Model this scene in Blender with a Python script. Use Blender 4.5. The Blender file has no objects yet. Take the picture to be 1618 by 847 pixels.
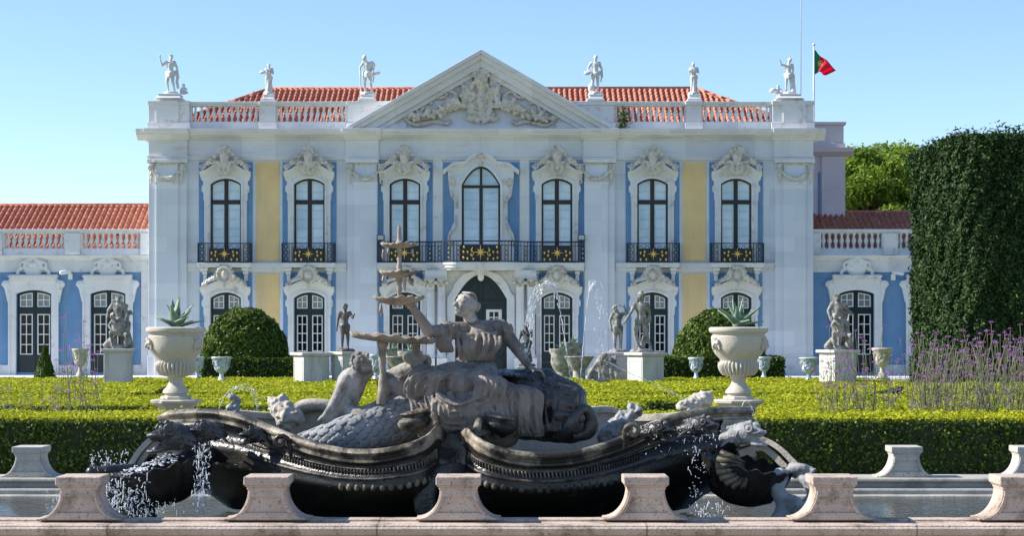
import bpy, bmesh, math, random
import numpy as np
from mathutils import Vector, Matrix, noise

SC = bpy.context.scene
COL = SC.collection
PI = math.pi
rad = math.radians

# ------------------------------------------------------------------ camera
FPX = 3000.0            # focal length in photograph pixels
CX, HY, CH = 809.0, 527.0, 1.75   # optical centre, horizon row, eye height
cam_d = bpy.data.cameras.new('camera')
cam = bpy.data.objects.new('camera', cam_d)
COL.objects.link(cam)
cam.location = (0, 0, CH)
cam.rotation_euler = (rad(90), 0, 0)
cam_d.sensor_width = 36
cam_d.lens = 36 * FPX / 1618
cam_d.shift_y = (HY - 423.5) / 1618
cam_d.clip_start = 0.5
cam_d.clip_end = 6000
SC.camera = cam

# ------------------------------------------------------------------ sky, sun, exposure
SUN = Vector((-0.80, 0.035, 0.60)).normalized()      # towards the sun: from the left, a little behind the palace
world = bpy.data.worlds.new('World')
SC.world = world
world.use_nodes = True
wn = world.node_tree
wbg = wn.nodes['Background']
sky = wn.nodes.new('ShaderNodeTexSky')
sky.sky_type = 'NISHITA'
sky.sun_disc = False
sky.sun_elevation = math.asin(SUN.z)
sky.sun_rotation = math.atan2(SUN.x, SUN.y)
sky.altitude = 50
sky.air_density = 0.9
sky.dust_density = 0.0
sky.ozone_density = 4.0
wn.links.new(sky.outputs['Color'], wbg.inputs['Color'])
wbg.inputs['Strength'].default_value = 0.122
sun_d = bpy.data.lights.new('sun', 'SUN')
sun_d.energy = 5.0
sun_d.angle = rad(0.5)
sun_d.color = (1.0, 0.95, 0.86)
sun = bpy.data.objects.new('sun', sun_d)
COL.objects.link(sun)
sun.location = (-40, 10, 40)
sun.rotation_euler = SUN.to_track_quat('Z', 'Y').to_euler()
SC.view_settings.view_transform = 'Standard'
SC.view_settings.look = 'None'
SC.view_settings.gamma = 1
SC.view_settings.exposure = 0.70
SC.render.engine = 'CYCLES'
SC.cycles.max_bounces = 6
SC.cycles.transparent_max_bounces = 8

def W(px, py, D):
    """world point measured on the photograph at distance D"""
    return Vector(((px - CX) * D / FPX, D, CH - (py - HY) * D / FPX))

# ------------------------------------------------------------------ materials
def new_mat(name):
    m = bpy.data.materials.new(name)
    m.use_nodes = True
    nt = m.node_tree
    return m, nt, nt.nodes['Principled BSDF']

def nd(nt, t, **kw):
    n = nt.nodes.new(t)
    for k, v in kw.items():
        if k in n.inputs.keys():
            n.inputs[k].default_value = v
        else:
            setattr(n, k, v)
    return n

def ramp(nt, stops):
    r = nt.nodes.new('ShaderNodeValToRGB')
    e = r.color_ramp.elements
    while len(e) > len(stops):
        e.remove(e[-1])
    while len(e) < len(stops):
        e.new(0.5)
    for i, (p, c) in enumerate(stops):
        e[i].position = p
        e[i].color = (*c, 1) if len(c) == 3 else c
    return r

def mixc(nt, a, b, f, mode='MIX'):
    m = nt.nodes.new('ShaderNodeMix')
    m.data_type = 'RGBA'
    m.blend_type = mode
    for sock, v in ((m.inputs[0], f), (m.inputs[6], a), (m.inputs[7], b)):
        if hasattr(v, 'is_linked') or isinstance(v, bpy.types.NodeSocket):
            nt.links.new(v, sock)
        elif isinstance(v, (int, float)):
            sock.default_value = v
        else:
            sock.default_value = (*v, 1)
    return m.outputs[2]

def stone_mat(name, base, vary=0.12, scale=1.5, rough=0.8, stain=None, stain_amt=0.5, stain_scale=2.0, stain_lo=0.5, stain_hi=0.7,
              streak=False, stretch=None, joints=None, bump=0.3, bump_scale=30, pits=None, spec=0.3, metallic=0):
    m, nt, b = new_mat(name)
    L = nt.links.new
    tc = nt.nodes.new('ShaderNodeTexCoord')
    oi = nt.nodes.new('ShaderNodeObjectInfo')
    va = nd(nt, 'ShaderNodeVectorMath', operation='ADD')
    L(tc.outputs['Object'], va.inputs[0]); L(oi.outputs['Location'], va.inputs[1])
    OBJ = va.outputs[0]
    n1 = nd(nt, 'ShaderNodeTexNoise', Scale=scale, Detail=6.0, Roughness=0.6)
    L(OBJ, n1.inputs['Vector'])
    lo = tuple(max(0, c * (1 - vary)) for c in base)
    hi = tuple(min(1, c * (1 + vary)) for c in base)
    r1 = ramp(nt, [(0.3, lo), (0.7, hi)])
    L(n1.outputs['Fac'], r1.inputs['Fac'])
    col = r1.outputs['Color']
    hgt = None
    if joints:
        w, h, amt = joints
        sx = nt.nodes.new('ShaderNodeSeparateXYZ')
        L(tc.outputs['Object'], sx.inputs[0])
        cb = nt.nodes.new('ShaderNodeCombineXYZ')
        L(sx.outputs['X'], cb.inputs['X'])
        L(sx.outputs['Z'], cb.inputs['Y'])
        br = nd(nt, 'ShaderNodeTexBrick', Scale=1.0)
        br.inputs['Brick Width'].default_value = w
        br.inputs['Row Height'].default_value = h
        br.inputs['Mortar Size'].default_value = 0.008
        br.inputs['Mortar Smooth'].default_value = 0.3
        br.inputs['Color1'].default_value = (1, 1, 1, 1)
        br.inputs['Color2'].default_value = (0.86, 0.86, 0.88, 1)
        br.inputs['Mortar'].default_value = (1 - amt, 1 - amt, 1 - amt, 1)
        L(cb.outputs[0], br.inputs['Vector'])
        col = mixc(nt, col, br.outputs['Color'], 1.0, 'MULTIPLY')
    if stain:
        mp = nt.nodes.new('ShaderNodeMapping')
        L(OBJ, mp.inputs['Vector'])
        if streak:
            mp.inputs['Scale'].default_value = (1, 1, 0.12)
        if stretch:
            mp.inputs['Scale'].default_value = stretch
        n2 = nd(nt, 'ShaderNodeTexNoise', Scale=stain_scale, Detail=8.0, Roughness=0.65)
        L(mp.outputs[0], n2.inputs['Vector'])
        r2 = ramp(nt, [(stain_lo, (0, 0, 0)), (stain_hi, (stain_amt,) * 3)])
        L(n2.outputs['Fac'], r2.inputs['Fac'])
        col = mixc(nt, col, stain, r2.outputs['Color'])
    if pits:
        n4 = nd(nt, 'ShaderNodeTexNoise', Scale=pits, Detail=3.0)
        L(OBJ, n4.inputs['Vector'])
        r4 = ramp(nt, [(0.30, (0.35,) * 3), (0.42, (1,) * 3)])
        L(n4.outputs['Fac'], r4.inputs['Fac'])
        col = mixc(nt, col, r4.outputs['Color'], 0.8, 'MULTIPLY')
    L(col, b.inputs['Base Color'])
    b.inputs['Roughness'].default_value = rough
    b.inputs['Specular IOR Level'].default_value = spec
    b.inputs['Metallic'].default_value = metallic
    if bump:
        n3 = nd(nt, 'ShaderNodeTexNoise', Scale=bump_scale, Detail=5.0)
        L(tc.outputs['Object'], n3.inputs['Vector'])
        bp = nd(nt, 'ShaderNodeBump', Strength=bump, Distance=0.02)
        L(n3.outputs['Fac'], bp.inputs['Height'])
        L(bp.outputs[0], b.inputs['Normal'])
    return m

def leaf_mat(name, cols, transl=0.35, rough=0.5, patch_scale=0.6, patch=0.3):
    """each leaf its own tint; broad patches of younger growth"""
    m, nt, b = new_mat(name)
    L = nt.links.new
    ge = nt.nodes.new('ShaderNodeNewGeometry')
    k = len(cols)
    r = ramp(nt, [(i / (k - 1), c) for i, c in enumerate(cols)])
    tc = nt.nodes.new('ShaderNodeTexCoord')
    n = nd(nt, 'ShaderNodeTexNoise', Scale=patch_scale, Detail=3.0)
    L(tc.outputs['Object'], n.inputs['Vector'])
    ma = nd(nt, 'ShaderNodeMath', operation='MULTIPLY_ADD')
    L(n.outputs['Fac'], ma.inputs[0])
    ma.inputs[1].default_value = patch * 2
    ma.inputs[2].default_value = -patch
    ad = nd(nt, 'ShaderNodeMath', operation='ADD')
    L(ge.outputs['Random Per Island'], ad.inputs[0])
    L(ma.outputs[0], ad.inputs[1])
    L(ad.outputs[0], r.inputs['Fac'])
    L(r.outputs['Color'], b.inputs['Base Color'])
    b.inputs['Roughness'].default_value = rough
    b.inputs['Specular IOR Level'].default_value = 0.2
    tr = nt.nodes.new('ShaderNodeBsdfTranslucent')
    L(r.outputs['Color'], tr.inputs['Color'])
    mx = nt.nodes.new('ShaderNodeMixShader')
    mx.inputs[0].default_value = transl
    L(b.outputs[0], mx.inputs[1])
    L(tr.outputs[0], mx.inputs[2])
    L(mx.outputs[0], nt.nodes['Material Output'].inputs['Surface'])
    return m

def plain_mat(name, base, rough=0.6, metallic=0.0, spec=0.5, vary=0.1, scale=8.0):
    m, nt, b = new_mat(name)
    L = nt.links.new
    tc = nt.nodes.new('ShaderNodeTexCoord')
    n = nd(nt, 'ShaderNodeTexNoise', Scale=scale, Detail=4.0)
    L(tc.outputs['Object'], n.inputs['Vector'])
    r = ramp(nt, [(0.3, tuple(c * (1 - vary) for c in base)), (0.7, tuple(min(1, c * (1 + vary)) for c in base))])
    L(n.outputs['Fac'], r.inputs['Fac'])
    L(r.outputs['Color'], b.inputs['Base Color'])
    b.inputs['Roughness'].default_value = rough
    b.inputs['Metallic'].default_value = metallic
    b.inputs['Specular IOR Level'].default_value = spec
    return m

MAT = {}
MAT['wall'] = stone_mat('facade limestone', (0.75, 0.775, 0.815), 0.04, 0.8, 0.8, stain=(0.50, 0.49, 0.48), stain_amt=0.45, stain_scale=1.2, stain_lo=0.54, stain_hi=0.8, streak=True, joints=(1.9, 0.62, 0.14), bump=0.12)
MAT['trim'] = stone_mat('dressed limestone', (0.77, 0.765, 0.755), 0.06, 1.2, 0.8, stain=(0.34, 0.29, 0.23), stain_amt=0.7, stain_scale=2.6, stain_lo=0.56, stain_hi=0.74, joints=(1.35, 2.4, 0.18), bump=0.2)
MAT['carved'] = stone_mat('carved limestone', (0.66, 0.60, 0.51), 0.12, 4.0, 0.85, stain=(0.22, 0.18, 0.14), stain_amt=0.8, stain_scale=7.0, stain_lo=0.5, stain_hi=0.68, bump=0.4, bump_scale=22)
MAT['pink'] = stone_mat('pinkish stone', (0.68, 0.61, 0.62), 0.06, 1.0, 0.8, joints=(1.6, 0.6, 0.12), bump=0.15)
MAT['blue'] = stone_mat('blue limewash', (0.155, 0.295, 0.50), 0.12, 1.4, 0.9, stain=(0.25, 0.36, 0.49), stain_amt=0.8, stain_scale=1.7, stain_lo=0.48, stain_hi=0.75, streak=True, bump=0.1)
MAT['yellow'] = stone_mat('ochre limewash', (0.82, 0.59, 0.28), 0.07, 1.0, 0.9, stain=(0.60, 0.49, 0.34), stain_amt=0.8, stain_scale=1.5, stain_lo=0.48, stain_hi=0.72, streak=True, bump=0.1)
MAT['marble'] = stone_mat('weathered white marble', (0.62, 0.61, 0.59), 0.10, 4.0, 0.7, stain=(0.24, 0.24, 0.25), stain_amt=0.5, stain_scale=6.0, bump=0.2)
MAT['greystone'] = stone_mat('grey lichened marble', (0.37, 0.345, 0.31), 0.16, 5.0, 0.8, stain=(0.08, 0.08, 0.08), stain_amt=0.85, stain_scale=6.0, stain_lo=0.44, stain_hi=0.64, bump=0.4)
MAT['urnstone'] = stone_mat('warm limestone', (0.53, 0.485, 0.415), 0.08, 3.0, 0.8, stain=(0.20, 0.18, 0.15), stain_amt=0.6, stain_scale=3.0, stain_lo=0.53, stain_hi=0.75, bump=0.25)
MAT['pedestal'] = stone_mat('pedestal limestone', (0.58, 0.56, 0.52), 0.08, 2.0, 0.8, stain=(0.22, 0.21, 0.18), stain_amt=0.55, stain_scale=3.0, streak=True, bump=0.2)
MAT['rail'] = stone_mat('pool rim limestone', (0.53, 0.42, 0.345), 0.14, 3.0, 0.85, stain=(0.15, 0.11, 0.08), stain_amt=0.8, stain_scale=4.5, stain_lo=0.5, stain_hi=0.68, pits=45, joints=(2.1, 5.0, 0.55), bump=0.5, bump_scale=40)
MAT['poolped'] = stone_mat('pale pool pedestal stone', (0.50, 0.47, 0.42), 0.10, 3.0, 0.85, stain=(0.24, 0.22, 0.19), stain_amt=0.6, stain_scale=4.0, pits=45, bump=0.3)
MAT['poolwall'] = stone_mat('pool wall stone', (0.42, 0.40, 0.36), 0.12, 2.0, 0.8, stain=(0.14, 0.14, 0.13), stain_amt=0.7, stain_scale=2.5, stain_lo=0.47, stain_hi=0.7, bump=0.3)
MAT['scale'] = stone_mat('scaled lead grey stone', (0.34, 0.34, 0.34), 0.16, 4.0, 0.6, stain=(0.10, 0.11, 0.12), stain_amt=0.8, stain_scale=4.0, stain_lo=0.45, stain_hi=0.68, bump=0.3)
MAT['nereid'] = stone_mat('grey lead figure', (0.25, 0.212, 0.18), 0.25, 5.0, 0.62, stain=(0.045, 0.040, 0.036), stain_amt=0.8, stain_scale=7.0, stain_lo=0.46, stain_hi=0.70, streak=True, bump=0.9, bump_scale=14, spec=0.35)
MAT['dishstone'] = stone_mat('brown weathered dish stone', (0.34, 0.295, 0.24), 0.2, 5.0, 0.8, stain=(0.09, 0.07, 0.05), stain_amt=0.85, stain_scale=6.0, stain_lo=0.46, stain_hi=0.66, bump=0.5)
MAT['cornice'] = stone_mat('weathered cornice stone', (0.77, 0.765, 0.755), 0.06, 1.2, 0.8, stain=(0.38, 0.30, 0.22), stain_amt=0.55, stain_scale=1.6, stain_lo=0.55, stain_hi=0.78, stretch=(0.6, 1, 5), joints=(1.35, 2.4, 0.2), bump=0.2)
MAT['sunpaint'] = stone_mat('grey stone with painted sunlight', (0.42, 0.385, 0.345), 0.2, 5.0, 0.65, stain=(0.09, 0.08, 0.075), stain_amt=0.75, stain_scale=7.0, stain_lo=0.5, stain_hi=0.7, bump=0.6, bump_scale=16)  # sunlit paleness of head and hair put into the stone colour
MAT['darklead'] = stone_mat('wet dark lead', (0.05, 0.048, 0.048), 0.4, 5.0, 0.34, stain=(0.15, 0.14, 0.13), stain_amt=0.6, stain_scale=7.0, stain_lo=0.55, stain_hi=0.75, bump=0.5, spec=0.5)
MAT['wet'] = stone_mat('wet black stone', (0.022, 0.020, 0.018), 0.4, 3.0, 0.3, stain=(0.14, 0.115, 0.075), stain_amt=0.7, stain_scale=3.0, stain_lo=0.58, stain_hi=0.85, bump=0.4, spec=0.5)
MAT['wetband'] = stone_mat('wet stained carving', (0.32, 0.27, 0.19), 0.2, 4.0, 0.45, stain=(0.016, 0.014, 0.012), stain_amt=0.98, stain_scale=2.0, stain_lo=0.36, stain_hi=0.54, bump=0.4)
MAT['rimstone'] = stone_mat('basin rim stone', (0.42, 0.36, 0.27), 0.18, 4.0, 0.5, stain=(0.018, 0.016, 0.014), stain_amt=0.97, stain_scale=1.9, stain_lo=0.38, stain_hi=0.56, bump=0.5)
MAT['palestone'] = stone_mat('pale basin stone', (0.52, 0.47, 0.40), 0.14, 3.0, 0.75, stain=(0.12, 0.10, 0.085), stain_amt=0.85, stain_scale=3.0, stain_lo=0.46, stain_hi=0.68, bump=0.4)
MAT['bronze'] = stone_mat('dark patinated bronze', (0.11, 0.085, 0.075), 0.3, 5.0, 0.45, stain=(0.20, 0.19, 0.18), stain_amt=0.5, stain_scale=5.0, spec=0.6)
MAT['faience'] = stone_mat('blue and white glazed faience', (0.56, 0.62, 0.66), 0.06, 3.0, 0.3, stain=(0.12, 0.22, 0.42), stain_amt=0.85, stain_scale=9.0, stain_lo=0.52, stain_hi=0.6, bump=0.05, spec=0.6)
MAT['soil'] = stone_mat('potting soil', (0.06, 0.045, 0.03), 0.3, 20, 0.95)
MAT['iron'] = plain_mat('black iron', (0.012, 0.015, 0.020), 0.45)
MAT['gold'] = plain_mat('gilding', (0.80, 0.52, 0.13), 0.42, 0.55)
MAT['green'] = plain_mat('dark green paint', (0.010, 0.022, 0.026), 0.4)
MAT['white'] = plain_mat('white paint', (0.78, 0.79, 0.80), 0.5, vary=0.03)
MAT['lamp'] = plain_mat('grey floodlight glass', (0.42, 0.45, 0.44), 0.2)
MAT['mast'] = plain_mat('pale painted mast', (0.55, 0.60, 0.70), 0.4)
MAT['agave'] = plain_mat('agave leaf', (0.17, 0.28, 0.20), 0.5, vary=0.3, scale=6)
MAT['agave_edge'] = plain_mat('pale agave margin', (0.45, 0.47, 0.27), 0.5)
MAT['stem'] = plain_mat('verbena stem', (0.16, 0.17, 0.09), 0.7, vary=0.3)
MAT['petal'] = leaf_mat('verbena petal', [(0.26, 0.07, 0.36), (0.42, 0.15, 0.50), (0.55, 0.28, 0.58)], 0.3)
MAT['dryhead'] = leaf_mat('spent verbena head', [(0.10, 0.05, 0.10), (0.16, 0.08, 0.12)], 0.2)
MAT['box'] = leaf_mat('box leaf lit copy', [(0.20, 0.28, 0.014), (0.40, 0.44, 0.020), (0.58, 0.54, 0.034)], 0.30, 0.6, 0.5, 0.30)
MAT['boxdark'] = leaf_mat('box leaf shaded copy', [(0.016, 0.040, 0.007), (0.050, 0.095, 0.012), (0.13, 0.19, 0.022)], 0.15, 0.5, 0.8, 0.2)  # same plant as the tops; shade of the sides put into the colour
MAT['boxcore'] = plain_mat('box hedge twigs', (0.022, 0.032, 0.010), 0.9, vary=0.4)
MAT['domeleaf'] = leaf_mat('topiary leaf', [(0.026, 0.055, 0.010), (0.075, 0.13, 0.018), (0.19, 0.25, 0.04)], 0.22, 0.5, 0.8, 0.25)
MAT['yew'] = leaf_mat('yew leaf', [(0.007, 0.020, 0.006), (0.022, 0.052, 0.013), (0.070, 0.125, 0.030)], 0.08, 0.65, 0.5, 0.25)
MAT['yewcore'] = plain_mat('yew twigs', (0.010, 0.015, 0.007), 0.9, vary=0.4)
MAT['plane'] = leaf_mat('plane tree leaf', [(0.10, 0.18, 0.02), (0.19, 0.29, 0.035), (0.34, 0.42, 0.06)], 0.5, 0.5, 0.3, 0.25)
MAT['bark'] = plain_mat('bark', (0.12, 0.09, 0.06), 0.9, vary=0.4)

def tile_mat():
    m, nt, b = new_mat('clay roof tile')
    L = nt.links.new
    tc = nt.nodes.new('ShaderNodeTexCoord')
    n = nd(nt, 'ShaderNodeTexNoise', Scale=3.5, Detail=6.0, Roughness=0.7)
    L(tc.outputs['Object'], n.inputs['Vector'])
    r = ramp(nt, [(0.25, (0.28, 0.085, 0.050)), (0.5, (0.47, 0.17, 0.105)), (0.75, (0.66, 0.36, 0.26))])
    L(n.outputs['Fac'], r.inputs['Fac'])
    L(r.outputs['Color'], b.inputs['Base Color'])
    b.inputs['Roughness'].default_value = 0.85
    return m
MAT['tile'] = tile_mat()

def pane_mat():
    """window glass over a drawn white blind, sky reflection painted into its colour"""
    m, nt, b = new_mat('glass over sky tinted blind')
    L = nt.links.new
    tc = nt.nodes.new('ShaderNodeTexCoord')
    oi = nt.nodes.new('ShaderNodeObjectInfo')
    va = nd(nt, 'ShaderNodeVectorMath', operation='MULTIPLY_ADD')
    L(oi.outputs['Location'], va.inputs[0]); va.inputs[1].default_value = (7.3, 1, 1); L(tc.outputs['Object'], va.inputs[2])
    n = nd(nt, 'ShaderNodeTexNoise', Scale=1.3, Detail=3.0)
    L(va.outputs[0], n.inputs['Vector'])
    r = ramp(nt, [(0.3, (0.36, 0.53, 0.70)), (0.7, (0.66, 0.79, 0.90))])  # pale blue of the reflected sky painted into the blind
    L(n.outputs['Fac'], r.inputs['Fac'])
    wv = nd(nt, 'ShaderNodeTexWave', Scale=0.9, Distortion=2.5, Detail=2.0)
    wv.bands_direction = 'Z'
    L(va.outputs[0], wv.inputs['Vector'])
    r5 = ramp(nt, [(0.0, (0.80, 0.82, 0.85)), (0.25, (1, 1, 1)), (1.0, (1, 1, 1))])
    L(wv.outputs['Fac'], r5.inputs['Fac'])
    L(mixc(nt, r.outputs['Color'], r5.outputs['Color'], 1.0, 'MULTIPLY'), b.inputs['Base Color'])
    b.inputs['Roughness'].default_value = 0.9
    b.inputs['Coat Weight'].default_value = 1.0
    b.inputs['Coat Roughness'].default_value = 0.03
    b.inputs['Coat IOR'].default_value = 1.9
    bp = nd(nt, 'ShaderNodeBump', Strength=0.05, Distance=0.05)
    L(n.outputs['Fac'], bp.inputs['Height'])
    L(bp.outputs[0], b.inputs['Coat Normal'])
    return m
MAT['blind'] = pane_mat()
MAT['darkglass'] = plain_mat('dark window glass', (0.012, 0.014, 0.014), 0.08, 0, 0.25)
MAT['greyglass'] = plain_mat('dusty fanlight glass', (0.20, 0.24, 0.25), 0.1, 0, 0.6)

def water_mat():
    m, nt, b = new_mat('falling water')
    b.inputs['Base Color'].default_value = (0.93, 0.96, 1, 1)
    b.inputs['Roughness'].default_value = 0.12
    b.inputs['IOR'].default_value = 1.33
    b.inputs['Transmission Weight'].default_value = 0.35
    return m
MAT['water'] = water_mat()

def pool_mat():
    m, nt, b = new_mat('pool water')
    L = nt.links.new
    b.inputs['Base Color'].default_value = (0.02, 0.025, 0.02, 1)
    b.inputs['Roughness'].default_value = 0.06
    b.inputs['IOR'].default_value = 1.33
    tc = nt.nodes.new('ShaderNodeTexCoord')
    n = nd(nt, 'ShaderNodeTexNoise', Scale=9.0, Detail=4.0)
    L(tc.outputs['Object'], n.inputs['Vector'])
    bp = nd(nt, 'ShaderNodeBump', Strength=0.4, Distance=0.03)
    L(n.outputs['Fac'], bp.inputs['Height'])
    L(bp.outputs[0], b.inputs['Normal'])
    return m
MAT['pool'] = pool_mat()

def ground_mat():
    m, nt, b = new_mat('gravel and earth')
    L = nt.links.new
    tc = nt.nodes.new('ShaderNodeTexCoord')
    n = nd(nt, 'ShaderNodeTexNoise', Scale=1.2, Detail=8.0, Roughness=0.7)
    L(tc.outputs['Object'], n.inputs['Vector'])
    r = ramp(nt, [(0.3, (0.26, 0.21, 0.15)), (0.7, (0.38, 0.32, 0.25))])
    L(n.outputs['Fac'], r.inputs['Fac'])
    L(r.outputs['Color'], b.inputs['Base Color'])
    b.inputs['Roughness'].default_value = 0.95
    return m
MAT['ground'] = ground_mat()

# ------------------------------------------------------------------ mesh building
class MB:
    def __init__(self):
        self.v, self.f, self.n = [], [], 0
    def add(self, verts, faces):
        o = self.n
        self.v.extend([tuple(p) for p in verts])
        self.f.extend([tuple(i + o for i in fc) for fc in faces])
        self.n = len(self.v)
        return self
    def merge(self, other, M=None):
        vs = other.v if M is None else [tuple(M @ Vector(p)) for p in other.v]
        return self.add(vs, other.f)
    def box(self, x0, x1, y0, y1, z0, z1):
        v = [(x0, y0, z0), (x1, y0, z0), (x1, y1, z0), (x0, y1, z0), (x0, y0, z1), (x1, y0, z1), (x1, y1, z1), (x0, y1, z1)]
        return self.add(v, [(3, 2, 1, 0), (4, 5, 6, 7), (0, 1, 5, 4), (1, 2, 6, 5), (2, 3, 7, 6), (3, 0, 4, 7)])
    def prism(self, pts, y0, y1):
        """closed outline in x,z (counter-clockwise seen from the front, -y) extruded from y0 to y1"""
        n = len(pts)
        v = [(x, y0, z) for x, z in pts] + [(x, y1, z) for x, z in pts]
        f = [tuple(range(n)), tuple(range(2 * n - 1, n - 1, -1))]
        f += [(i, i + n, (i + 1) % n + n, (i + 1) % n) for i in range(n)]
        return self.add(v, f)
    def lathe(self, prof, c=(0, 0, 0), n=24, rot=0.0, wave=None, sx=1.0, sy=1.0):
        v, f = [], []
        m = len(prof)
        for j, (r, z) in enumerate(prof):
            for i in range(n):
                a = 2 * PI * i / n + rot
                rr, zz = r, z
                if wave:
                    rr, zz = wave(j, a, r, z)
                v.append((c[0] + rr * math.cos(a) * sx, c[1] + rr * math.sin(a) * sy, c[2] + zz))
        for j in range(m - 1):
            for i in range(n):
                k = (i + 1) % n
                f.append((j * n + i, j * n + k, (j + 1) * n + k, (j + 1) * n + i))
        f.append(tuple(range(n - 1, -1, -1)))
        f.append(tuple((m - 1) * n + i for i in range(n)))
        return self.add(v, f)
    def tube(self, pts, radii, n=8, flat=None, closed=False):
        pts = [Vector(p) for p in pts]
        if not hasattr(radii, '__len__'):
            radii = [radii] * len(pts)
        v, f = [], []
        prev = None
        m = len(pts)
        for i, p in enumerate(pts):
            a = pts[max(0, i - 1)]
            b = pts[min(m - 1, i + 1)]
            if closed:
                a, b = pts[i - 1], pts[(i + 1) % m]
            t = (b - a)
            t = t.normalized() if t.length > 1e-9 else Vector((0, 0, 1))
            if prev is None:
                u = t.orthogonal().normalized()
                if abs(t.y) < 0.9:
                    u = t.cross(Vector((0, 1, 0))).normalized()
            else:
                u = (prev - t * prev.dot(t))
                u = u.normalized() if u.length > 1e-6 else t.orthogonal().normalized()
            prev = u
            w = t.cross(u)
            for k in range(n):
                an = 2 * PI * k / n
                s = flat if flat else 1.0
                v.append(p + u * (math.cos(an) * radii[i]) + w * (math.sin(an) * radii[i] * s))
        for i in range(m - 1 if not closed else m):
            j = (i + 1) % m
            for k in range(n):
                l = (k + 1) % n
                f.append((i * n + k, i * n + l, j * n + l, j * n + k))
        if not closed:
            f.append(tuple(range(n - 1, -1, -1)))
            f.append(tuple((m - 1) * n + k for k in range(n)))
        return self.add(v, f)
    def ell(self, c, r, rot=None, n=12, m=8):
        """ellipsoid"""
        if not hasattr(r, '__len__'):
            r = (r, r, r)
        c = Vector(c)
        v = []
        R = rot if rot is not None else Matrix.Identity(3)
        for j in range(1, m):
            th = PI * j / m
            for i in range(n):
                a = 2 * PI * i / n
                v.append(c + R @ Vector((r[0] * math.sin(th) * math.cos(a), r[1] * math.sin(th) * math.sin(a), r[2] * math.cos(th))))
        top, bot = len(v), len(v) + 1
        v.append(c + R @ Vector((0, 0, r[2])))
        v.append(c + R @ Vector((0, 0, -r[2])))
        f = []
        for j in range(m - 2):
            for i in range(n):
                k = (i + 1) % n
                f.append((j * n + i, (j + 1) * n + i, (j + 1) * n + k, j * n + k))
        for i in range(n):
            k = (i + 1) % n
            f.append((top, i, k))
            f.append((bot, (m - 2) * n + k, (m - 2) * n + i))
        return self.add(v, f)
    def cap(self, a, b, ra, rb=None, n=10):
        """tapered limb with round ends"""
        a, b = Vector(a), Vector(b)
        rb = ra if rb is None else rb
        t = (b - a)
        L = t.length
        if L < 1e-6:
            return self.ell(a, ra, n=n, m=6)
        t /= L
        pts, rr = [], []
        for k in (0.99, 0.8, 0.45):
            pts.append(a - t * ra * k); rr.append(ra * math.sqrt(1 - k * k))
        pts.append(a); rr.append(ra)
        pts.append((a + b) / 2); rr.append((ra + rb) / 2)
        pts.append(b); rr.append(rb)
        for k in (0.45, 0.8, 0.99):
            pts.append(b + t * rb * k); rr.append(rb * math.sqrt(1 - k * k))
        return self.tube(pts, rr, n)
    def grid(self, P):
        """P[i][j] points"""
        n, m = len(P), len(P[0])
        v = [p for row in P for p in row]
        f = [(i * m + j, i * m + j + 1, (i + 1) * m + j + 1, (i + 1) * m + j) for i in range(n - 1) for j in range(m - 1)]
        return self.add(v, f)
    def mesh(self, name='m'):
        me = bpy.data.meshes.new(name)
        me.from_pydata(self.v, [], self.f)
        me.update()
        return me
    def build(self, name, mat, parent=None, smooth=False, loc=None, bevel=0, auto=None):
        me = self.mesh(name)
        return link_mesh(me, name, mat, parent, smooth, loc, bevel, auto)

def link_mesh(me, name, mat, parent=None, smooth=False, loc=None, bevel=0, auto=None):
    me.name = name
    o = bpy.data.objects.new(name, me)
    COL.objects.link(o)
    if mat is not None:
        me.materials.clear()
        me.materials.append(MAT[mat] if isinstance(mat, str) else mat)
    if smooth:
        me.polygons.foreach_set('use_smooth', [True] * len(me.polygons))
        if auto:
            me.set_sharp_from_angle(angle=rad(auto))
    if parent is not None:
        o.parent = parent
    if loc is not None:
        o.location = loc
    if bevel:
        b = o.modifiers.new('bevel', 'BEVEL')
        b.width = bevel
        b.segments = 2
        b.limit_method = 'ANGLE'
        b.angle_limit = rad(40)
    return o

TMP = bpy.data.scenes.new('workbench')          # modifiers are evaluated here, away from the scene; removed at the end
def evaluated(o):
    TMP.collection.objects.link(o)
    vl = TMP.view_layers[0]
    vl.update()
    me = bpy.data.meshes.new_from_object(o.evaluated_get(vl.depsgraph))
    bpy.data.objects.remove(o)
    return me

def sculpt(mb, voxel, smooth=2, rough=0.0, rough_scale=8.0):
    """fuse overlapping volumes into one continuous carved surface"""
    me = mb.mesh('tmp')
    o = bpy.data.objects.new('tmp', me)
    r = o.modifiers.new('r', 'REMESH')
    r.mode = 'VOXEL'
    r.voxel_size = voxel
    if smooth:
        s = o.modifiers.new('s', 'SMOOTH')
        s.iterations = smooth
        s.factor = 0.5
    me2 = evaluated(o)
    bpy.data.meshes.remove(me)
    if rough:
        n = len(me2.vertices)
        co = np.empty(n * 3, np.float32); no = np.empty(n * 3, np.float32)
        me2.vertices.foreach_get('co', co)
        me2.vertex_normals.foreach_get('vector', no)
        co = co.reshape(-1, 3); no = no.reshape(-1, 3)
        k = np.array([noise.fractal(Vector(p) * rough_scale, 1.0, 2.0, 3) for p in co.tolist()], np.float32)
        co += no * (k * rough)[:, None]
        me2.vertices.foreach_set('co', co.ravel())
    me2.polygons.foreach_set('use_smooth', [True] * len(me2.polygons))
    me2.update()
    return me2

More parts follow.
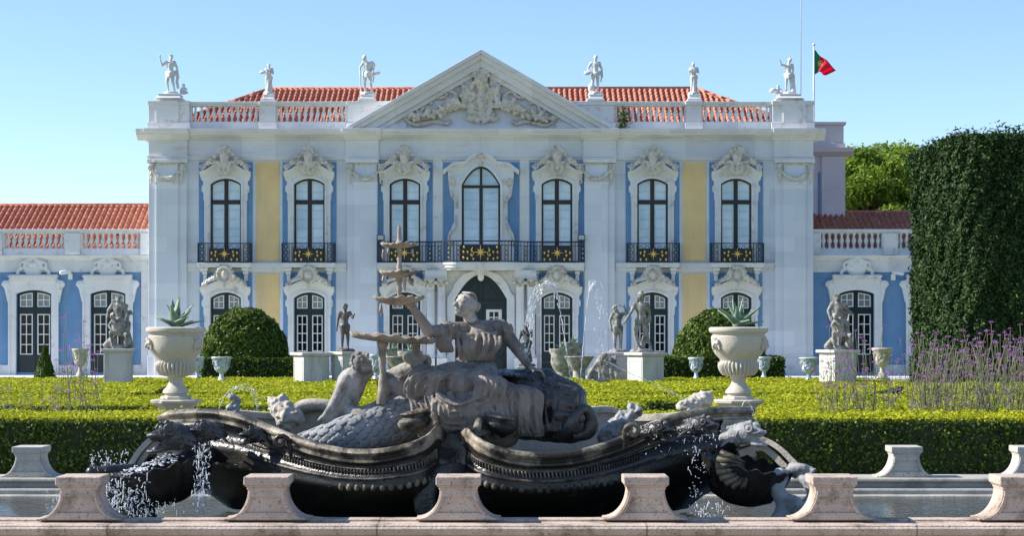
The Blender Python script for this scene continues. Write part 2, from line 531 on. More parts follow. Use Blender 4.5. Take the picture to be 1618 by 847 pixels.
def plate(outer, holes, y0, y1, bevel=0.0):
    """flat slab with openings: outlines in x,z; front at y0, back at y1"""
    cu = bpy.data.curves.new('tmp', 'CURVE')
    cu.dimensions = '2D'
    cu.fill_mode = 'BOTH'
    cu.extrude = abs(y1 - y0) / 2 - bevel
    cu.bevel_depth = bevel
    cu.bevel_resolution = 1
    cu.offset = -bevel
    for pts in [outer] + list(holes):
        sp = cu.splines.new('POLY')
        sp.points.add(len(pts) - 1)
        for p, (x, z) in zip(sp.points, pts):
            p.co = (x, z, 0, 1)
        sp.use_cyclic_u = True
    me = evaluated(bpy.data.objects.new('tmp', cu))
    bpy.data.curves.remove(cu)
    mb = MB()
    ym = (y0 + y1) / 2
    mb.add([(v.co.x, ym - v.co.z, v.co.y) for v in me.vertices], [tuple(p.vertices) for p in me.polygons])
    bpy.data.meshes.remove(me)
    return mb

def tag(o, label=None, cat=None, group=None, kind=None):
    if label: o['label'] = label
    if cat: o['category'] = cat
    if group: o['group'] = group
    if kind: o['kind'] = kind
    return o

def thing(name, label, cat, loc=(0, 0, 0), group=None, rotz=0.0):
    o = bpy.data.objects.new(name, None)
    o.empty_display_size = 0.2
    COL.objects.link(o)
    o.location = loc
    o.rotation_euler = (0, 0, rotz)
    return tag(o, label, cat, group)

def copy_tree(o, parent=None, loc=None, label=None, rotz=None, scale=None):
    c = o.copy()
    COL.objects.link(c)
    if parent is not None:
        c.parent = parent
    if loc is not None:
        c.location = loc
    if label:
        c['label'] = label
    if rotz is not None:
        c.rotation_euler = (0, 0, rotz)
    if scale is not None:
        c.scale = (scale, scale, scale) if not hasattr(scale, '__len__') else scale
    for ch in list(o.children):
        copy_tree(ch, c)
    return c

def arc_pts(hw, zs, zc, n=12):
    """points of a segmental arch from right to left: half width, springing, crown"""
    h = zc - zs
    R = (hw * hw + h * h) / (2 * h)
    a0 = math.asin(min(1, hw / R))
    out = []
    for i in range(n + 1):
        a = a0 - 2 * a0 * i / n
        out.append((R * math.sin(a), zc - R + R * math.cos(a)))
    return out
def arch_poly(hw, z0, zs, zc, n=12, x=0.0):
    return [(x - hw, z0), (x + hw, z0)] + [(x + px, pz) for px, pz in arc_pts(hw, zs, zc, n)]
def rect(x0, x1, z0, z1):
    return [(x0, z0), (x1, z0), (x1, z1), (x0, z1)]
def spline(pts, k=8):
    """Catmull-Rom through points"""
    P = [Vector(p) for p in pts]
    out = []
    for i in range(len(P) - 1):
        p0, p1, p2, p3 = P[max(0, i - 1)], P[i], P[i + 1], P[min(len(P) - 1, i + 2)]
        for j in range(k):
            t = j / k
            out.append(0.5 * ((2 * p1) + (p2 - p0) * t + (2 * p0 - 5 * p1 + 4 * p2 - p3) * t * t + (3 * p1 - p0 - 3 * p2 + p3) * t ** 3))
    out.append(P[-1])
    return out

# ------------------------------------------------------------------ foliage
def leaf_mesh(P, N, size, rng, tilt=0.8, aspect=1.8, jit=0.35):
    """one small folded diamond per point"""
    n = len(P)
    d = N + tilt * rng.normal(size=(n, 3))
    d /= np.linalg.norm(d, axis=1)[:, None] + 1e-9
    a = rng.normal(size=(n, 3))
    u = np.cross(d, a); u /= np.linalg.norm(u, axis=1)[:, None] + 1e-9
    w = np.cross(d, u)
    s = (size * (1 + jit * rng.uniform(-1, 1, size=n)))[:, None]
    l, b = s * aspect / 2, s / 2
    V = np.stack([P - u * l, P + w * b + d * s * 0.12, P + u * l, P - w * b + d * s * 0.12], axis=1).reshape(-1, 3)
    me = bpy.data.meshes.new('leaves')
    me.vertices.add(4 * n)
    me.vertices.foreach_set('co', V.astype(np.float32).ravel())
    me.loops.add(4 * n)
    me.loops.foreach_set('vertex_index', np.arange(4 * n, dtype=np.int32))
    me.polygons.add(n)
    me.polygons.foreach_set('loop_start', np.arange(0, 4 * n, 4, dtype=np.int32))
    me.update(calc_edges=True)
    return me

def on_mesh(mb_faces_v, mb_f, count, rng):
    """random points and normals on a faces list (area weighted)"""
    V = np.array(mb_faces_v)
    tris = []
    for f in mb_f:
        for i in range(1, len(f) - 1):
            tris.append((f[0], f[i], f[i + 1]))
    T = np.array(tris)
    A, B, C = V[T[:, 0]], V[T[:, 1]], V[T[:, 2]]
    cr = np.cross(B - A, C - A)
    ar = np.linalg.norm(cr, axis=1)
    nrm = cr / (ar[:, None] + 1e-12)
    idx = rng.choice(len(T), size=count, p=ar / ar.sum())
    r1, r2 = np.sqrt(rng.uniform(size=count)), rng.uniform(size=count)
    P = A[idx] * (1 - r1)[:, None] + B[idx] * (r1 * (1 - r2))[:, None] + C[idx] * (r1 * r2)[:, None]
    return P, nrm[idx], ar.sum() / 2
# ------------------------------------------------------------------ ground, sky is the world
g = MB()
g.grid([[(x, y, 0) for x in np.linspace(-2500, 2500, 21)] for y in np.linspace(-2000, 4000, 21)][::-1])
tag(g.build('ground', 'ground'), kind='structure')

# ------------------------------------------------------------------ palace, local frame: x from its axis, y = 0 facade plane, z up
PX0, FD = 760.0, 75.0
def X(px): return (px - PX0) * 0.025
def Z(py): return CH - (py - HY) * 0.025
PAL = thing('palace', 'two storey blue, ochre and white palace with a broad central pediment over seven window bays', 'palace', ((PX0 - CX) * 0.025, FD, 0))

UPX = [357, 489, 640, 880, 1031, 1163]          # window axes with curved hoods
OPH = 0.61                                        # half opening
up_hole = lambda px: arch_poly(OPH, Z(414), Z(291), Z(282), x=X(px))
lo_hole = lambda px: arch_poly(OPH, Z(588), Z(471), Z(462), x=X(px))
def ogee_arch(hw, z0, zs, zc, n=22, x=0.0):
    """bell shaped opening: concave shoulders, round top"""
    right = [(hw, z0), (hw, zs)]
    for i in range(1, n + 1):
        t = 1 - i / n
        right.append((hw * t, zc - (zc - zs) * t ** 2.0))
    left = [(-a, b) for a, b in right[::-1]][1:]
    return [(x + a, b) for a, b in right + left]
mid_hole = lambda x=0.0: ogee_arch(0.76, Z(414), Z(292), Z(263), x=x)
door_hole = lambda: ogee_arch(1.02, Z(597), Z(473), Z(434))

holes = [up_hole(p) for p in UPX] + [lo_hole(p) for p in UPX] + [mid_hole(), door_hole()]
w = plate(rect(-13.05, 13.05, -0.1, 9.82), holes, 0.0, 0.45)
w.box(-13.05, 13.05, 0.9, 1.0, -0.1, 9.8)
w.box(-13.05, -12.6, 0.46, 14, -0.1, 9.8)
w.box(12.6, 13.05, 0.46, 14, -0.1, 9.8)
w.box(-13.05, 13.05, 13.8, 14.2, -0.1, 9.8)
w.build('wall', 'wall', PAL)

for a, b in ((-13.12, X(722) - .2), (X(798) + .2, 13.12)):
    segs = [a]
    for px in UPX:
        if a < X(px) < b:
            segs += [X(px) - 0.9, X(px) + 0.9]
    segs.append(b)
    for i in range(0, len(segs), 2):
        MB().box(segs[i], segs[i + 1], -0.10, 0.003, -0.1, Z(573)).build('plinth', 'trim', PAL, bevel=0.02)

def panel(name, mat, x0, x1, z0, z1, hole=None, t=0.03):
    plate(rect(x0, x1, z0, z1), [hole] if hole else [], -t, 0.004).build(name, mat, PAL)
for px in UPX:
    ww = 42.5
    if px in (640, 880):
        ww = 43
    panel('blue_panel', 'blue', X(px - ww), X(px + ww), Z(413.5), Z(256), up_hole(px))
    panel('blue_panel', 'blue', X(px - 41.5), X(px + 41.5), Z(573), Z(431), arch_poly(OPH, Z(572.5), Z(471), Z(462), x=X(px)))
panel('blue_panel', 'blue', X(701), X(820), Z(413.5), Z(256), mid_hole())
for px in (423, 1097):
    panel('ochre_panel', 'yellow', X(px - 18.5), X(px + 18.5), Z(413), Z(256), None, 0.02)
    panel('ochre_panel', 'yellow', X(px - 18.5), X(px + 18.5), Z(570), Z(432), None, 0.02)
# string course under the balconies
for a, b in ((X(296), X(548)), (X(972), X(1224))):
    s = MB()
    s.box(a, b, -0.10, 0.003, Z(423), Z(415.5))
    s.box(a, b, -0.06, 0.003, Z(429), Z(423))
    s.build('string_course', 'trim', PAL, bevel=0.015)

# pilasters with swag capitals
def swag_mesh():
    m = MB()
    hw = 0.55
    pts = [(-hw + 2 * hw * i / 16, -0.07, -0.30 * math.sin(PI * i / 16) - 0.05) for i in range(17)]
    rng = random.Random(5)
    for i, q in enumerate(pts):
        r = 0.045 + 0.05 * math.sin(PI * i / 16)
        m.ell((q[0], q[1] - 0.02, q[2]), r, n=8, m=6)
        for k in range(2):
            m.ell((q[0] + rng.uniform(-.04, .04), q[1] - 0.05, q[2] + rng.uniform(-.05, .05)), r * 0.6, n=6, m=5)
    for s_ in (-1, 1):
        for k in range(14):     # volutes
            a = k * 0.62
            r = 0.16 - k * 0.010
            m.ell((s_ * (0.60 + math.cos(a) * r * 0.8), -0.09, 0.05 + math.sin(a) * r), 0.042, n=8, m=5)
        for k in range(8):
            m.ell((s_ * (0.60 + 0.03 * math.sin(k * 2)), -0.07, -0.12 - 0.06 * k), 0.07 - 0.005 * k, n=8, m=5)
    m.box(-0.70, 0.70, -0.05, 0.05, 0.19, 0.26)
    return sculpt(m, 0.022, 1)
SWAG = swag_mesh()
def pilaster(x0, x1, inner=None):
    o = MB()
    o.box(x0, x1, -0.16, 0.003, Z(573), Z(258))
    if inner:
        o.box(inner[0], inner[1], -0.24, -0.157, Z(573), Z(258))
    b = o.build('pilaster', 'wall', PAL, bevel=0.012)
    c = MB()
    a0, a1 = (x0, x1) if not inner else inner
    zz = Z(258)
    c.box(x0 - .05, x1 + .05, -0.30, 0.002, Z(258) , Z(252.5))
    c.box(a0 - .08, a1 + .08, -0.36, -0.30, Z(257), Z(253))
    MB().box(a0 - .03, a1 + .03, -0.30, -0.238 if inner else -.1, Z(292), Z(288)).build('necking', 'trim', b, bevel=0.012)
    cap = c.build('capital', 'trim', b, bevel=0.012)
    f = (a0 + a1) / 2
    q = link_mesh(SWAG if not SWAG.materials else SWAG, 'swag', 'carved', b, True, (f, -0.22, Z(269)))
    base = MB()
    base.box(x0 - .04, x1 + .04, -0.22, 0.002, -0.1, Z(563))
    if inner:
        base.box(inner[0] - .04, inner[1] + .04, -0.30, -0.218, -0.1, Z(565))
        base.box(inner[0] - .02, inner[1] + .02, -0.27, -0.20, Z(565), Z(560))
    base.build('pilaster_base', 'trim', b, bevel=0.015)
pilaster(X(236), X(296), (X(248), X(283)))
pilaster(X(1224), X(1284), (X(1237), X(1272)))
pilaster(X(549), X(597), (X(560), X(597) - .02))
pilaster(X(923), X(971), (X(923) + .02, X(960)))
for a, b in ((684.5, 699.5), (821.5, 836.5)):
    o = MB(); o.box(X(a), X(b), -0.06, 0.003, Z(413), Z(252)); o.build('pilaster_strip', 'trim', PAL, bevel=0.01)

# entablature
def mould(x0, x1, prof, y_in=0.003, shift=0.0):
    """straight moulding: profile of (projection, z); returns closed at the ends"""
    m = MB()
    pr = [(-(pj + shift), z) for pj, z in prof]
    v = [(x0 - 0 * y, y, z) for y, z in pr] + [(x1, y, z) for y, z in pr]
    n = len(pr)
    v += [(x0, y_in, prof[-1][1]), (x0, y_in, prof[0][1]), (x1, y_in, prof[-1][1]), (x1, y_in, prof[0][1])]
    f = [(i, i + 1, n + i + 1, n + i) for i in range(n - 1)]
    f += [tuple(list(range(n - 1, -1, -1)) + [2 * n + 1, 2 * n][::1]), tuple(list(range(n, 2 * n)) + [2 * n + 2, 2 * n + 3])]
    f += [(n - 1, 2 * n, 2 * n + 2, 2 * n - 1), (0, n, 2 * n + 3, 2 * n + 1)]
    m.add(v, f)
    return m
e = MB()
e.box(-13.1, 13.1, -0.06, 0.002, Z(247), Z(221))
cprof = [(0.05, Z(222)), (0.10, Z(221.5)), (0.14, Z(219)), (0.26, Z(217)), (0.30, Z(215.5)), (0.42, Z(214.5)), (0.44, Z(211)), (0.50, Z(210.5)), (0.52, Z(206.5)), (0.54, Z(205))]
aprof = [(0.06, Z(253)), (0.10, Z(252.5)), (0.10, Z(249.5)), (0.14, Z(249)), (0.16, Z(247))]
e.merge(mould(-13.55, 13.55, cprof))
e.merge(mould(-13.15, 13.15, aprof, 0.001))
for a, b in ((236, 297), (547, 599), (921, 973), (1223, 1284)):
    e.box(X(a), X(b), -0.16, -0.058, Z(247) + .003, Z(221) - .003)
    e.merge(mould(X(a) - .1, X(b) + .1, cprof, -0.02, 0.12), Matrix.Translation((0, 0, 0.004)))
    e.merge(mould(X(a) - .04, X(b) + .04, aprof, -0.02, 0.12), Matrix.Translation((0, 0, 0.003)))
e.box(-13.5, 13.5, 0.002, 1.4, Z(212), Z(206))
e.box(-13.5, -13.0, 1.4, 14.4, Z(218), Z(206))
e.box(13.0, 13.5, 1.4, 14.4, Z(218), Z(206))
e.build('entablature', 'cornice', PAL, bevel=0.008)

# roof balustrades
def baluster_mesh(h, r):
    pf = [(0.9, 0), (0.9, 0.06), (0.55, 0.09), (0.45, 0.2), (0.55, 0.3), (0.95, 0.46), (1.0, 0.5), (0.95, 0.54), (0.55, 0.7), (0.45, 0.8), (0.55, 0.91), (0.9, 0.94), (0.9, 1.0)]
    m = MB().lathe([(a * r, b * h) for a, b in pf], n=8)
    me = m.mesh('baluster')
    me.polygons.foreach_set('use_smooth', [True] * len(me.polygons))
    return me
BAL = baluster_mesh(Z(167) - Z(192), 0.088)
def balustrade(x0, x1, px0, px1, nb):
    """one bay between two solid dies; x in photo columns"""
    m = MB()
    m.box(X(x0), X(x1), -0.02, 0.36, Z(204.8), Z(192))
    m.box(X(x0) - .0, X(x1), -0.07, 0.40, Z(167), Z(164.5))
    m.box(X(x0), X(x1), -0.11, 0.44, Z(164.5) + .001, Z(160.5))
    m.box(X(x0), X(px0), 0.02, 0.32, Z(192), Z(167))
    m.box(X(px1), X(x1), 0.02, 0.32, Z(192), Z(167))
    b = m.build('balustrade', 'trim', PAL, bevel=0.012)
    for i in range(nb):
        x = X(px0) + (X(px1) - X(px0)) * (i + 0.5) / nb
        link_mesh(BAL, 'baluster', 'trim', b, True, (x, 0.17, Z(192)))
    return b
for args in ((300, 412, 303, 409, 11), (436, 549, 438, 545, 11)):
    balustrade(*args)
    a, b, c, d, n = args
    balustrade(1520 - b, 1520 - a, 1520 - d, 1520 - c, n)
for s_ in (-1, 1):
    for a, b, t in ((236, 300, .18), (412, 436, .12), (549, 640, .05)):
        m = MB()
        xa, xb = sorted((s_ * X(a), s_ * X(b)))
        m.box(xa, xb, -t, 0.40, Z(204.5), Z(166))
        m.box(xa - .05, xb + .05, -t - .06, 0.44, Z(204.7), Z(194))
        m.box(xa - .03, xb + .03, -t - .09, 0.46, Z(166), Z(160))
        if a == 236:      # the end die breaks forward
            xa, xb = sorted((s_ * X(248), s_ * X(284)))
            m.box(xa, xb, -0.24, -0.17, Z(193.9), Z(166.1))
        m.build('parapet_die', 'trim', PAL, bevel=0.012)
    m = MB()
    xa, xb = sorted((s_ * 12.66, s_ * 13.1))
    m.box(xa, xb, 0.46, 14, Z(204.5), Z(166))
    m.box(xa - .05, xb + .05, 0.46, 14, Z(166), Z(160))
    m.build('side_parapet', 'trim', PAL, bevel=0.012)

# pediment
pd = MB()
hw, zb, za = 5.42, Z(206.5), Z(81)
sl = (za - zb) / hw
def rake(t0, t1, y0, y1, m):
    """both raking strips between the outlines lowered by t0 and t1 (vertical)"""
    for s_ in (-1, 1):
        e0, e1 = hw - t0 / sl, hw - t1 / sl
        q = [(s_ * e0, zb), (0, za - t0), (0, za - t1), (s_ * e1, zb)]
        if s_ > 0: q = q[::-1]
        m.prism(q, y0, y1)
rake(0.0, 0.16, -0.62, 1.5, pd)
rake(0.158, 0.36, -0.50, 0.3, pd)
rake(0.358, 0.66, -0.34, 0.3, pd)
rake(0.658, 0.86, -0.22, 0.3, pd)
PED = pd.build('pediment', 'cornice', PAL, bevel=0.012)
t = MB(); t.prism([(-hw + .9, zb), (hw - .9, zb), (0, za - .55)], -0.02, 0.5)
t.build('tympanum', 'blue_stone' if 'blue_stone' in MAT else 'wall', PED)
rf = MB()
for s_ in (-1, 1):
    q = [(s_ * hw * .97, zb), (0, za - 0.1), (0, za - 0.16), (s_ * hw * .93, zb)]
    rf.prism(q if s_ < 0 else q[::-1], 1.5, 6)
rf.build('pediment_roof', 'tile', PED)

def leafspray(m, p, d, n, ln, r, rng, spread=0.9):
    for k in range(n):
        a = (k - (n - 1) / 2) / max(1, n - 1) * 2 * spread
        dx = d[0] * math.cos(a) - d[1] * math.sin(a)
        dz = d[0] * math.sin(a) + d[1] * math.cos(a)
        L_ = ln * rng.uniform(.8, 1.1)
        m.cap(p, (p[0] + dx * L_ * .6, p[1] - 0.05, p[2] + dz * L_ * .6), r, r * .8, 6)
        m.cap((p[0] + dx * L_ * .6, p[1] - 0.05, p[2] + dz * L_ * .6), (p[0] + dx * L_, p[1] + .01, p[2] + dz * L_), r * .8, r * .35, 6)
def pediment_relief():
    m = MB(); rng = random.Random(3)
    q = lambda px, py, y=-0.2: (X(px), y, Z(py))
    # shield with rolled frame
    m.ell(q(760, 158, -.10), (0.34, .16, .80))
    fr = [q(760 + 17 * math.sin(a), 158 - 31 * math.cos(a) + 3 * math.sin(2 * a), -.2) for a in np.linspace(0, 2 * PI, 28)]
    m.tube(fr, 0.085, 8)
    m.ell(q(760, 157, -.24), (0.16, .08, .45))
    # shell at the top
    for k in range(9):
        a = -1.2 + 2.4 * k / 8
        m.cap(q(760, 126, -.15), q(760 + 13 * math.sin(a), 124 - 12 * math.cos(a), -.3), .05, .085, 8)
    m.cap(q(760, 128), q(760, 138), .28, .18)
    for s_ in (-1, 1):
        # scrolls and lances behind the shield
        for (ax, ay, bx, by, r0, r1) in ((735, 140, 748, 150, .16, .10), (735, 142, 733, 168, .14, .12), (733, 168, 748, 168, .12, .09),
                                         (740, 166, 752, 152, .06, .05), (748, 178, 742, 190, .13, .08), (743, 185, 756, 194, .1, .08)):
            m.cap(q(760 + s_ * (760 - ax), ay), q(760 + s_ * (760 - bx), by, -.24), r0, r1, 8)
        for k in range(6):
            a = 0.15 + k * 0.24
            m.cap(q(760 + s_ * 14, 138, -.12), q(760 + s_ * (14 + 24 * math.sin(a)), 138 - 25 * math.cos(a), -.2), .05, .035, 6)
        for k in range(16):
            m.ell(q(760 + s_ * rng.uniform(8, 28), rng.uniform(135, 192), -.2), rng.uniform(.06, .12), n=8, m=6)
        # fruit horn
        P = [q(760 + s_ * d, y, -.15) for d, y in ((34, 160), (48, 168), (64, 176), (82, 183), (98, 187), (112, 186))]
        m.tube(spline(P, 4), [0.30 + 0.0 * i - 0.012 * i for i in range(21)], 8)
        for k in range(75):
            t = rng.random()
            i = int(t * 4.999)
            a, b = Vector(P[i]), Vector(P[i + 1])
            c = a.lerp(b, t * 5 - i) + Vector((rng.uniform(-.18, .18), rng.uniform(-.26, -.08), rng.uniform(-.28, .28) * (1 - .4 * t)))
            m.ell(c, rng.uniform(.05, .11), n=7, m=5)
        # ribbons
        R1 = [q(760 + s_ * d, y, -.1) for d, y in ((34, 158), (38, 150), (46, 145), (53, 147), (56, 153), (66, 155), (72, 152))]
        m.tube(spline(R1, 5), 0.085, 7)
        R2 = [q(760 + s_ * d, y, -.1) for d, y in ((76, 165), (84, 161), (90, 165), (92, 173), (99, 177), (104, 170))]
        m.tube(spline(R2, 5), 0.085, 7)
        R3 = [q(760 + s_ * d, y, -.12) for d, y in ((120, 184), (113, 192), (104, 198), (88, 196), (70, 192), (55, 196), (48, 190))]
        m.tube(spline(R3, 5), 0.09, 7)
    return sculpt(m, 0.024, 0, 0.012, 10)
link_mesh(pediment_relief(), 'coat_of_arms_relief', 'carved', PED, True)

# ------------------------------------------------------------------ roof tiles
def tiles(x0, x1, y0, z0, y1, z1, pitch, row, hip_l=0.0, hip_r=0.0, amp=0.05, base_y=None):
    """barrel tiles on a slope from eaves (y0,z0) to ridge (y1,z1); hips cut the ends"""
    m = MB()
    L_ = math.hypot(y1 - y0, z1 - z0)
    up = Vector((0, (y1 - y0) / L_, (z1 - z0) / L_))
    nr = Vector((0, -up.z, up.y))
    nrow = math.ceil(L_ / row)
    sub = 8
    for r in range(nrow):
        va, vb = r * row, min((r + 1) * row + 0.02, L_)
        fa = va / L_
        xa, xb = x0 + hip_l * fa, x1 - hip_r * fa
        n = max(1, int((xb - xa) / pitch))
        P = [[], []]
        off = math.floor(xa / pitch) * pitch
        for i in range((n + 2) * sub + 1):
            x = off + i * pitch / sub
            if x < xa - 0.01 or x > xb + 0.01: continue
            k = i % sub
            h = (0.0, .75, 1.0, 1.0, .75, 0.0, -.25, -.25)[k] * amp * 1.35
            j_ = 0.006 * math.sin(r * 12.9 + i // sub * 78.2)
            b = Vector((x + j_, y0, z0))
            P[0].append(b + up * va + nr * (h + 0.022))
            P[1].append(b + up * vb + nr * (h * .92))
        if len(P[0]) > 1:
            m.grid(P)
    m.add([(x0, y0, z0 - .04), (x1, y0, z0 - .04), (x1 - hip_r, y1, z1 - .04), (x0 + hip_l, y1, z1 - .04)], [(0, 1, 2, 3)])
    return m
def plain_quad(m, pts):
    m.add(pts, [tuple(range(len(pts)))])
RW = 13.1
r = tiles(-RW, RW, 0.75, Z(206) + .1, 5.0, 12.05, 0.225, 0.36, 4.2, 4.2, 0.062)
for s_ in (-1, 1):      # hipped ends
    h = tiles(0.8, 13.4, -RW, Z(206) + .1, -RW + 4.2, 12.05, 0.225, 0.36, 4.2, 4.2, 0.062)
    for v in h.v: pass
    h.v = [(s_ * v[1], v[0], v[2]) for v in h.v]
    r.merge(h)
b_ = tiles(-RW, RW, 0.75, Z(206) + .1, 5.0, 12.05, 0.45, 0.72, 4.2, 4.2, 0.06)
b_.v = [(v[0], 14.2 - v[1], v[2]) for v in b_.v]
r.merge(b_)
plain_quad(r, [(-RW + 4.2, 5, 12.03), (RW - 4.2, 5, 12.03), (RW - 4.2, 9.2, 12.03), (-RW + 4.2, 9.2, 12.03)])
ROOF = r.build('roof', 'tile', PAL, True, auto=50)
rc = MB()
rc.tube([(-RW + 4.2, 5.0, 12.05), (RW - 4.2, 5.0, 12.06)], 0.11, 8)
for s_ in (-1, 1):
    rc.tube([(s_ * RW, 0.8, Z(206) + .14), (s_ * (RW - 4.2), 5.0, 12.07)], 0.11, 8)
rc.build('ridge_tile', 'tile', ROOF, True)

# ------------------------------------------------------------------ windows
def hood_path(w_, zl, zc, flare=0.10):
    """swan-neck hood from the left end to the right end"""
    out = []
    for i in range(25):
        t = -1 + 2 * i / 24
        a = abs(t)
        out.append((w_ * t, zl + (zc - zl) * (0.5 + 0.5 * math.cos(PI * min(1, a ** 1.15))) + (flare * max(0, a - .85) / .15 * .0)))
    return out
def surround(hw, z0, zs, zc, jamb, zl, zh, wl, ear_z, ear=0.10):
    """stone frame whose head fills up to the hood; with ears on the jambs"""
    hole = arch_poly(hw, z0 - 0.001, zs, zc)
    ow = hw + jamb
    right = [(ow, z0), (ow, ear_z - .75), (ow + .03, ear_z - .72), (ow + .03, ear_z - .45), (ow + ear, ear_z - .38), (ow + ear, ear_z - .2), (ow + ear * .4, ear_z - .12),
             (ow + ear * .4, ear_z), (ow + ear * 1.2, ear_z + .08), (ow + ear * 1.2, zl - 0.03)]
    hp = [(x, z) for x, z in hood_path(wl, zl, zh)]
    top = [(x, z - .04) for x, z in hp if abs(x) < ow + ear * 1.2][::-1]
    left = [(-x, z) for x, z in right[::-1]]
    outer = right + top + left
    inner = [(hw - .002, z0 + .001)] + [(x, z) for x, z in arc_pts(hw, zs, zc)] + [(-hw + .002, z0 + .001)]
    # one outline: up the outside, back down the opening
    poly = right + top + left + [(-hw, z0)] + arc_pts(hw, zs, zc)[::-1] + [(hw, z0)]
    m = plate(poly, [], -0.15, 0.003, 0.018)
    # raised inner architrave
    ring = [(hw + .085, z0 + .002)] + [(x * (hw + .085) / hw, z + .085) for x, z in arc_pts(hw, zs, zc)] + [(-hw - .085, z0 + .002)]
    poly2 = ring + [(-hw - .002, z0 + .002)] + arc_pts(hw + .002, zs + .002, zc + .002)[::-1] + [(hw + .002, z0 + .002)]
    m.merge(plate(poly2, [], -0.19, -0.148, 0.012))
    return m
def hood(wl, zl, zh, y=-0.30):
    m = MB()
    hp = hood_path(wl, zl, zh)
    for (dz0, dz1, yy) in ((0.0, 0.085, y - .06), (-0.065, 0.001, y + .01), (-0.13, -0.063, y + .09)):
        n = len(hp)
        v = [(x, yy, z + dz0) for x, z in hp] + [(x, yy, z + dz1) for x, z in hp] + [(x, 0.002, z + dz0) for x, z in hp] + [(x, 0.002, z + dz1) for x, z in hp]
        f = []
        for i in range(n - 1):
            f += [(i, i + 1, n + i + 1, n + i), (n + i, n + i + 1, 3 * n + i + 1, 3 * n + i), (2 * n + i, i, n + i, 3 * n + i) if i == 0 else (i + 1, i, 2 * n + i, 2 * n + i + 1), (i + 1, i, 2 * n + i, 2 * n + i + 1)]
        f += [(0, n, 3 * n, 2 * n), (n - 1, 3 * n - 1, 4 * n - 1, 2 * n - 1)]
        f = list(dict.fromkeys(f))
        m.add(v, f)
    return m
def crest_upper(zl, zh, top):
    """shell plume over the hood with sprays of flowers on either side"""
    m = MB(); rng = random.Random(8)
    y = -0.2
    zc = zh + .05
    m.cap((0, y, zl + .02), (0, y - .06, zc + .22), .13, .20)
    for s_ in (-1, 1):
        m.tube(spline([(s_ * .06, y - .1, zl - .05), (s_ * .2, y - .12, zl + .12), (s_ * .17, y - .12, zl + .3), (s_ * .30, y - .1, zl + .42), (s_ * .47, y - .08, zl + .34)], 5), [.05 + .03 * math.sin(k / 20 * PI) for k in range(21)], 7)
        for k in range(30):
            t = rng.random()
            x = .32 + .58 * t
            zz = zl + .10 + (zh - zl + .16) * (1 - t) ** .9 + rng.uniform(-.06, .10)
            m.ell((s_ * x, y - rng.uniform(0, .14), zz), rng.uniform(.045, .085), n=7, m=5)
        for k in range(5):
            x = .38 + .13 * k
            leafspray(m, (s_ * x, y, zl + .16 + (zh - zl) * (1 - x)), (s_ * .5, .8), 3, .17, .04, rng, .7)
    for k in range(7):
        a = -1.25 + 2.5 * k / 6
        m.cap((0, y, zc + .26), (.24 * math.sin(a), y - .13, zc + .30 + (top - zc - .32) * math.cos(a)), .06, .075, 7)
    m.ell((0, y - .12, zc + .30), (.12, .1, .13))
    m.ell((0, y - .10, top - .05), (.08, .07, .08))
    return sculpt(m, 0.018, 0, 0.012, 14)
def crest_lower(zl, zh):
    m = MB(); rng = random.Random(11)
    y = -0.2
    zc = Z(436)
    m.ell((0, y, zc), (.26, .13, .30))
    m.tube([(.27 * math.sin(a), y - .1, zc + .30 * math.cos(a)) for a in np.linspace(0, 2 * PI, 22)], .06, 7)
    m.ell((0, y - .13, zc + .03), (.12, .07, .15))
    for k in range(11):
        a = -2.0 + 4.0 * k / 10
        m.ell((.33 * math.sin(a), y - .06, zc + .36 * math.cos(a)), .075, n=8, m=5)
    m.cap((0, y - .05, zc - .28), (0, y - .12, zl + .05), .09, .06)
    for s_ in (-1, 1):
        for k in range(34):
            t = rng.random()
            x = .34 + .50 * t
            zz = zh + .16 - .34 * t + rng.uniform(-.07, .14) * (1.2 - t)
            m.ell((s_ * x, y - rng.uniform(0, .12), zz), rng.uniform(.04, .08), n=7, m=5)
        for k in range(4):
            x = .36 + .13 * k
            leafspray(m, (s_ * x, y, zh + .12 - .07 * k), (s_ * .6, .7), 3, .16, .04, rng, .8)
    return sculpt(m, 0.018, 0, 0.012, 14)

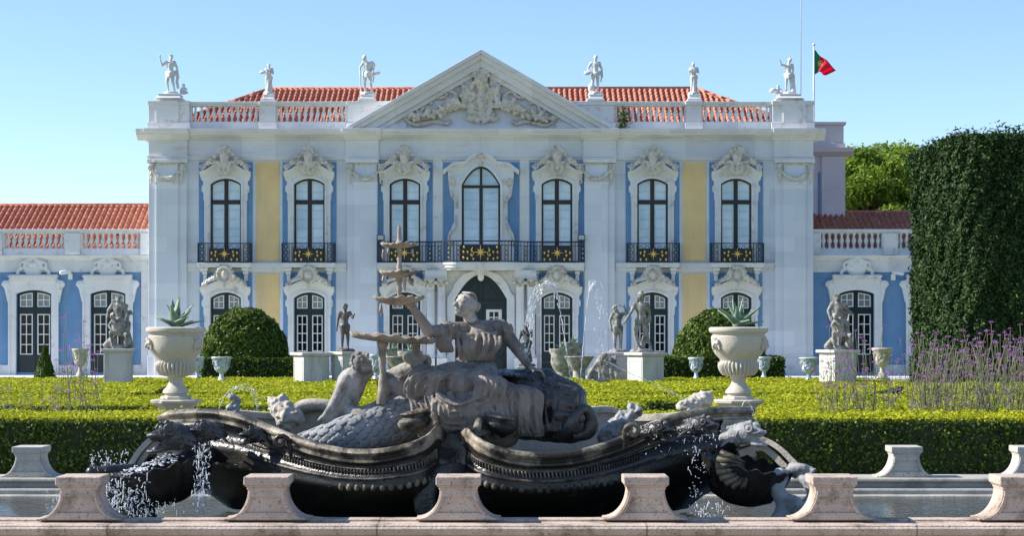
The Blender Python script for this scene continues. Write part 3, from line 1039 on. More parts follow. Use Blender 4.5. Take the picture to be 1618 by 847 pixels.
def wood_frame(hw, z0, zs, zc, zt, sill, mull=0.085, fr=0.075, lower_panel=None, nrow=0, white=True, tr=0.09):
    """dark painted frame: outer, mullion, transom; returns (dark, white lights, panes) meshes"""
    dark = MB()
    ih = arch_poly(hw - fr, z0 + fr, zs, zc - fr)
    bot = z0 + fr if lower_panel is None else lower_panel
    def half(s_, a, b, arch):
        x0, x1 = mull, hw - fr
        if not arch:
            q = rect(x0, x1, a, b)
        else:
            top = [(x, z - fr) for x, z in arc_pts(hw, zs, zc) if x0 + .03 < x < x1 - .03]
            R_ = (hw * hw + (zc - zs) ** 2) / (2 * (zc - zs))
            f_ = lambda x: zc - R_ + math.sqrt(max(0, R_ * R_ - x * x)) - fr
            q = [(x0, a), (x1, a), (x1, f_(x1))] + top + [(x0, f_(x0))]
        return q if s_ > 0 else [(-x, z) for x, z in q][::-1]
    lights = [(half(s_, bot, zt - tr, False), 0) for s_ in (-1, 1)] + [(half(s_, zt + tr, zc, True), 1) for s_ in (-1, 1)]
    outer = arch_poly(hw + .03, z0, zs + .02, zc + .03)
    dark.merge(plate(outer, [q for q, _ in lights], 0.12, 0.20, 0.008))
    dark.box(-0.028, 0.028, 0.09, 0.121, z0 + .02, zc - .05)
    dark.box(-hw, hw, 0.085, 0.121, zt - .035, zt + .035)
    wt, lo, hi = MB(), MB(), MB()
    b = 0.042 if nrow else 0.03
    for q, top in lights:
        xs = [p[0] for p in q]; zs_ = [p[1] for p in q]
        x0, x1, za_, zb_ = min(xs), max(xs), min(zs_), max(zs_)
        if white:
            cx, cz = (x0 + x1) / 2, (za_ + zb_) / 2
            kx, kz = 1 - 2 * b / (x1 - x0), 1 - 2 * b / (zb_ - za_)
            inner = [(cx + (x - cx) * kx, cz + (z - cz) * kz) for x, z in q]
            wt.merge(plate(q, [inner], 0.135, 0.175))
            if nrow:
                wt.box(cx - .017, cx + .017, 0.14, 0.17, za_ + b, zb_ - b - (.03 if top else 0))
                rows = 2 if top else nrow
                for k in range(1, rows):
                    zz = za_ + (zb_ - za_) * k / rows
                    wt.box(x0 + b, x1 - b, 0.143, 0.168, zz - .017, zz + .017)
        (hi if top else lo).merge(plate(q, [], 0.178, 0.186))
    return dark, wt, lo, hi

def window(px_kind):
    if px_kind == 'upper':
        z0, zs, zc, zt, zl, zh, wl = Z(414), Z(291), Z(282), Z(319), Z(275), Z(259), 0.99
        d, wt, lo, hi = wood_frame(OPH, z0, zs, zc, zt, 0, nrow=0)
        s_, h, c = surround(OPH, z0, zs, zc, .23, zl, zh, wl, Z(287)), hood(wl, zl, zh), crest_upper(zl, zh, Z(233))
    else:
        z0, zs, zc, zt, zl, zh, wl = Z(588), Z(471), Z(462), Z(493), Z(457), Z(446), 0.99
        d, wt, lo, hi = wood_frame(OPH, z0, zs, zc, zt, 0, lower_panel=Z(556), nrow=4, fr=.10, mull=.09, tr=.13)
        s_, h, c = surround(OPH, z0, zs, zc, .23, zl, zh, wl, Z(468)), hood(wl, zl, zh), crest_lower(zl, zh)
    o = d.build('window', 'green', PAL)
    wt.build('glazing_bar', 'white', o)
    if px_kind == 'upper':
        lo.merge(hi); lo.build('pane', 'blind', o)
    else:
        lo.build('pane', 'darkglass', o); hi.build('fanlight_pane', 'greyglass', o)
    s_.build('surround', 'trim', o)
    h.build('hood', 'trim', o)
    link_mesh(c, 'crest', 'carved', o, True, (0, -.15, .03))
    if px_kind != 'upper':
        for q in (-1, 1):
            k = MB()
            k.box(q * .80 - .14, q * .80 + .14, -0.34, 0.003, Z(428), Z(423.5))
            k.box(q * .80 - .10, q * .80 + .10, -0.26, 0.002, Z(434), Z(428))
            k.box(q * .80 - .07, q * .80 + .07, -0.17, 0.001, Z(444), Z(434))
            k.build('bracket', 'trim', o, bevel=.02)
    return o
for kind in ('upper', 'lower'):
    w0 = window(kind)
    for i, px in enumerate(UPX):
        if i == 0:
            w0.location = (X(px), 0, 0)
        else:
            copy_tree(w0, PAL, (X(px), 0, 0))

# the middle window: bell arched, with a tall stepped hood
def middle_window():
    hw, z0, zs, zc = 0.76, Z(414), Z(292), Z(263)
    d, wt, pane = MB(), MB(), MB()
    out = ogee_arch(hw + .02, z0, zs, zc + .02)
    zt = Z(294)
    halves = []
    for s_ in (-1, 1):
        q = rect(.07, hw - .08, z0 + .1, zt - .07)
        halves.append(q if s_ > 0 else [(-a, b) for a, b in q][::-1])
        full = ogee_arch(hw - .07, zt + .05, zs + .02, zc - .07)
        q = [(a, b) for a, b in full if a > .05]
        q = [(.05, zt + .05)] + q + [(.05, zc - .085)]
        q = list(dict.fromkeys(q))
        halves.append(q if s_ > 0 else [(-a, b) for a, b in q][::-1])
    d.merge(plate(out, halves, 0.12, 0.2, .006))
    d.box(-.03, .03, .09, .121, z0, zc - .03)
    d.box(-hw, hw, .085, .121, zt - .04, zt + .04)
    for q in halves:
        xs = [p[0] for p in q]; zz = [p[1] for p in q]
        cx, cz = (min(xs) + max(xs)) / 2, (min(zz) + max(zz)) / 2
        kx, kz = 1 - .06 / (max(xs) - min(xs)), 1 - .06 / (max(zz) - min(zz))
        wt.merge(plate(q, [[(cx + (a - cx) * kx, cz + (b - cz) * kz) for a, b in q]], .135, .175))
        pane.merge(plate(q, [], .178, .186))
    o = d.build('window', 'green', PAL)
    wt.build('glazing_bar', 'white', o)
    pane.build('pane', 'blind', o)
    ow = 1.02
    right = [(1.30, z0), (1.32, Z(395)), (1.22, Z(380)), (1.20, Z(364)), (1.05, Z(350)), (1.05, Z(318)), (1.20, Z(310)), (1.27, Z(290)), (1.30, Z(276)), (1.30, Z(268))]
    top = [(1.0, Z(258)), (.62, Z(258)), (.42, Z(249)), (.16, Z(244)), (0, Z(241))]
    outer = right + top + [(-a, b) for a, b in (right + top)[::-1]][1:]
    inner = ogee_arch(hw, z0, zs, zc)
    poly = outer + [(-hw, z0)] + [p for p in inner[::-1] if p[1] > z0 + .01] + [(hw, z0)]
    s_ = plate(poly, [], -.17, .003, .02)
    ring = ogee_arch(hw + .10, z0 + .002, zs + .05, zc + .11)
    poly = ring[:-1] + [(-hw - .10, z0 + .002), (-hw - .002, z0 + .002)] + [p for p in ogee_arch(hw + .002, z0 + .002, zs, zc + .002)[::-1] if p[1] > z0 + .01] + [(hw + .002, z0 + .002)]
    s_.merge(plate(poly, [], -.22, -.168, .012))
    s_.build('surround', 'trim', o)
    h = MB()
    path = [(-1.50, Z(271)), (-1.32, Z(266)), (-1.12, Z(259.5)), (-.82, Z(258)), (-.62, Z(257)), (-.44, Z(249)), (-.24, Z(244.5)), (0, Z(240))]
    path = path + [(-a, b) for a, b in path[::-1]][1:]
    for dz, yy, r in ((0.0, -.34, .07), (-.09, -.27, .05)):
        n = len(path)
        for i in range(n - 1):
            (xa, z_a), (xb, z_b) = path[i], path[i + 1]
            h.prism([(xa, z_a + dz - r), (xb, z_b + dz - r), (xb, z_b + dz + r * .6), (xa, z_a + dz + r * .6)], yy + .0005 * i, .002)
    h.build('hood', 'trim', o)
    for q in (-1, 1):
        c = MB()
        for k in range(18):
            a = k * .5
            r = .19 - k * .009
            c.ell((q * (1.13 + math.cos(a) * r * .6), -.22, Z(290) + math.sin(a) * r), .05, n=7, m=5)
        c.tube(spline([(q * 1.18, -.2, Z(300)), (q * 1.12, -.22, Z(312)), (q * 1.0, -.2, Z(316)), (q * .96, -.2, Z(330))], 5), .055, 7)
        c.tube(spline([(q * 1.02, -.18, Z(340)), (q * 1.02, -.2, Z(360)), (q * 1.22, -.2, Z(368)), (q * 1.28, -.2, Z(382)), (q * 1.16, -.2, Z(388)), (q * 1.10, -.2, Z(380))], 5), .05, 7)
        link_mesh(sculpt(c, .02, 1), 'scroll', 'carved', o, True)
    c = MB()
    c.ell((0, -.3, Z(246)), (.12, .1, .13)); c.ell((0, -.22, Z(259)), (.07, .08, .12))
    link_mesh(sculpt(c, .02, 1), 'crest', 'carved', o, True)
middle_window()

# ------------------------------------------------------------------ balconies
def star(m, x, z, r, y, n=8):
    pts = []
    for i in range(2 * n):
        a = PI * i / n
        rr = (r if i % 4 == 0 else r * .62) if i % 2 == 0 else r * .22
        pts.append((x + rr * math.sin(a), z + rr * math.cos(a)))
    m.prism(pts[::-1], y - .025, y)
def balcony(px):
    o = MB()
    hw = 1.06
    o.box(-hw, hw, -.46, .002, Z(419), Z(416))
    o.box(-hw + .04, hw - .04, -.42, .001, Z(423), Z(419))
    b = o.build('balcony', 'trim', PAL, bevel=.015)
    m = MB(); g_ = MB()
    y = -.42
    zb_, zt_ = Z(415.5), Z(384.5)
    m.box(-hw + .01, hw - .01, y - .02, y + .02, zt_ - .035, zt_)
    m.box(-hw + .01, hw - .01, y - .012, y + .012, zb_ + .02, zb_ + .05)
    for s_ in (-1, 1):
        m.box(s_ * (hw - .03) - .022, s_ * (hw - .03) + .022, y - .02, y + .02, zb_, zt_)
        m.box(s_ * (hw - .025) - .012, s_ * (hw - .025) + .012, y, 0, zt_ - .03, zt_)
        m.box(s_ * (hw - .025) - .012, s_ * (hw - .025) + .012, y, 0, zb_ + .02, zb_ + .05)
        for k in range(3):
            m.box(s_ * (hw - .025) - .01, s_ * (hw - .025) + .01, -.32 + .1 * k, -.30 + .1 * k, zb_, zt_)
        for x in (.64, .76, .99):
            m.box(s_ * x - .014, s_ * x + .014, y - .014, y + .014, zb_ + .04, zt_ - .03)
        for zz in np.linspace(zb_ + .14, zt_ - .14, 3):
            m.tube([(s_ * .875 + .075 * math.cos(a), y, zz + .075 * math.sin(a)) for a in np.linspace(0, 2 * PI, 11)[:-1]], .014, 5, closed=True)
            MB().ell((s_ * .875, y - .02, zz), .03, n=6, m=4).build('gilt_stud', 'gold', b)
    zp = zt_ - .22
    pl = rect(-.60, .60, zb_ + .03, zp)
    m.merge(plate(pl, [], y - .006, y + .010))
    for x in np.linspace(-.5, .5, 5):
        m.tube([(x + .09 * math.cos(a), y, zp + .09 * math.sin(a)) for a in np.linspace(0, 2 * PI, 11)[:-1]], .014, 5, closed=True)
    star(g_, 0, (zb_ + zp) / 2 + .06, .25, y - .012)
    for s_ in (-1, 1):
        for x, z in ((.34, .40), (.36, .26), (.28, .10), (.50, .10), (.5, .36)):
            q = MB().prism([(s_ * x - .045, zb_ + z + .035), (s_ * x, zb_ + z - .05), (s_ * x + .045, zb_ + z + .035)], y - .03, y - .008)
            q.ell((s_ * x, y - .02, zb_ + z + .045), (.03, .015, .03), n=6, m=4)
            q.build('gilt_stud', 'gold', b)
    m.build('railing', 'iron', b)
    g_.build('gilt_star', 'gold', b)
    b.location = (X(px), 0, 0)
    return b
b0 = balcony(357)
for px in (489, 1031, 1163):
    copy_tree(b0, PAL, (X(px), 0, 0))

def long_balcony():
    """runs across the three middle bays and bows out over the portal"""
    hw = X(923)
    def fy(x):
        a = abs(x)
        return -.46 - .75 * (0.5 + 0.5 * math.cos(PI * min(1, max(0, a - .9) / 1.15))) * (1 if a < 2.05 else 0)
    xs = np.linspace(-hw, hw, 82)
    o = MB()
    for (g0, za_, zb_) in ((0, Z(419.5), Z(416)), (.05, Z(424), Z(419.4)), (.14, Z(428), Z(423.9))):
        n = len(xs)
        fr = [(x * (1 - g0 * .01), fy(x) + g0) for x in xs]
        v = [(x, y, za_) for x, y in fr] + [(x, y, zb_) for x, y in fr] + [(x, .002, za_) for x, y in fr] + [(x, .002, zb_) for x, y in fr]
        f = []
        for i in range(n - 1):
            f += [(i, i + 1, n + i + 1, n + i), (n + i, n + i + 1, 3 * n + i + 1, 3 * n + i), (i + 1, i, 2 * n + i, 2 * n + i + 1)]
        f += [(0, n, 3 * n, 2 * n), (n - 1, 3 * n - 1, 4 * n - 1, 2 * n - 1)]
        o.add(v, f)
    b = o.build('balcony', 'trim', PAL)
    m, g_ = MB(), MB()
    zb_, zt_ = Z(415.5), Z(383)
    P = lambda x, z: (x, fy(x) + .04, z)
    for z, r in ((zt_, .026), (zb_ + .04, .018), (zt_ - .16, .012)):
        m.tube([P(x, z) for x in xs], r, 6)
    def solid(x0, x1, z1):
        q = np.linspace(x0, x1, 12)
        m.grid([[P(x, zb_ + .03) for x in q], [P(x, z1) for x in q]])
        m.grid([[(a, b + .01, c) for a, b, c in (P(x, z1) for x in q)], [(a, b + .01, c) for a, b, c in (P(x, zb_ + .03) for x in q)]])
    for cx, w_ in ((X(640), .60), (0, .80), (X(880), .60)):
        solid(cx - w_, cx + w_, zt_ - .14)
        yy = fy(cx) + .02
        q = MB(); star(q, cx, (zb_ + zt_) / 2 - .03, .27 if cx else .33, yy); q.build('gilt_star', 'gold', b)
        for s_ in (-1, 1):
            for x, z in ((.34, .42), (.36, .26), (.28, .10), (.50, .10), (.5, .36)) + (((.66, .14), (.66, .36), (.64, .55)) if not cx else ()):
                p_ = cx + s_ * x
                yv = fy(p_) + .03
                q = MB().prism([(p_ - .045, zb_ + z + .035), (p_, zb_ + z - .05), (p_ + .045, zb_ + z + .035)], yv - .03, yv - .008)
                q.ell((p_, yv - .02, zb_ + z + .045), (.03, .015, .03), n=6, m=4)
                q.build('gilt_stud', 'gold', b)
        if not cx:
            for s_ in (-1, 1):
                MB().tube(spline([(s_ * .30, yy - .02, zb_ + .56), (s_ * .36, yy - .02, zb_ + .46), (s_ * .27, yy - .02, zb_ + .34), (s_ * .33, yy - .02, zb_ + .22), (s_ * .4, yy - .02, zb_ + .27)], 5), .016, 5).build('gilt_scroll', 'gold', b)
    x = -hw + .03
    k = 0
    while x < hw:
        inside = any(abs(x - cx) < w_ for cx, w_ in ((X(640), .62), (0, .82), (X(880), .62)))
        if not inside:
            a, b2 = P(x, zb_), P(x, zt_)
            m.tube([a, b2], .014 if k % 6 else .026, 5)
            if k % 3 == 1:
                for zz in (zb_ + .18, zb_ + .36, zb_ + .54):
                    c = P(x + .05, zz)
                    m.tube([(c[0] + .07 * math.cos(a_), c[1], c[2] + .08 * math.sin(a_)) for a_ in np.linspace(0, 2 * PI, 10)[:-1]], .013, 5, closed=True)
                    if (k // 3) % 2:
                        MB().ell((c[0], c[1] - .02, c[2]), .038, n=6, m=4).build('gilt_stud', 'gold', b)
        x += .125
        k += 1
    for s_ in (-1, 1):
        m.tube([(s_ * (hw - .01), -.42, zt_), (s_ * (hw - .01), 0, zt_)], .02, 6)
        for q in range(4):
            m.tube([(s_ * (hw - .01), -.4 + .1 * q, zb_), (s_ * (hw - .01), -.4 + .1 * q, zt_)], .012, 5)
    m.build('railing', 'iron', b, True, auto=40)
    return b
long_balcony()

# floodlights fixed on the two ends of the long balcony
for px, lab in ((603, 'small floodlight box on the left end of the long balcony railing'), (918, 'small floodlight box on the right end of the long balcony railing')):
    t_ = thing('floodlight', lab, 'floodlight', (PAL.location.x + X(px), FD - .50, Z(383)), 'floodlights on the long balcony')
    o = MB(); o.box(-.15, .15, -.07, .10, .05, .28); o.box(-.02, .02, -.01, .03, 0, .05); o.build('housing', 'iron', t_, bevel=.02)
    o = MB(); o.box(-.115, .115, -.085, -.068, .08, .25); o.build('lens', 'lamp', t_)

# ------------------------------------------------------------------ portal
def portal():
    d = MB()
    zs, zc = Z(473), Z(434)
    zt = Z(478)
    d.merge(plate(ogee_arch(1.04, -0.05, zs, zc + .03), [], .30, .36))
    d.box(-1.0, 1.0, .22, .30, zt - .07, zt + .07)
    d.box(-.05, .05, .23, .30, 0, zt)
    d.box(-.05, .05, .25, .30, zt, zc - .1)
    for s_ in (-1, 1):
        for a, b, z0, z1 in ((.12, .9, .15, .75), (.12, .9, .85, 1.0)):
            xa, xb = sorted((s_ * a, s_ * b))
            d.box(xa, xb, .26, .30, z0, z1)
        q = [(s_ * .12, zt + .15), (s_ * .75, zt + .15), (s_ * .4, zc - .45), (s_ * .12, zc - .25)]
        d.prism(q if s_ > 0 else q[::-1], .27, .30)
    o = d.build('door', 'green', PAL, bevel=.012)
    wt, pn = MB(), MB()
    for s_ in (1, -1):
        x0, x1 = sorted((s_ * .20, s_ * .82))
        z0, z1 = Z(540), Z(489)
        if s_ > 0:
            wt.merge(plate(rect(x0, x1, z0, z1), [rect(x0 + .13, x1 - .13, z0 + .10, z1 - .10)], .25, .285))
            wt.box((x0 + x1) / 2 - .02, (x0 + x1) / 2 + .02, .255, .28, z0, z1)
            for k in (1, 2, 3):
                zz = z0 + (z1 - z0) * k / 4
                wt.box(x0, x1, .257, .278, zz - .02, zz + .02)
            pn.box(x0 + .05, x1 - .05, .287, .292, z0 + .05, z1 - .05)
    wt.build('glazing_bar', 'white', o)
    pn.build('pane', 'darkglass', o)
    a = MB()
    inner = ogee_arch(1.02, -.05, zs, zc)
    outer = [(1.34, -.05), (1.34, Z(470)), (1.20, Z(462)), (1.02, Z(447)), (.72, Z(434)), (.30, Z(428)), (0, Z(426.5))]
    outer = outer + [(-x, z) for x, z in outer[::-1]][1:]
    poly = outer + [p for p in inner[::-1]]
    a.merge(plate(poly, [], -.28, .003, .025))
    o2 = [(1.56, -.05), (1.56, Z(430)), (-1.56, Z(430)), (-1.56, -.05)]
    i2 = [(x * 1.003, z + .003) for x, z in outer]
    a.merge(plate([(1.56, -.05), (1.56, Z(428.5)), (-1.56, Z(428.5)), (-1.56, -.05)] + [(x, z) for x, z in i2[::-1]], [], -.16, .004))
    a.cap((0, -.36, Z(440)), (0, -.40, Z(427)), .12, .15)
    a.ell((0, -.45, Z(436)), .11)
    a.build('door_surround', 'trim', PAL)
    for s_ in (-1, 1):
        for px, r in ((822, .17), (838.5, .17)):
            x = X(px) * s_ - (0 if px > 830 else .0)
            c = MB()
            c.lathe([(r * 1.25, Z(566)), (r * 1.25, Z(563)), (r * 1.1, Z(561)), (r, Z(558)), (r * 1.0, Z(510)), (r * .88, Z(456)), (r * 1.02, Z(455)), (r * .95, Z(453))], (x, -.42, 0), 16)
            c.box(x - .24, x + .24, -.66, -.10, -.1, Z(566))
            q = c.build('column', 'trim', PAL, True, auto=35)
            k = MB()
            k.lathe([(r * .9, Z(453)), (r * 1.0, Z(450)), (r * 1.35, Z(445)), (r * 1.4, Z(444))], (x, -.42, 0), 16)
            k.box(x - .26, x + .26, -.68, -.10, Z(444), Z(441.5))
            for w_ in (-1, 1):
                k.ell((x + w_ * .22, -.62, Z(447)), (.085, .09, .085), n=8, m=6)
                k.ell((x + w_ * .1, -.62, Z(451)), (.06, .06, .10), n=8, m=6)
            k.build('capital', 'carved', q, True, auto=35)
            k = MB()
            k.box(x - .22, x + .22, -.62, .001, Z(441.5), Z(428))
            k.build('entablature_block', 'trim', q, bevel=.012)
portal()
st = MB()
st.box(-3.2, 3.2, -1.6, -.3, -.1, .05); st.box(-2.9, 2.9, -1.2, -.3, .05, .13)
st.build('doorstep', 'trim', PAL, bevel=.01)
# ------------------------------------------------------------------ side wings and the taller block behind
def wing(name, label, px0, px1, wins, end_px, baldef, ridge_z, die_px):
    """low wing, local frame like the palace's: same x axis, facade plane at y = 0"""
    R = thing(name, label, 'palace wing', (PAL.location.x, FD + 0.55, 0))
    x0, x1 = X(px0), X(px1)
    hole = lambda px: arch_poly(0.70, Z(589), Z(464), Z(458), x=X(px))
    plate(rect(x0, x1, -.1, Z(405)), [hole(p) for p in wins], 0, .4).merge(MB().box(x0, x1, .41, 7, -.1, Z(405) - .02)).build('wall', 'blue', R)
    segs = [x0]
    for p in sorted(wins):
        segs += [X(p) - .98, X(p) + .98]
    segs.append(x1)
    for i in range(0, len(segs), 2):
        if segs[i + 1] > segs[i]:
            MB().box(segs[i], segs[i + 1], -.06, .002, -.1, Z(577)).build('plinth', 'trim', R, bevel=.015)
    t_ = MB()
    t_.box(x0, x1, -.07, .002, Z(429.5), Z(411))
    t_.merge(mould(x0, x1, [(0.07, Z(411)), (.12, Z(410.5)), (.15, Z(408)), (.24, Z(407)), (.28, Z(404)), (.30, Z(403))]))
    t_.box(x0, x1, .0025, .6, Z(406), Z(403))
    t_.build('cornice', 'trim', R, bevel=.01)
    for a, b in end_px:
        t_ = MB(); t_.box(X(a), X(b), -.05, .003, Z(577), Z(429)); t_.build('corner_strip', 'trim', R)
    # balustrade
    m = MB()
    m.box(x0, x1, .0, .34, Z(402.8), Z(391.5))
    m.box(x0, x1, -.05, .38, Z(367), Z(365))
    m.box(x0, x1, -.09, .42, Z(365) + .001, Z(361))
    xs = [x0]
    for a, b, n in baldef:
        xs += [X(a), X(b)]
    xs.append(x1)
    for i in range(0, len(xs), 2):
        m.box(xs[i], xs[i + 1], -.03, .32, Z(391.5), Z(367))
    for a, b in die_px:
        m.box(X(a), X(b), -.10, -.031, Z(402), Z(367.2))
    bl = m.build('balustrade', 'trim', R, bevel=.012)
    for a, b, n in baldef:
        for i in range(n):
            link_mesh(BALW, 'baluster', 'trim', bl, True, (X(a) + (X(b) - X(a)) * (i + .5) / n, .16, Z(391.5)))
    tl = tiles(x0, x1, .75, Z(398), 4.7, ridge_z, .235, .38, 0, 0, .066)
    bk = tiles(x0, x1, .75, Z(398), 4.7, ridge_z, .47, .76, 0, 0, .05)
    bk.v = [(v[0], 9.4 - v[1], v[2]) for v in bk.v]
    tl.merge(bk)
    rf = tl.build('roof', 'tile', R, True, auto=50)
    MB().tube([(x0, 4.7, ridge_z + .01), (x1, 4.7, ridge_z + .01)], .10, 8).build('ridge_tile', 'tile', rf, True)
    # french windows with volute surrounds
    hw, z0, zs, zc, zt = .70, Z(589), Z(464), Z(458), Z(490.5)
    for i, px in enumerate(sorted(wins)):
        if i == 0:
            d, wt, lo, hi = wood_frame(hw, z0, zs, zc, zt, 0, lower_panel=Z(561), nrow=4, fr=.10, mull=.09, tr=.14)
            o = d.build('window', 'green', R)
            wt.build('glazing_bar', 'white', o)
            lo.build('pane', 'darkglass', o); hi.build('fanlight_pane', 'greyglass', o)
            right = [(.98, -.1), (.98, Z(575)), (.95, Z(560)), (.95, Z(500)), (1.0, Z(470)), (1.06, Z(456)), (1.06, Z(444)), (.95, Z(440)), (.95, Z(433))]
            outer = right + [(-a, b) for a, b in right[::-1]]
            poly = outer + [(-hw, -.1)] + arc_pts(hw, zs, zc)[::-1] + [(hw, -.1)]
            s_ = plate(poly, [], -.13, .003, .018)
            for q in (-1, 1):
                xa, xb = sorted((q * .93, q * 1.0))
                s_.box(xa, xb, -.17, -.128, 0.0, Z(462))
            s_.build('surround', 'trim', o)
            h = MB()
            h.box(-.98, .98, -.30, .002, Z(438), Z(434.5))
            h.box(-.94, .94, -.24, .001, Z(441), Z(438))
            h.box(-.90, .90, -.19, .0, Z(446), Z(441))
            h.build('hood', 'trim', o, bevel=.015)
            c = MB()
            for q in (-1, 1):
                for k in range(16):
                    a = k * .55
                    r = .145 - k * .008
                    c.ell((q * (1.08 + math.cos(a) * r), -.15, Z(449) + math.sin(a) * r), .05, n=7, m=5)
                c.ell((q * 1.08, -.12, Z(449)), (.17, .09, .17))
                c.cap((q * 1.06, -.1, Z(453)), (q * .99, -.08, Z(476)), .11, .06)
                c.tube(spline([(q * .62, -.12, Z(434)), (q * .58, -.14, Z(427)), (q * .36, -.16, Z(421)), (q * .30, -.16, Z(412)), (q * .12, -.16, Z(409))], 5), .075, 7)
                c.tube(spline([(q * .15, -.18, Z(414)), (q * .42, -.18, Z(413)), (q * .52, -.18, Z(419)), (q * .44, -.18, Z(424))], 5), .055, 7)
            c.ell((0, -.1, Z(424)), (.42, .12, .30))
            c.ell((0, -.17, Z(416)), (.16, .1, .16))
            for k in range(5):
                a = -1 + .5 * k
                c.cap((0, -.14, Z(414)), (.2 * math.sin(a), -.2, Z(414) + .2 * math.cos(a)), .05, .06, 7)
            link_mesh(sculpt(c, .022, 1), 'crest', 'trim', o, True)
            o.location = (X(px), 0, 0)
            first = o
        else:
            copy_tree(first, R, (X(px), 0, 0))
    return R
BALW = baluster_mesh(Z(367) - Z(391.5), 0.095)
WL = wing('palace_wing', 'low blue wing with sunlit tile roof joining the left side of the palace', -190, 235, [48.5, 166.5, -69.5], [(219, 234.9)],
          [(-124, -22, 10), (1, 96, 10), (124, 217, 10)], 7.15, [(98, 122), (-20, -2), (218, 234.8)])
WR = wing('palace_wing', 'low blue wing with shaded tile roof between the palace and tall dark hedge', 1284.5, 1740, [1357, 1475, 1593], [],
          [(1301, 1398, 10), (1424, 1521, 10), (1545, 1642, 10)], 6.85, [(1285, 1299), (1400, 1422), (1523, 1543)])
# dormer vent on the left roof
t_ = thing('roof_vent', 'small dark tiled vent low on the left wing roof', 'roof vent', (PAL.location.x + X(168), FD + 0.55 + 1.55, Z(398) + .42))
m = MB(); m.prism([(-.34, 0), (.34, 0), (.08, .32), (-.10, .32)], -.25, .5)
m.build('cover', 'tile', t_, bevel=.03)
m = MB(); m.box(-.10, .12, -.08, .3, .25, .42); m.build('cap', 'iron', t_, bevel=.03)

# wall fittings on the wings
def fitting(px, y, label, flip):
    t_ = thing('security_camera', label, 'camera', (PAL.location.x + X(px), FD + .55, Z(y)), 'cameras on the wing walls')
    MB().box(-.09, .09, -.14, .0, -.26, -.02).build('junction_box', 'white', t_, bevel=.02)
    m = MB(); m.cap((0, -.2, .06), (flip * .28, -.42, .0), .075, .085, 10); m.box(-.03, .03, -.2, 0, -.03, .04)
    m.build('camera_body', 'white', t_, True, auto=40)
fitting(107, 431, 'white security camera on the wall between the two left wing windows', -1)
fitting(1415, 432, 'white security camera on the wall of the right wing near the dark hedge', 1)

# taller block seen behind the right end
T = thing('tower_block', 'tall pinkish corner block rising behind the right wing roof', 'building', (PAL.location.x, FD + 5, 0))
tx0, tx1 = X(1278) * 80 / 75, X(1327) * 80 / 75 + .09
zz = lambda py: CH - (py - HY) * 80 / FPX
m = MB(); m.box(tx0, tx1, 0, 9, 0, zz(246)); m.build('wall', 'pink', T)
m = MB(); m.box(tx1 - .95, tx1 + .04, -.10, .002, 0, zz(247)); m.build('pilaster', 'pink', T)
m = MB(); m.box(X(1284) * 80 / 75 + .14, tx1 - 1.0, -.02, .001, 0, zz(272)); m.build('blue_panel', 'blue', T)
m = MB(); m.merge(mould(tx0 - .1, tx1 + .35, [(.05, zz(247)), (.12, zz(246)), (.25, zz(243)), (.38, zz(241)), (.42, zz(237)), (.45, zz(234))]))
m.box(tx1, tx1 + .34, .003, 9, zz(243), zz(234)); m.build('cornice', 'pink', T, bevel=.01)
m = MB(); m.box(tx0, tx1, .05, 8.9, zz(234), zz(197)); m.box(tx0 - .02, tx1 + .09, -.05, 9, zz(197), zz(192)); m.box(tx0, tx1 + .06, -.03, 8.95, zz(233.9), zz(226))
m.build('parapet', 'pink', T, bevel=.012)

# flag, its pole and the antenna mast
FP = W(1286, 70, 82)
fz0 = 9.5
t_ = thing('flagpole', 'pale flagpole rising behind the right corner of the roof', 'flagpole', (FP.x, FP.y, fz0))
m = MB(); m.tube([(0, 0, 0), (0, 0, FP.z - fz0)], [.05, .035], 8); m.build('pole', 'mast', t_, True)
m = MB(); m.ell((0, 0, FP.z - fz0), .07, n=8, m=6); m.build('finial', 'mast', t_, True)
AP = W(1265.5, 150, 79)
t_ = MB(); t_.tube([(0, 0, 0), (0, 0, 12)], [.022, .018], 6)
tag(t_.build('antenna_mast', 'mast', None, True, (AP.x, AP.y, 10.6)), 'very thin tall mast behind the last roof statue on the right', 'mast')

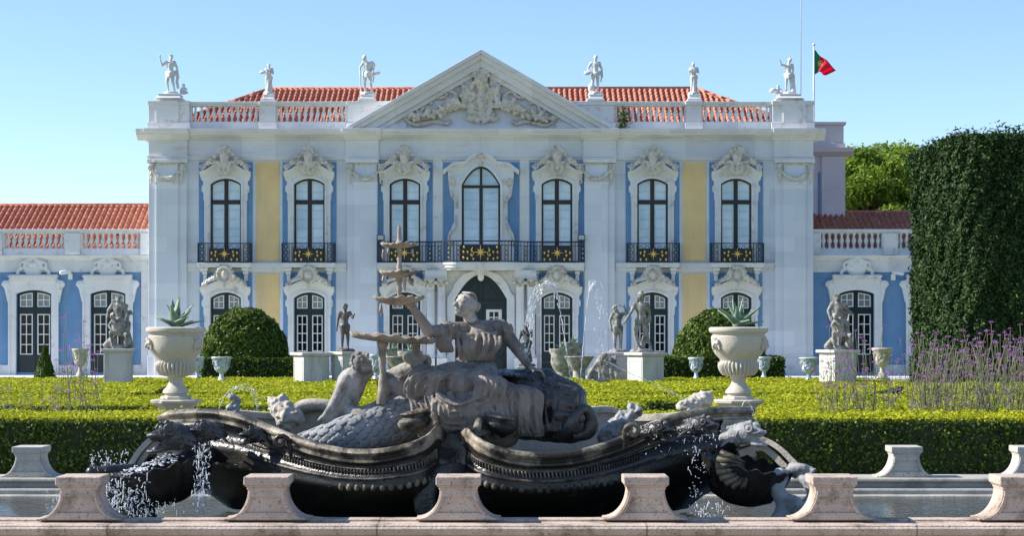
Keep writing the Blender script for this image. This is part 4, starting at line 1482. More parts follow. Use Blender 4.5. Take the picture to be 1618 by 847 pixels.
def flag_mat():
    m, nt, b = new_mat('red and green bunting')
    L = nt.links.new
    tc = nt.nodes.new('ShaderNodeTexCoord')
    sx = nt.nodes.new('ShaderNodeSeparateXYZ')
    L(tc.outputs['UV'], sx.inputs[0])
    def step(v, th):
        n = nd(nt, 'ShaderNodeMath', operation='GREATER_THAN')
        L(v, n.inputs[0]); n.inputs[1].default_value = th
        return n.outputs[0]
    col = mixc(nt, (0.01, 0.30, 0.16), (0.80, 0.035, 0.10), step(sx.outputs['X'], .22))
    d = nd(nt, 'ShaderNodeVectorMath', operation='DISTANCE')
    mp = nt.nodes.new('ShaderNodeMapping')
    mp.inputs['Scale'].default_value = (1.5, 1, 1)
    L(tc.outputs['UV'], mp.inputs['Vector'])
    L(mp.outputs[0], d.inputs[0])
    d.inputs[1].default_value = (.36, .5, 0)
    ring = nd(nt, 'ShaderNodeMath', operation='LESS_THAN'); L(d.outputs['Value'], ring.inputs[0]); ring.inputs[1].default_value = .17
    ring2 = nd(nt, 'ShaderNodeMath', operation='LESS_THAN'); L(d.outputs['Value'], ring2.inputs[0]); ring2.inputs[1].default_value = .11
    ring3 = nd(nt, 'ShaderNodeMath', operation='LESS_THAN'); L(d.outputs['Value'], ring3.inputs[0]); ring3.inputs[1].default_value = .06
    col = mixc(nt, col, (.75, .60, .04), ring.outputs[0])
    col = mixc(nt, col, (.80, .035, .10), ring2.outputs[0])
    col = mixc(nt, col, (.8, .8, .8), ring3.outputs[0])
    L(col, b.inputs['Base Color'])
    b.inputs['Roughness'].default_value = .8
    tr = nt.nodes.new('ShaderNodeBsdfTranslucent'); L(col, tr.inputs['Color'])
    mx = nt.nodes.new('ShaderNodeMixShader'); mx.inputs[0].default_value = .6
    L(b.outputs[0], mx.inputs[1]); L(tr.outputs[0], mx.inputs[2])
    L(mx.outputs[0], nt.nodes['Material Output'].inputs['Surface'])
    return m
MAT['flag'] = flag_mat()
top = W(1287.5, 78, 82); bot = W(1287.5, 117, 82)
nu, nv = 22, 12
vs, uv = [], []
for i in range(nu + 1):
    u = i / nu
    for j in range(nv + 1):
        v = j / nv
        # the fly end droops and gathers in folds
        px = 1287.5 + 35 * (u ** .9) * (.62 + .38 * (1 - abs(2 * v - .7)))
        py0 = 78 + 30 * u ** 1.3 + 3 * math.sin(5 * u)
        py1 = 117 - 1 * u - 3 * math.sin(4.2 * u)
        q = W(px, py0 + (py1 - py0) * v, 82)
        q.y += .22 * math.sin(7.5 * u + 2.2 * v) * u ** .5
        vs.append(q - top); uv.append((u, 1 - v))
fs = [(i * (nv + 1) + j, i * (nv + 1) + j + 1, (i + 1) * (nv + 1) + j + 1, (i + 1) * (nv + 1) + j) for i in range(nu) for j in range(nv)]
m = MB(); m.add(vs, fs)
o = m.build('flag', 'flag', None, True, top)
ul = o.data.uv_layers.new(name='UVMap')
for lp in o.data.loops:
    ul.data[lp.index].uv = uv[lp.vertex_index]
so = o.modifiers.new('cloth', 'SOLIDIFY'); so.thickness = .006
tag(o, 'red and green national flag drooping from the pole behind the roof', 'flag')

# ------------------------------------------------------------------ stone figures
STAND = dict(pelvis=(0, 0, .525), waist=(0, 0, .61), chest=(0, 0, .715), neck=(0, 0, .815), head=(0, -.01, .905),
             sl=(-.105, 0, .785), el=(-.15, .01, .63), hl=(-.14, -.04, .49), sr=(.105, 0, .785), er=(.15, .01, .63), hr=(.14, -.04, .49),
             tl=(-.055, 0, .50), kl=(-.065, -.02, .275), al=(-.06, .02, .045), tr=(.055, 0, .50), kr=(.065, -.02, .275), ar=(.065, .02, .045))
def figure(pose, H, drape=None, extra=None, hair='short', fat=1.0, look=(0, -1, 0)):
    """one continuous body from tapered limbs; pose in fractions of the standing height"""
    J = dict(STAND); J.update(pose)
    J = {k: Vector(v) * H for k, v in J.items()}
    m = MB()
    c = lambda a, b, r1, r2: m.cap(J[a] if isinstance(a, str) else a, J[b] if isinstance(b, str) else b, r1 * H * fat, r2 * H * fat, 10)
    ax = (J['sr'] - J['sl']).normalized()
    up = (J['neck'] - J['pelvis']).normalized()
    fw = ax.cross(up).normalized()
    R = Matrix((ax, up.cross(ax), up)).transposed()
    m.ell(J['chest'], (.098 * H * fat, .070 * H * fat, .105 * H), R)
    m.ell(J['waist'], (.074 * H * fat, .060 * H * fat, .09 * H), R)
    m.ell(J['pelvis'], (.092 * H * fat, .072 * H * fat, .075 * H), R)
    c('chest', 'waist', .075, .068); c('waist', 'pelvis', .068, .078)
    for s_ in 'lr':
        c('chest', 's' + s_, .065, .044)
        c('s' + s_, 'e' + s_, .040, .029); c('e' + s_, 'h' + s_, .029, .020)
        hd = (J['h' + s_] - J['e' + s_]).normalized()
        m.cap(J['h' + s_], J['h' + s_] + hd * .035 * H, .022 * H, .017 * H, 8)
        for k in range(4):
            sd = hd.cross(Vector((0, 1, 0)) if abs(hd.y) < .9 else Vector((1, 0, 0))).normalized()
            b0 = J['h' + s_] + hd * .045 * H + sd * (k - 1.5) * .0105 * H
            m.cap(b0, b0 + hd * .035 * H, .007 * H, .006 * H, 6)
        c('pelvis', 't' + s_, .07, .062)
        c('t' + s_, 'k' + s_, .062, .040); c('k' + s_, 'a' + s_, .041, .023)
        kn, an = J['k' + s_], J['a' + s_]
        m.ell(kn.lerp(an, .28) + Vector((0, .012 * H, 0)), (.036 * H, .040 * H, .07 * H))
        if 'f' + s_ in J:
            m.cap(an, J['f' + s_], .022 * H, .016 * H, 8)
        else:
            m.cap(an + Vector((0, .01 * H, -.02 * H)), an + Vector((0, -.085 * H, -.028 * H)), .024 * H, .016 * H, 8)
    c('chest', 'neck', .05, .034); c('neck', 'head', .034, .034)
    h = J['head']; lk = Vector(look).normalized()
    sx = lk.cross(Vector((0, 0, 1))).normalized(); uz = sx.cross(lk)
    R2 = Matrix((sx, -lk, uz)).transposed()
    m.ell(h, (.050 * H, .060 * H, .068 * H), R2)
    m.cap(h + lk * .035 * H - uz * .035 * H, h + lk * .02 * H - uz * .05 * H, .030 * H, .024 * H, 8)
    m.cap(h + lk * .058 * H + uz * .008 * H, h + lk * .070 * H - uz * .014 * H, .007 * H, .011 * H, 6)
    for s_ in (-1, 1):
        m.cap(h + lk * .052 * H + uz * .016 * H, h + lk * .043 * H + uz * .014 * H + sx * s_ * .03 * H, .009 * H, .008 * H, 6)
        m.ell(h + sx * s_ * .052 * H - lk * .004 * H, (.008 * H, .012 * H, .018 * H), R2, n=6, m=5)
    m.cap(h + lk * .052 * H - uz * .028 * H - sx * .012 * H, h + lk * .052 * H - uz * .028 * H + sx * .012 * H, .008 * H, .008 * H, 6)
    rng = random.Random(int(H * 1000) + len(pose))
    if hair:
        for k in range(26):
            a, b = rng.uniform(-2.4, 2.4), rng.uniform(.0, 1.3)
            d = (-lk * math.cos(a) + sx * math.sin(a)) * math.cos(b) + uz * (math.sin(b) + .15)
            m.ell(h + Vector((d.x * .052, d.y * .056, d.z * .066)) * H, rng.uniform(.014, .022) * H, n=6, m=5)
        if hair == 'bun':
            m.ell(h - lk * .065 * H + uz * .02 * H, .03 * H)
            m.ell(h + uz * .062 * H, .026 * H)
    if drape:
        kind = drape[0]
        if kind == 'skirt':       # (kind, top, hem z, hem radius, folds)
            top, zh_, rh, nf = drape[1:]
            tp = J['waist'].lerp(J['pelvis'], top)
            prof = []
            rngp = [rng.uniform(0, 6) for _ in range(4)]
            def wv(j, a, r, z):
                k = 1 + .16 * (j / 8) * math.sin(nf * a + rngp[0] + .4 * j) + .06 * math.sin(2.3 * nf * a + rngp[1])
                return r * k, z
            zt_ = tp.z
            prof = [(.074 * H + (rh - .074) * H * (j / 8) ** 1.0 if True else 0, zt_ - (zt_ - zh_ * H) * j / 8) for j in range(9)]
            o0 = MB().lathe(prof, (tp.x, tp.y, 0), 40, 0, wv, 1.0, .8)
            m.merge(o0)
        if kind in ('sash', 'skirt', 'cloak'):
            for k in range(5):
                f_ = k * .016 * H
                m.tube(spline([J['sl'] + Vector((-.01 * H, .05 * H, .02 * H - f_)), J['sl'] + Vector((.02 * H, -.06 * H, .01 * H - f_)), J['waist'] + Vector((0, -.085 * H, .01 * H - f_)),
                               J['tr'] + Vector((.05 * H, -.05 * H, .05 * H - f_)), J['tr'] + Vector((.07 * H, .03 * H, .03 * H - f_))], 5), .013 * H, 6)
        if kind == 'loin':
            for k in range(7):
                f_ = k * .014 * H
                m.tube(spline([J['tl'] + Vector((-.07 * H, .02 * H, .05 * H - f_)), J['pelvis'] + Vector((-.03 * H, -.085 * H, -.02 * H - f_ * 1.3)), J['pelvis'] + Vector((.04 * H, -.085 * H, .0 - f_)),
                               J['tr'] + Vector((.075 * H, .02 * H, .07 * H - f_))], 5), .015 * H, 6)
            m.tube(spline([J['tr'] + Vector((.07 * H, .03 * H, .07 * H)), J['tr'] + Vector((.11 * H, .03 * H, -.05 * H)), J['tr'] + Vector((.09 * H, .02 * H, -.22 * H))], 5), [.03 * H - .001 * H * k for k in range(11)], 7)
        if kind == 'cloak':
            for k in range(6):
                a = -1 + 2 * k / 5
                m.tube(spline([J['chest'] + Vector((a * .09 * H, .06 * H, .05 * H)), J['pelvis'] + Vector((a * .12 * H, .09 * H, 0)), Vector((a * .15 * H, .10 * H, .06 * H)) + Vector((J['pelvis'].x, 0, 0))], 5), [.026 * H] * 11, 7)
    if extra:
        extra(m, J, H)
    return m
def rockbase(m, r, h, rng, sy=.8):
    m.lathe([(r, -.02), (r * 1.02, h * .3), (r * .9, h * .9), (r * .7, h)], (0, 0, 0), 14, 0, lambda j, a, rr, z: (rr * (1 + .10 * math.sin(3 * a + j) + .06 * math.sin(7 * a + 2 * j)), z), 1, sy)
def statue(name, label, loc, H, pose, mat='marble', group=None, voxel=None, base=.10, plinth=None, cat='statue', pm='trim', rot=0.0, **kw):
    """figure with its rock on a small plinth"""
    t_ = thing(name, label, cat, loc, group, rot)
    m = figure(pose, H, **kw)
    m.v = [(a, b, c + base) for a, b, c in m.v]
    rockbase(m, .20 * H, base + .02 * H, random.Random(2))
    me = sculpt(m, voxel or H / 75, 1)
    link_mesh(me, 'figure', mat, t_, True, (0, 0, plinth[1] if plinth else 0))
    if plinth:
        w_, h_ = plinth
        q = MB()
        q.box(-w_ * 1.15, w_ * 1.15, -.32, .32, 0, h_ * .35)
        q.lathe([(w_ * 1.45, h_ * .35), (w_ * 1.3, h_ * .6), (w_ * 1.1, h_ * .8), (w_ * 1.25, h_ * .82), (w_ * 1.25, h_ + .01)], (0, 0, 0), 4, PI / 4)
        q.build('plinth', pm, t_, bevel=.015)
    return t_
def cherub(m, o, s, lean=0):
    """small seated child beside a figure"""
    o = Vector(o)
    P = lambda x, y, z: o + Vector((x * s, y * s, z * s))
    m.ell(P(0, 0, .30), (.16 * s, .13 * s, .22 * s)); m.ell(P(.02, -.02, .62), .13 * s)
    m.cap(P(0, 0, .45), P(.02, 0, .55), .09 * s, .07 * s)
    m.cap(P(-.12, 0, .42), P(-.25, -.05, .25), .06 * s, .045 * s); m.cap(P(.12, 0, .42), P(.30, -.05, .32), .06 * s, .045 * s)
    m.cap(P(-.08, -.05, .14), P(-.22, -.22, .20), .09 * s, .06 * s); m.cap(P(-.22, -.22, .20), P(-.20, -.26, -.02), .06 * s, .04 * s)
    m.cap(P(.08, -.05, .14), P(.26, -.18, .18), .09 * s, .06 * s); m.cap(P(.26, -.18, .18), P(.36, -.2, -.02), .06 * s, .04 * s)
    m.ell(P(0, 0, .08), (.3 * s, .2 * s, .12 * s))
rz = Z(160) + .001
GR = 'white statues along the roof balustrade'
loc = lambda px: (PAL.location.x + X(px), FD + .17, rz)
def ex1(m, J, H):
    cherub(m, (.34 * H, 0, -.04 * H), .36 * H)
    m.cap(J['hl'], J['hl'] + Vector((-.01, 0, .10 * H)), .02 * H, .025 * H)
    m.tube(spline([J['tr'] + Vector((.05 * H, 0, 0)), (.2 * H, .02, .42 * H), (.17 * H, .02, .30 * H), (.2 * H, 0, .1 * H)], 4), [.04 * H] * 13, 7)
statue('roof_statue', 'white statue with raised arm and a seated child, leftmost on the roof', loc(268), 1.52,
       dict(sl=(-.10, 0, .785), el=(-.22, 0, .70), hl=(-.26, -.03, .86), er=(.17, 0, .65), hr=(.20, -.02, .52), head=(.02, -.01, .905), kl=(-.08, -.03, .275), ar=(.11, .02, .045)),
       group=GR, plinth=(.50, .28), drape=('loin',), extra=ex1, look=(.3, -1, 0), fat=1.05)
def ex2(m, J, H):
    m.ell((-.19 * H, -.12 * H, .66 * H), (.12 * H, .08 * H, .05 * H))
    for k in range(9): m.ell((-.19 * H + .06 * H * math.sin(k * 2.1), -.12 * H, .70 * H + .02 * H * math.cos(k)), .03 * H)
statue('roof_statue', 'small robed white statue carrying a basket, second from the left on the roof', loc(424), 1.18,
       dict(el=(-.16, -.04, .65), hl=(-.10, -.13, .66), er=(.15, -.03, .64), hr=(.0, -.13, .64)), group=GR, plinth=(.24, .27), drape=('skirt', .1, .03, .13, 7), extra=ex2, hair='bun', fat=1.12)
def ex3(m, J, H):
    m.tube([(-.16 * H, -.03 * H, .0), (-.20 * H, -.03 * H, .62 * H)], .02 * H, 6)
    m.ell((.10 * H, .07 * H, .70 * H), (.11 * H, .10 * H, .14 * H))
    m.cap((.08 * H, 0, .46 * H), (.30 * H, -.02 * H, .50 * H), .06 * H, .035 * H)
    m.ell((.30 * H, -.02 * H, .51 * H), .045 * H)
statue('roof_statue', 'white statue with staff and bundle on its back, beside the left pediment slope', loc(580), 1.52,
       dict(head=(-.07, -.04, .90), neck=(-.03, -.01, .81), chest=(.0, 0, .71), el=(-.19, -.02, .66), hl=(-.18, -.04, .52), er=(.16, .0, .62), hr=(.14, -.10, .52), kr=(.09, -.05, .28), ar=(.13, .03, .05)),
       group=GR, plinth=(.30, .27), drape=('loin',), extra=ex3, look=(-.6, -.7, -.2))
def ex4(m, J, H):
    m.ell((-.21 * H, -.08 * H, .50 * H), (.10 * H, .08 * H, .05 * H))
    for k in range(8): m.ell((-.21 * H + .07 * H * math.sin(k * 2.1), -.08 * H, .54 * H), .03 * H)
    m.ell((-.10 * H, .03 * H, .12 * H), (.10 * H, .08 * H, .14 * H))
statue('roof_statue', 'white statue holding a basket at its hip, beside the right pediment slope', loc(941), 1.50,
       dict(head=(.01, -.02, .905), el=(-.19, .0, .65), hl=(-.18, -.07, .54), er=(.17, .02, .63), hr=(.19, .0, .47), kl=(-.07, -.05, .28)),
       group=GR, plinth=(.30, .27), drape=('loin',), extra=ex4, look=(-.3, -1, 0))
def ex5(m, J, H):
    m.ell((-.10 * H, -.12 * H, .70 * H), (.10 * H, .06 * H, .05 * H))
statue('roof_statue', 'robed white statue with folded arms, second from the right on the roof', loc(1097), 1.22,
       dict(el=(-.15, -.04, .66), hl=(-.04, -.13, .70), er=(.15, -.03, .65), hr=(.0, -.13, .68), head=(-.02, -.02, .905)), group=GR, plinth=(.24, .27), drape=('skirt', .1, .03, .12, 6), extra=ex5, hair='bun', fat=1.12, look=(-.4, -1, 0))
def ex6(m, J, H):
    cherub(m, (-.30 * H, 0, -.04 * H), .36 * H)
    m.ell((-.44 * H, -.05 * H, .04 * H), (.12 * H, .1 * H, .09 * H))
    m.cap((.13 * H, .0, .0), (.12 * H, .0, .42 * H), .09 * H, .05 * H)
statue('roof_statue', 'white statue with bent raised arm and two children at its feet, rightmost on the roof', loc(1247), 1.40,
       dict(el=(-.20, 0, .78), hl=(-.25, -.05, .90), er=(.14, .02, .65), hr=(.10, -.05, .52), head=(.03, -.02, .905), kl=(-.07, -.04, .28)),
       group=GR, plinth=(.50, .27), drape=('loin',), extra=ex6, look=(-.4, -1, 0))

# ------------------------------------------------------------------ trees behind the right wing
def tree(name, label, loc, h, rx, ry, n, seed, leaf=.22, group=None):
    rng = random.Random(seed); nr = np.random.default_rng(seed)
    t_ = thing(name, label, 'tree', loc, group)
    tr = MB()
    th = h * .34
    tr.tube([(0, 0, -.1), (.1, 0, th * .5), (0, .1, th), (.1, 0, h * .62)], [.42, .32, .26, .12], 10)
    clumps = []
    for k in range(150):
        a = rng.uniform(0, 2 * PI); e = rng.uniform(-.55, 1.0)
        rr = rng.uniform(.55, .98)
        ce = math.cos(e * 1.35)
        p = Vector((rx * rr * ce * math.cos(a), ry * rr * ce * math.sin(a), h * .62 + h * .36 * rr * math.sin(e * 1.35)))
        clumps.append((p, rng.uniform(.09, .19) * rx))
        if k % 8 == 0:
            st_ = Vector((0, 0, th * rng.uniform(.8, 1.5)))
            tr.tube([st_, st_.lerp(p, .5) + Vector((0, 0, .3)), p], [.13, .08, .03], 6)
    tr.build('trunk', 'bark', t_, True)
    Ps, Ns = [], []
    per = n // len(clumps)
    for p, r in clumps:
        d = nr.normal(size=(per, 3)); d /= np.linalg.norm(d, axis=1)[:, None]
        rad_ = r * nr.uniform(.2, 1.45, size=per)[:, None] ** .7
        Ps.append(np.array(p) + d * rad_ * np.array([1, 1, .75])); Ns.append(d + np.array([0, 0, .4]))
    me = leaf_mesh(np.concatenate(Ps), np.concatenate(Ns), leaf, nr, .7, 1.5)
    link_mesh(me, 'crown', 'plane', t_)
    return t_
tree('plane_tree', 'sunlit leafy green tree behind the right wing roof, nearest the tower block', W(1360, 527, 98) * Vector((1, 1, 0)) if False else (W(1366, 527, 98).x, 98, 0), 11.5, 4.4, 4.2, 60000, 4, .15)
tree('plane_tree', 'sunlit leafy green tree rising behind the top edge of the tall dark hedge', (W(1428, 527, 103).x, 103, 0), 12.0, 4.2, 4.0, 60000, 5, .15)
# ------------------------------------------------------------------ terrace along the palace
m = MB(); m.box(-40, 40, 71.5, 76, -.1, .09); m.box(-40, 40, 71.1, 71.5, -.1, .045)
tag(m.build('terrace', 'trim', bevel=.01), kind='structure')

# ------------------------------------------------------------------ clipped hedges
def hedge_core(outline, h, rng_seed, z0=0.0, step=.35, rough=.05, inset=.05):
    """solid twiggy core under the leaves: polygon plan, uneven top"""
    m = MB()
    n = len(outline)
    cx, cy = sum(p[0] for p in outline) / n, sum(p[1] for p in outline) / n
    q = []
    for x, y in outline:
        d = Vector((cx - x, cy - y)); d = d.normalized() * inset
        q.append((x + d.x, y + d.y))
    m.add([(x, y, z0) for x, y in q] + [(x, y, z0 + h - inset) for x, y in q],
          [tuple(range(n))[::-1], tuple(range(n, 2 * n))] + [(i, (i + 1) % n, (i + 1) % n + n, i + n) for i in range(n)])
    return m
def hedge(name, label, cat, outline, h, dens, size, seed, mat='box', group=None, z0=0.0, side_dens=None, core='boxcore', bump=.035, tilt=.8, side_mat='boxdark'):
    """hedge on a counter-clockwise plan; leaf cover on top and sides"""
    nr = np.random.default_rng(seed)
    n = len(outline)
    c = Vector((sum(p[0] for p in outline) / n, sum(p[1] for p in outline) / n, 0))
    t_ = thing(name, label, cat, c, group)
    out = [(x - c.x, y - c.y) for x, y in outline]
    hedge_core(out, h, seed, z0).build('branches', core, t_)
    v = [(x, y, z0) for x, y in out] + [(x, y, z0 + h) for x, y in out]
    top = [tuple(range(n, 2 * n))]
    sides = [(i, (i + 1) % n, (i + 1) % n + n, i + n) for i in range(n)]
    A = lambda fs: on_mesh(v, fs, 3, nr)[2] * 2
    area_t = abs(sum(out[i][0] * out[(i + 1) % n][1] - out[(i + 1) % n][0] * out[i][1] for i in range(n))) / 2
    per = sum(math.hypot(out[i][0] - out[(i + 1) % n][0], out[i][1] - out[(i + 1) % n][1]) for i in range(n))
    P1, N1, _ = on_mesh(v, top, max(8, int(area_t * dens)), nr)
    P2, N2, _ = on_mesh(v, sides, max(8, int(per * h * (side_dens or dens))), nr)
    ph = nr.uniform(0, 6, 6)
    for nm, P, N, mt, tl, bp in (('leaves', P1, N1, mat, tilt * .5, bump), ('side_leaves', P2, N2, side_mat or mat, tilt, bump * 1.5)):  # sides wear the darker leaf copy, their shade painted in
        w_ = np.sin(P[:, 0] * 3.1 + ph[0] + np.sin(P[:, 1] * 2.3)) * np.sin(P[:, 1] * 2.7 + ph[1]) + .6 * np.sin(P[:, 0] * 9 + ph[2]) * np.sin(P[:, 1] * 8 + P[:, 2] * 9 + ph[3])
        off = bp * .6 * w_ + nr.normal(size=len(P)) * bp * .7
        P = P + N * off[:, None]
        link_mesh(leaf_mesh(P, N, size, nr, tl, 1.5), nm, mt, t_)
    return t_

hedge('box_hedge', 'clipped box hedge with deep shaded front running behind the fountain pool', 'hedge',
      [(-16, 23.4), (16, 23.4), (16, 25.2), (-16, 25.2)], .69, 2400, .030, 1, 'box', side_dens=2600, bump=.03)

# the parterre: low beds with narrow paths between them
LP = 'low clipped yellow green box hedge bed of the parterre, separated by narrow dark paths'
rows = [(25.9, 29.0, .64, [2.2, 5.4, 9.5, 14.5]), (29.6, 31.4, .61, [-15, -10, -4.9, -.6, 2.4, 6.6, 10, 15]), (33.0, 36.0, .57, [-16, -11, -5.6, -1.6, 3.2, 7, 11, 16]), (38.0, 43.0, .55, [-16, -12, -7.2, -2.4, 1.2, 4.6, 8.3, 12.5, 17]),
        (45.5, 50.0, .32, [-14, -8.2, -4.0, .2, 4.0, 9, 14]), (51.0, 55.0, .30, [-16, -10.5, -5, 1.2, 6.6, 16]), (56.0, 62.0, .28, [-19, -12, -6.2, -2.2, 2.6, 7.4, 11.7])]
rg = random.Random(42)
sd = 10
for d0, d1, h, xs in rows:
    sk = [rg.uniform(-2.0, 2.0) for _ in xs]
    sk[0] = sk[-1] = 0
    for i in range(len(xs) - 1):
        g_ = .32
        a0, a1, b0, b1 = xs[i] + sk[i] + g_, xs[i] - sk[i] + g_, xs[i + 1] + sk[i + 1] - g_, xs[i + 1] - sk[i + 1] - g_
        j = rg.uniform(-.15, .15)
        sd += 1
        dens = {0: 1500, 1: 1200, 2: 1000, 3: 750, 4: 560, 5: 420, 6: 330}[rows.index((d0, d1, h, xs))]
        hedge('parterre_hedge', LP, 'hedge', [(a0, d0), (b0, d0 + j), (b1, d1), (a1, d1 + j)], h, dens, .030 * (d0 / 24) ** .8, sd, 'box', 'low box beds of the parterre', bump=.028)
# a slender run of lawn between parterre and terrace
m = MB(); m.grid([[(-40, 62.2, .02), (40, 62.2, .02)], [(-40, 71, .02), (40, 71, .02)]][::-1])
MAT['lawn'] = plain_mat('lawn', (0.16, 0.20, 0.03), .9, vary=.35, scale=3)
m.v = m.v; tag(m.build('lawn', 'lawn'), kind='structure')

# domes on low square hedges near the palace
def dome(name, label, cx, D, r, z0, h, seed):
    nr = np.random.default_rng(seed)
    t_ = thing(name, label, 'topiary', (cx, D, 0))
    m = MB(); m.ell((0, 0, z0 + .15), (r * .93, r * .93, h * .93), n=28, m=16)
    m.v = [(a, b, max(c, z0 - .1)) for a, b, c in m.v]
    m.build('branches', 'boxcore', t_)
    n = 26000
    d = nr.normal(size=(n, 3)); d[:, 2] = np.abs(d[:, 2]) - .22
    d /= np.linalg.norm(d, axis=1)[:, None]
    ph = np.sin(d[:, 0] * 11 + 1) * np.sin(d[:, 2] * 12 + d[:, 1] * 5) * .03 + np.sin(d[:, 0] * 27) * np.sin(d[:, 1] * 23 + d[:, 2] * 25) * .025
    pw = np.abs(d) ** 1.0
    rr = 1 + ph + nr.normal(size=n) * .018
    P = d * rr[:, None] * np.array([r, r, h]) + np.array([0, 0, z0])
    P = P[P[:, 2] > z0 + .02]; d2 = P - np.array([0, 0, z0]); d2 /= np.linalg.norm(d2, axis=1)[:, None]
    link_mesh(leaf_mesh(P, d2, .075, nr, .8, 1.5), 'leaves', 'domeleaf', t_)
    return t_
k66 = 66 / FPX
dome('topiary_dome', 'rounded clipped topiary dome beside the left agave urn', (387 - CX) * k66, 66, 1.45, .86, 1.72, 71)
dome('topiary_dome', 'rounded clipped topiary dome behind the right agave urn', (1136 - CX) * k66, 66, 1.53, .88, 1.66, 72)
def rect_plan(px0, px1, D, depth):
    a, b = (px0 - CX) * D / FPX, (px1 - CX) * D / FPX
    return [(a, D), (b, D), (b, D + depth), (a, D + depth)]
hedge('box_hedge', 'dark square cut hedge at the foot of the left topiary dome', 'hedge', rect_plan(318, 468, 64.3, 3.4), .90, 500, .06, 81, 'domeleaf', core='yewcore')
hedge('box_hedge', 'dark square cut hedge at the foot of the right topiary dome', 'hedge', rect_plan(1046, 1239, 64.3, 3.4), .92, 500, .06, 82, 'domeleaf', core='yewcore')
# small cone
nr = np.random.default_rng(9)
D = 64; cx = (71 - CX) * D / FPX
t_ = thing('topiary_cone', 'small clipped green topiary cone on the left before the wing', 'topiary', (cx, D, 0))
m = MB(); m.lathe([(.34, 0), (.33, .1), (.17, .7), (.02, 1.25)], n=14); m.build('branches', 'boxcore', t_)
n = 5000; z = nr.uniform(0, 1, n) ** 1.4; a = nr.uniform(0, 2 * PI, n)
rr = .40 * (1 - z * .95) * (1 + nr.normal(size=n) * .07)
P = np.stack([rr * np.cos(a), rr * np.sin(a), .02 + z * 1.32], 1); N = np.stack([np.cos(a), np.sin(a), 0 * a + .4], 1)
link_mesh(leaf_mesh(P, N, .06, nr, .7, 1.5), 'leaves', 'domeleaf', t_)

# the tall yew block on the right
def yew():
    x0, x1, y0, y1, h, R = 13.2, 23.0, 56.0, 63.0, 7.66, .8
    nr = np.random.default_rng(33)
    t_ = thing('yew_hedge', 'very tall dark clipped yew block filling the right edge of the garden', 'hedge', ((x0 + x1) / 2, (y0 + y1) / 2, 0))
    ox, oy = (x0 + x1) / 2, (y0 + y1) / 2
    pl = [(x1, y0)]
    pl = []
    for (cx, cy, a0) in ((x1 - R, y0 + R, -PI / 2), (x1 - R, y1 - R, 0), (x0 + R, y1 - R, PI / 2), (x0 + R, y0 + R, PI)):
        for k in range(7):
            a = a0 + PI / 2 * k / 6
            pl.append((cx + R * math.cos(a) - ox, cy + R * math.sin(a) - oy))
    ins = [(x * .97, y * .955) for x, y in pl]
    n = len(pl)
    m = MB(); m.add([(x, y, 0) for x, y in ins] + [(x, y, h - .2) for x, y in ins], [tuple(range(n, 2 * n))] + [(i, (i + 1) % n, (i + 1) % n + n, i + n) for i in range(n)])
    m.build('branches', 'yewcore', t_)
    v = [(x, y, .0) for x, y in pl] + [(x, y, h) for x, y in pl]
    fs = [(i, (i + 1) % n, (i + 1) % n + n, i + n) for i in range(n)]
    P, N, _ = on_mesh(v, fs, 420000, nr)
    keep = (N[:, 1] < .5) & (P[:, 0] < 4.5)
    P, N = P[keep], N[keep]
    P2, N2, _ = on_mesh(v, [tuple(range(n, 2 * n))], 14000, nr)
    P2 = P2 + np.array([0, 0, 1]) * np.abs(nr.normal(size=len(P2)) * .09)[:, None]
    P, N = np.concatenate([P, P2]), np.concatenate([N, N2])
    s = P[:, 0] + P[:, 1]
    q = P[:, 1] - P[:, 0]
    off = .10 * np.sin(q * 3.3 + .6 * np.sin(P[:, 2] * 1.1)) * np.sin(P[:, 2] * 1.7 + q) + .10 * np.sin(q * 8 + 1.2 * np.sin(P[:, 2] * 2.3)) * np.sin(P[:, 2] * 4.1 + q * 3) + nr.normal(size=len(P)) * .07
    P = P + N * (off - .03)[:, None]
    N = N + np.array([0, 0, .35])
    link_mesh(leaf_mesh(P, N, .055, nr, .75, 2.4), 'leaves', 'yew', t_)
yew()

# ------------------------------------------------------------------ urns and agaves
def gadroon(n, lo, hi, amt):
    return lambda j, a, r, z: (r * (1 + (amt * abs(math.sin(n * a / 2)) - amt / 2 if lo <= j <= hi else 0)), z)
def agave(parent, r, h, seed, z=0.0):
    rg = random.Random(seed)
    for k in range(13):
        a = 2 * PI * k / 13 * 2.38 + rg.uniform(-.2, .2)
        ring = k / 12
        el = rad(80 - 62 * ring + rg.uniform(-7, 7))
        L_ = (h * .95 if ring < .5 else r * 1.15) * rg.uniform(.85, 1.1)
        u = Vector((math.cos(a) * math.cos(el), math.sin(a) * math.cos(el), math.sin(el)))
        sdv = Vector((-math.sin(a), math.cos(a), 0))
        up = sdv.cross(u) * -1
        if up.z < 0: up = -up
        P, Q = [], []
        for i in range(8):
            t = i / 7
            wd = .050 * (r / .3) * (1 - t) ** .65 * (1 + .55 * math.sin(PI * min(1, t * 1.4)))
            c = u * (L_ * t) + Vector((0, 0, -.25 * L_ * t * t * (1 - math.sin(el)) ))
            P.append([c - sdv * wd + up * wd * .45, c, c + sdv * wd + up * wd * .45])
        m = MB(); m.grid(P)
        o = m.build('leaf', 'agave', parent, True, (0, 0, z))
        so = o.modifiers.new('thick', 'SOLIDIFY'); so.thickness = .012 * r / .3; so.offset = 0
        for s_ in (0, 2):
            Q = [row[s_] for row in P]
            e_ = MB(); e_.tube(Q, [.006 * r / .3 * (1 - .5 * i / 7) for i in range(8)], 4)
            if s_ == 0: em = e_
            else: em.merge(e_)
        em.build('leaf_margin', 'agave_edge', o, True)
